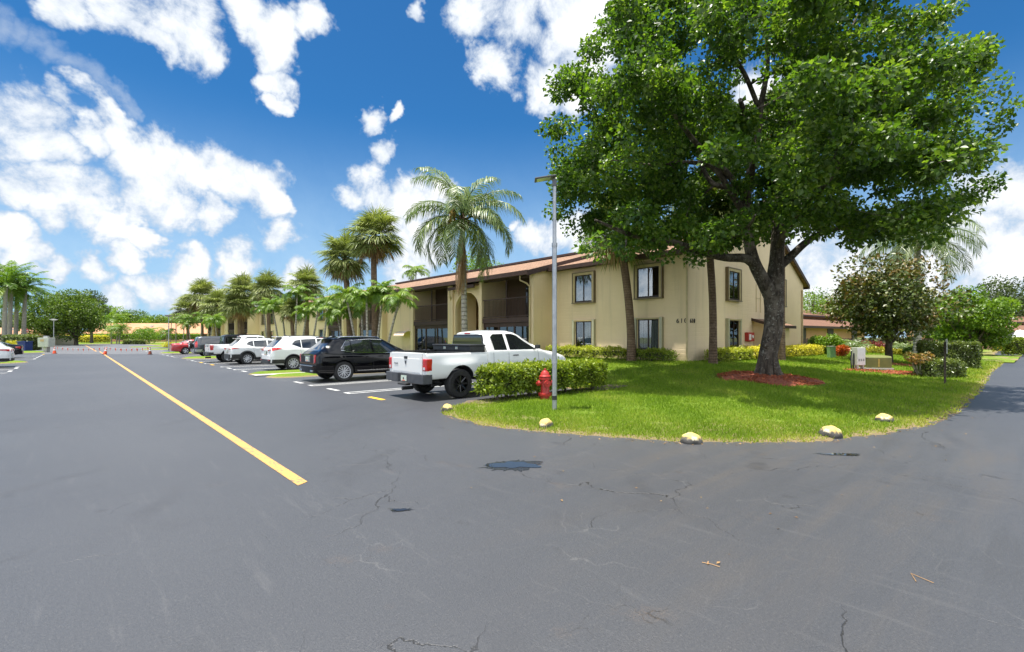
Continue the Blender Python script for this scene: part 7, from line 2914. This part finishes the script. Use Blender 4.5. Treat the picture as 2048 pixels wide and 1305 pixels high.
# far left ----------------------------------------------------------------------
RG = 'tall palms at the left edge'
for i, (px, Z, cy, lab) in enumerate(((8, 78, 575, 'tall thick trunked palm nearest the left photo edge'), (19, 80, 562, 'tall palm second from the left photo edge'), (31, 84, 592, 'tall palm third from the left photo edge'),
                                      (47, 82, 578, 'tall palm standing rightmost of the group at the left edge'), (-12, 80, 560, 'tall palm with its trunk outside the left edge, fronds reaching in'))):
    c = PZ(px, Z)
    feather_palm('royal_palm', lab, (c[0], c[1], 0.05), zat(cy, Z), 4.6, 90 + i, (0.2, 0.1), RG, 'royal', 0.30)
for px, Z, h, r, mt, lab, th in ((100, 100, 11.2, 6.3, M_LEAFG, 'wide dark green shade tree left of the far lawn', 1.3), (152, 98, 11.6, 5.2, M_LEAFG, 'round dark green shade tree with trunk among yellow shrubs', 1.5), (183, 130, 15.0, 4.0, M_LEAFDK, 'grey feathery tree behind the round shade tree', 3.0)):
    c = PZ(px, Z)
    tree('shade_tree', lab, (c[0], c[1], 0), h, r, mt, 9000, 0.34, trunk_h=th, trunk_r=0.35, lumps=46, seed=int(px) + 3)
k = 0
for px, top_y, r, mt in ((213, 609, 7.5, M_LEAFL), (242, 622, 7, M_LEAFG), (275, 624, 9, M_LEAFG), (315, 629, 8, M_LEAFG), (352, 632, 8, M_LEAFG), (195, 630, 6, M_LEAFL), (385, 634, 8, M_LEAFG), (20, 622, 9, M_LEAFDK), (70, 628, 9, M_LEAFG), (255, 634, 6, M_LEAFL), (298, 636, 6, M_LEAFL)):
    Z = 205 + (k * 13) % 40
    c = PZ(px, Z)
    k += 1
    tree('distant_tree', ['tall light green tree on the skyline beyond the peach roof', 'rounded green tree on the skyline beyond the peach roof', 'dark tree on the skyline behind the tall palms'][0 if mt is M_LEAFL else (1 if mt is M_LEAFG else 2)],
         (c[0], c[1], 0), zat(top_y, Z), r, mt, 3600, 0.62, 'trees on the skyline, ' + ('light green' if mt is M_LEAFL else ('rounded green' if mt is M_LEAFG else 'dark')), trunk_h=4, trunk_r=0.3, lumps=26, seed=k + 200)
SP = 'small palms on the far lawn'
for i, (px, Z, cy, ln, lab) in enumerate(((222, 150, 640, 5.5, 'dark green tall palm in front of the peach roof'), (223, 120, 662, 2.9, 'small upright palm on the far lawn under the dark tall palm'), (233, 118, 662, 2.9, 'left stem of the leaning pair of small palms on the far lawn'), (238, 118, 660, 2.9, 'right stem of the leaning pair of small palms on the far lawn'),
                                          (285, 130, 665, 2.6, 'small palm behind the multi stemmed shrub, left one'), (299, 130, 664, 2.6, 'small palm behind the multi stemmed shrub, right one'), (334, 100, 666, 2.3, 'small palm beside the grey capped lamp post'))):
    c = PZ(px, Z)
    feather_palm('small_palm', lab, (c[0], c[1], 0.05), zat(cy, Z) - 0.3, ln, 120 + i, (0.3 if i in (2, 3) else 0, 0), SP, 'adon' if i else 'royal', 0.13)


def hedge_px(label, pa, pb, Z, y0, y1, width, mat, n, L, seed):
    a, b = PZ(pa, Z), PZ(pb, Z)
    z0, z1 = zat(y1, Z), zat(y0, Z)
    hedge(label, a, b, width, z1 - z0, mat, n, L, z0=z0, seed=seed, rough=0.12)


hedge_px('long clipped green hedge in front of the peach roofed houses', 184, 402, 158, 669.5, 679, 1.6, M_LEAFL, 7000, 0.30, 31)
hedge_px('yellow leaved hedge under the round shade tree', 108, 214, 140, 673, 685, 2.0, M_LEAFY, 5000, 0.32, 32)
hedge_px('low dark clipped hedge standing alone on the far lawn', 250, 287, 112, 681, 690.5, 1.4, M_LEAFHD, 2200, 0.22, 33)
hedge_px('clipped green hedge ending in a square block beside the blue bin', 16, 72, 61, 673, 704, 1.6, M_LEAFHD, 7000, 0.14, 34)
c = PZ(293, 118)
bush('multi stemmed wide green shrub behind the low dark hedge', c, 3.4, 3.6, M_LEAFL, 2600, 0.26, 35, z=0.05)
c = PZ(228, 140)
bush('big leaved green shrub right of the round shade tree', PZ(180, 145), 3.0, 2.8, M_LEAFL, 1500, 0.3, 36, z=0.05, stems=False)
c = PZ(318, 95)
bush('low yellow flowering shrub by the parking island right of the road', PZ(335, 75), 1.0, 0.8, M_LEAFY, 700, 0.14, 38, z=0.06, stems=False)
bush('yellow shrub between the white crossover and the hedge block on the left', PZ(28, 58), 0.8, 1.3, M_LEAFY, 800, 0.14, 39, z=0.04, stems=False)


# ------------------------------------------------------------------ houses and fences in the distance
def stepped_house(label, a, b, z0, ze, roof, wall, deep=9.0):
    """long low house: eave line from a to b, roof climbing away from it in two steps"""
    a, b = np.array(a, float), np.array(b, float)
    L = float(np.linalg.norm(b - a))
    rz = math.atan2(b[1] - a[1], b[0] - a[0])
    t = thing('house', label, 'house', (a[0], a[1], z0), rz)
    e = ze - z0
    m = MB()
    m.prism([(0.7, -0.5), (0.7, e + 0.1), (3.2, e + 0.85), (3.2, e + 1.35), (7, e + 2.25), (deep, e + 1.6), (deep, -0.5)], 0, 0.3, L - 0.3)
    w = m.build('wall', wall, t, local=True)
    m = MB()
    m.prism([(-0.2, e), (3.19, e + 1.05), (3.19, e + 0.93), (-0.2, e - 0.12)], 0, 0, L)
    m.prism([(2.7, e + 1.36), (7.0, e + 2.5), (deep + 0.5, e + 1.75), (deep + 0.5, e + 1.6), (7.0, e + 2.35), (2.7, e + 1.24)], 0, 0.05, L - 0.05)
    rf = m.build('roof', roof, t, local=True)
    m = MB()
    m.box(-0.04, -0.28, e - 0.2, L + 0.04, -0.205, e + 0.03)
    m.box(0.0, 2.62, e + 1.2, L, 2.695, e + 1.39)
    m.build('fascia', M_TRIM, rf, local=True)
    n = int(L / 7)
    for k in range(n):
        m = MB()
        x = 3 + k * 7
        m.box(x, 0.64, 0.6, x + 1.6, 0.698, e - 0.2)
        m.build('window', M_SASH, t, local=True)
    for k in range(max(1, n)):
        m = MB()
        m.cbox((4 + k * 7, 5.0, e + 2.05), (0.3, 0.3, 0.5))
        m.build('vent', M_WHITE, rf, local=True)
    return t


stepped_house('peach walled house with stepped brown roof beyond the end wall', PZ(1585, 45), PZ(1745, 58), 0.45, 2.75, M_ROOFB, M_PEACH)
stepped_house('house with brown roof half hidden at the right photo edge', PZ(1965, 62), PZ(2200, 72), 0.35, 2.5, M_ROOFB, M_PEACH)


def picket_fence(label, a, b, z0, z1):
    a, b = np.array(a, float), np.array(b, float)
    L = float(np.linalg.norm(b - a))
    t = thing('fence', label, 'fence', (a[0], a[1], z0), math.atan2(b[1] - a[1], b[0] - a[0]))
    m = MB()
    n = int(L / 0.17)
    for i in range(n):
        x = i * L / n
        m.box(x, -0.02, 0.05, x + 0.115, 0.0, z1 - z0 + 0.02 * math.sin(i * 3.3))
    m.build('pickets', M_FENCE, t, local=True)
    m = MB()
    m.box(0, 0.003, 0.35, L, 0.05, 0.45)
    m.box(0, 0.003, z1 - z0 - 0.3, L, 0.05, z1 - z0 - 0.2)
    m.build('rails', M_FENCE, t, local=True)
    m = MB()
    for i in range(int(L / 2.4) + 1):
        m.box(i * 2.4, 0.053, -0.3, i * 2.4 + 0.1, 0.15, z1 - z0 - 0.05)
    m.build('posts', M_FENCE, t, local=True)


picket_fence('brown picket fence behind the lawn, from the building to the queen palm', PZ(1590, 41), PZ(1870, 47), 0.42, 1.55)
picket_fence('dark brown fence under the white garden tent at the right edge', PZ(1985, 58), PZ(2120, 58), 0.2, 1.2)
c = PZ(2040, 64)
t = thing('garden_tent', 'white pointed garden tent behind the dark fence at the right edge', 'tent', (c[0], c[1], 0.2), 0.5)
m = MB()
m.lathe([(1.95, 1.35), (1.3, 1.75), (0.75, 2.25), (0.30, 2.35), (0.0, 2.45)], n=4)
m.build('canopy', M_WHITE, t, smooth=20, local=True)
m = MB()
for a in range(4):
    m.tube([(1.9 * math.cos(a * math.pi / 2), 1.9 * math.sin(a * math.pi / 2), -0.3), (1.9 * math.cos(a * math.pi / 2), 1.9 * math.sin(a * math.pi / 2), 1.36)], 0.04, 6)
m.build('poles', M_WHITE, t, local=True)
c0, c1 = PZ(2017, 44), PZ(2047, 44)
hedge('clipped square hedge beyond the end of the right hand road', c0, c1, 1.2, 1.5, M_LEAFH, 2600, 0.13, z0=0.02, seed=41)
hedge('low yellow topped hedge at the far end of the right hand road', PZ(1996, 52), PZ(2030, 52), 1.2, 1.2, M_LEAFY, 1600, 0.15, z0=0.1, seed=42)
lawn_plain('lawn', 44, 1.2, 62, 4.6, 0.05, 8)


def long_house(label, pa, pb, Z, y_eave, y_ridge, group=None):
    a, b = np.array(PZ(pa, Z)), np.array(PZ(pb, Z))
    L = float(np.linalg.norm(b - a))
    t = thing('house', label, 'house', (a[0], a[1], 0), math.atan2(b[1] - a[1], b[0] - a[0]), group)
    e, r = zat(y_eave, Z), zat(y_ridge, Z + 8)
    m = MB()
    m.prism([(1, -0.5), (1, e), (8, r - 0.3), (15, e), (15, -0.5)], 0, 0.5, L - 0.5)
    m.build('wall', M_PEACH, t, local=True)
    m = MB()
    m.prism([(0, e), (8, r), (16, e), (16, e - 0.25), (8, r - 0.25), (0, e - 0.25)], 0, 0, L)
    rf = m.build('roof', M_FARROOF, t, local=True)
    for k in range(int(L / 14)):
        m = MB()
        m.cbox((8 + k * 14, 5, e + (r - e) * 0.72), (0.9, 0.6, 0.6))
        m.build('vent', M_WHITE, rf, local=True)
    for k in range(int(L / 5)):
        m = MB()
        m.box(2 + k * 5, 0.9, 0.7, 4.8 + k * 5, 0.995, e - 0.15)
        m.build('window', M_SASH, t, local=True)


long_house('long low house with wide peach shingle roof across the far lawn', 160, 440, 172, 667.5, 647)
long_house('second peach roofed house glimpsed behind the tall palms', -60, 62, 150, 668, 656)
hw_ = thing('garden_wall', 'low tan wall with cap behind the beige cabinet', 'wall', (*PZ(72, 95), 0))
a, b = PZ(72, 95), PZ(150, 105)
m = MB()
m.cbox(((a[0] + b[0]) / 2, (a[1] + b[1]) / 2, 0.9), (math.hypot(b[0] - a[0], b[1] - a[1]), 0.3, 2.0), math.atan2(b[1] - a[1], b[0] - a[0]))
m.build('wall_panel', M_WALL, hw_)
m = MB()
m.cbox(((a[0] + b[0]) / 2, (a[1] + b[1]) / 2, 1.96), (math.hypot(b[0] - a[0], b[1] - a[1]) + 0.1, 0.42, 0.11), math.atan2(b[1] - a[1], b[0] - a[0]))
m.build('cap', M_CONC, hw_)
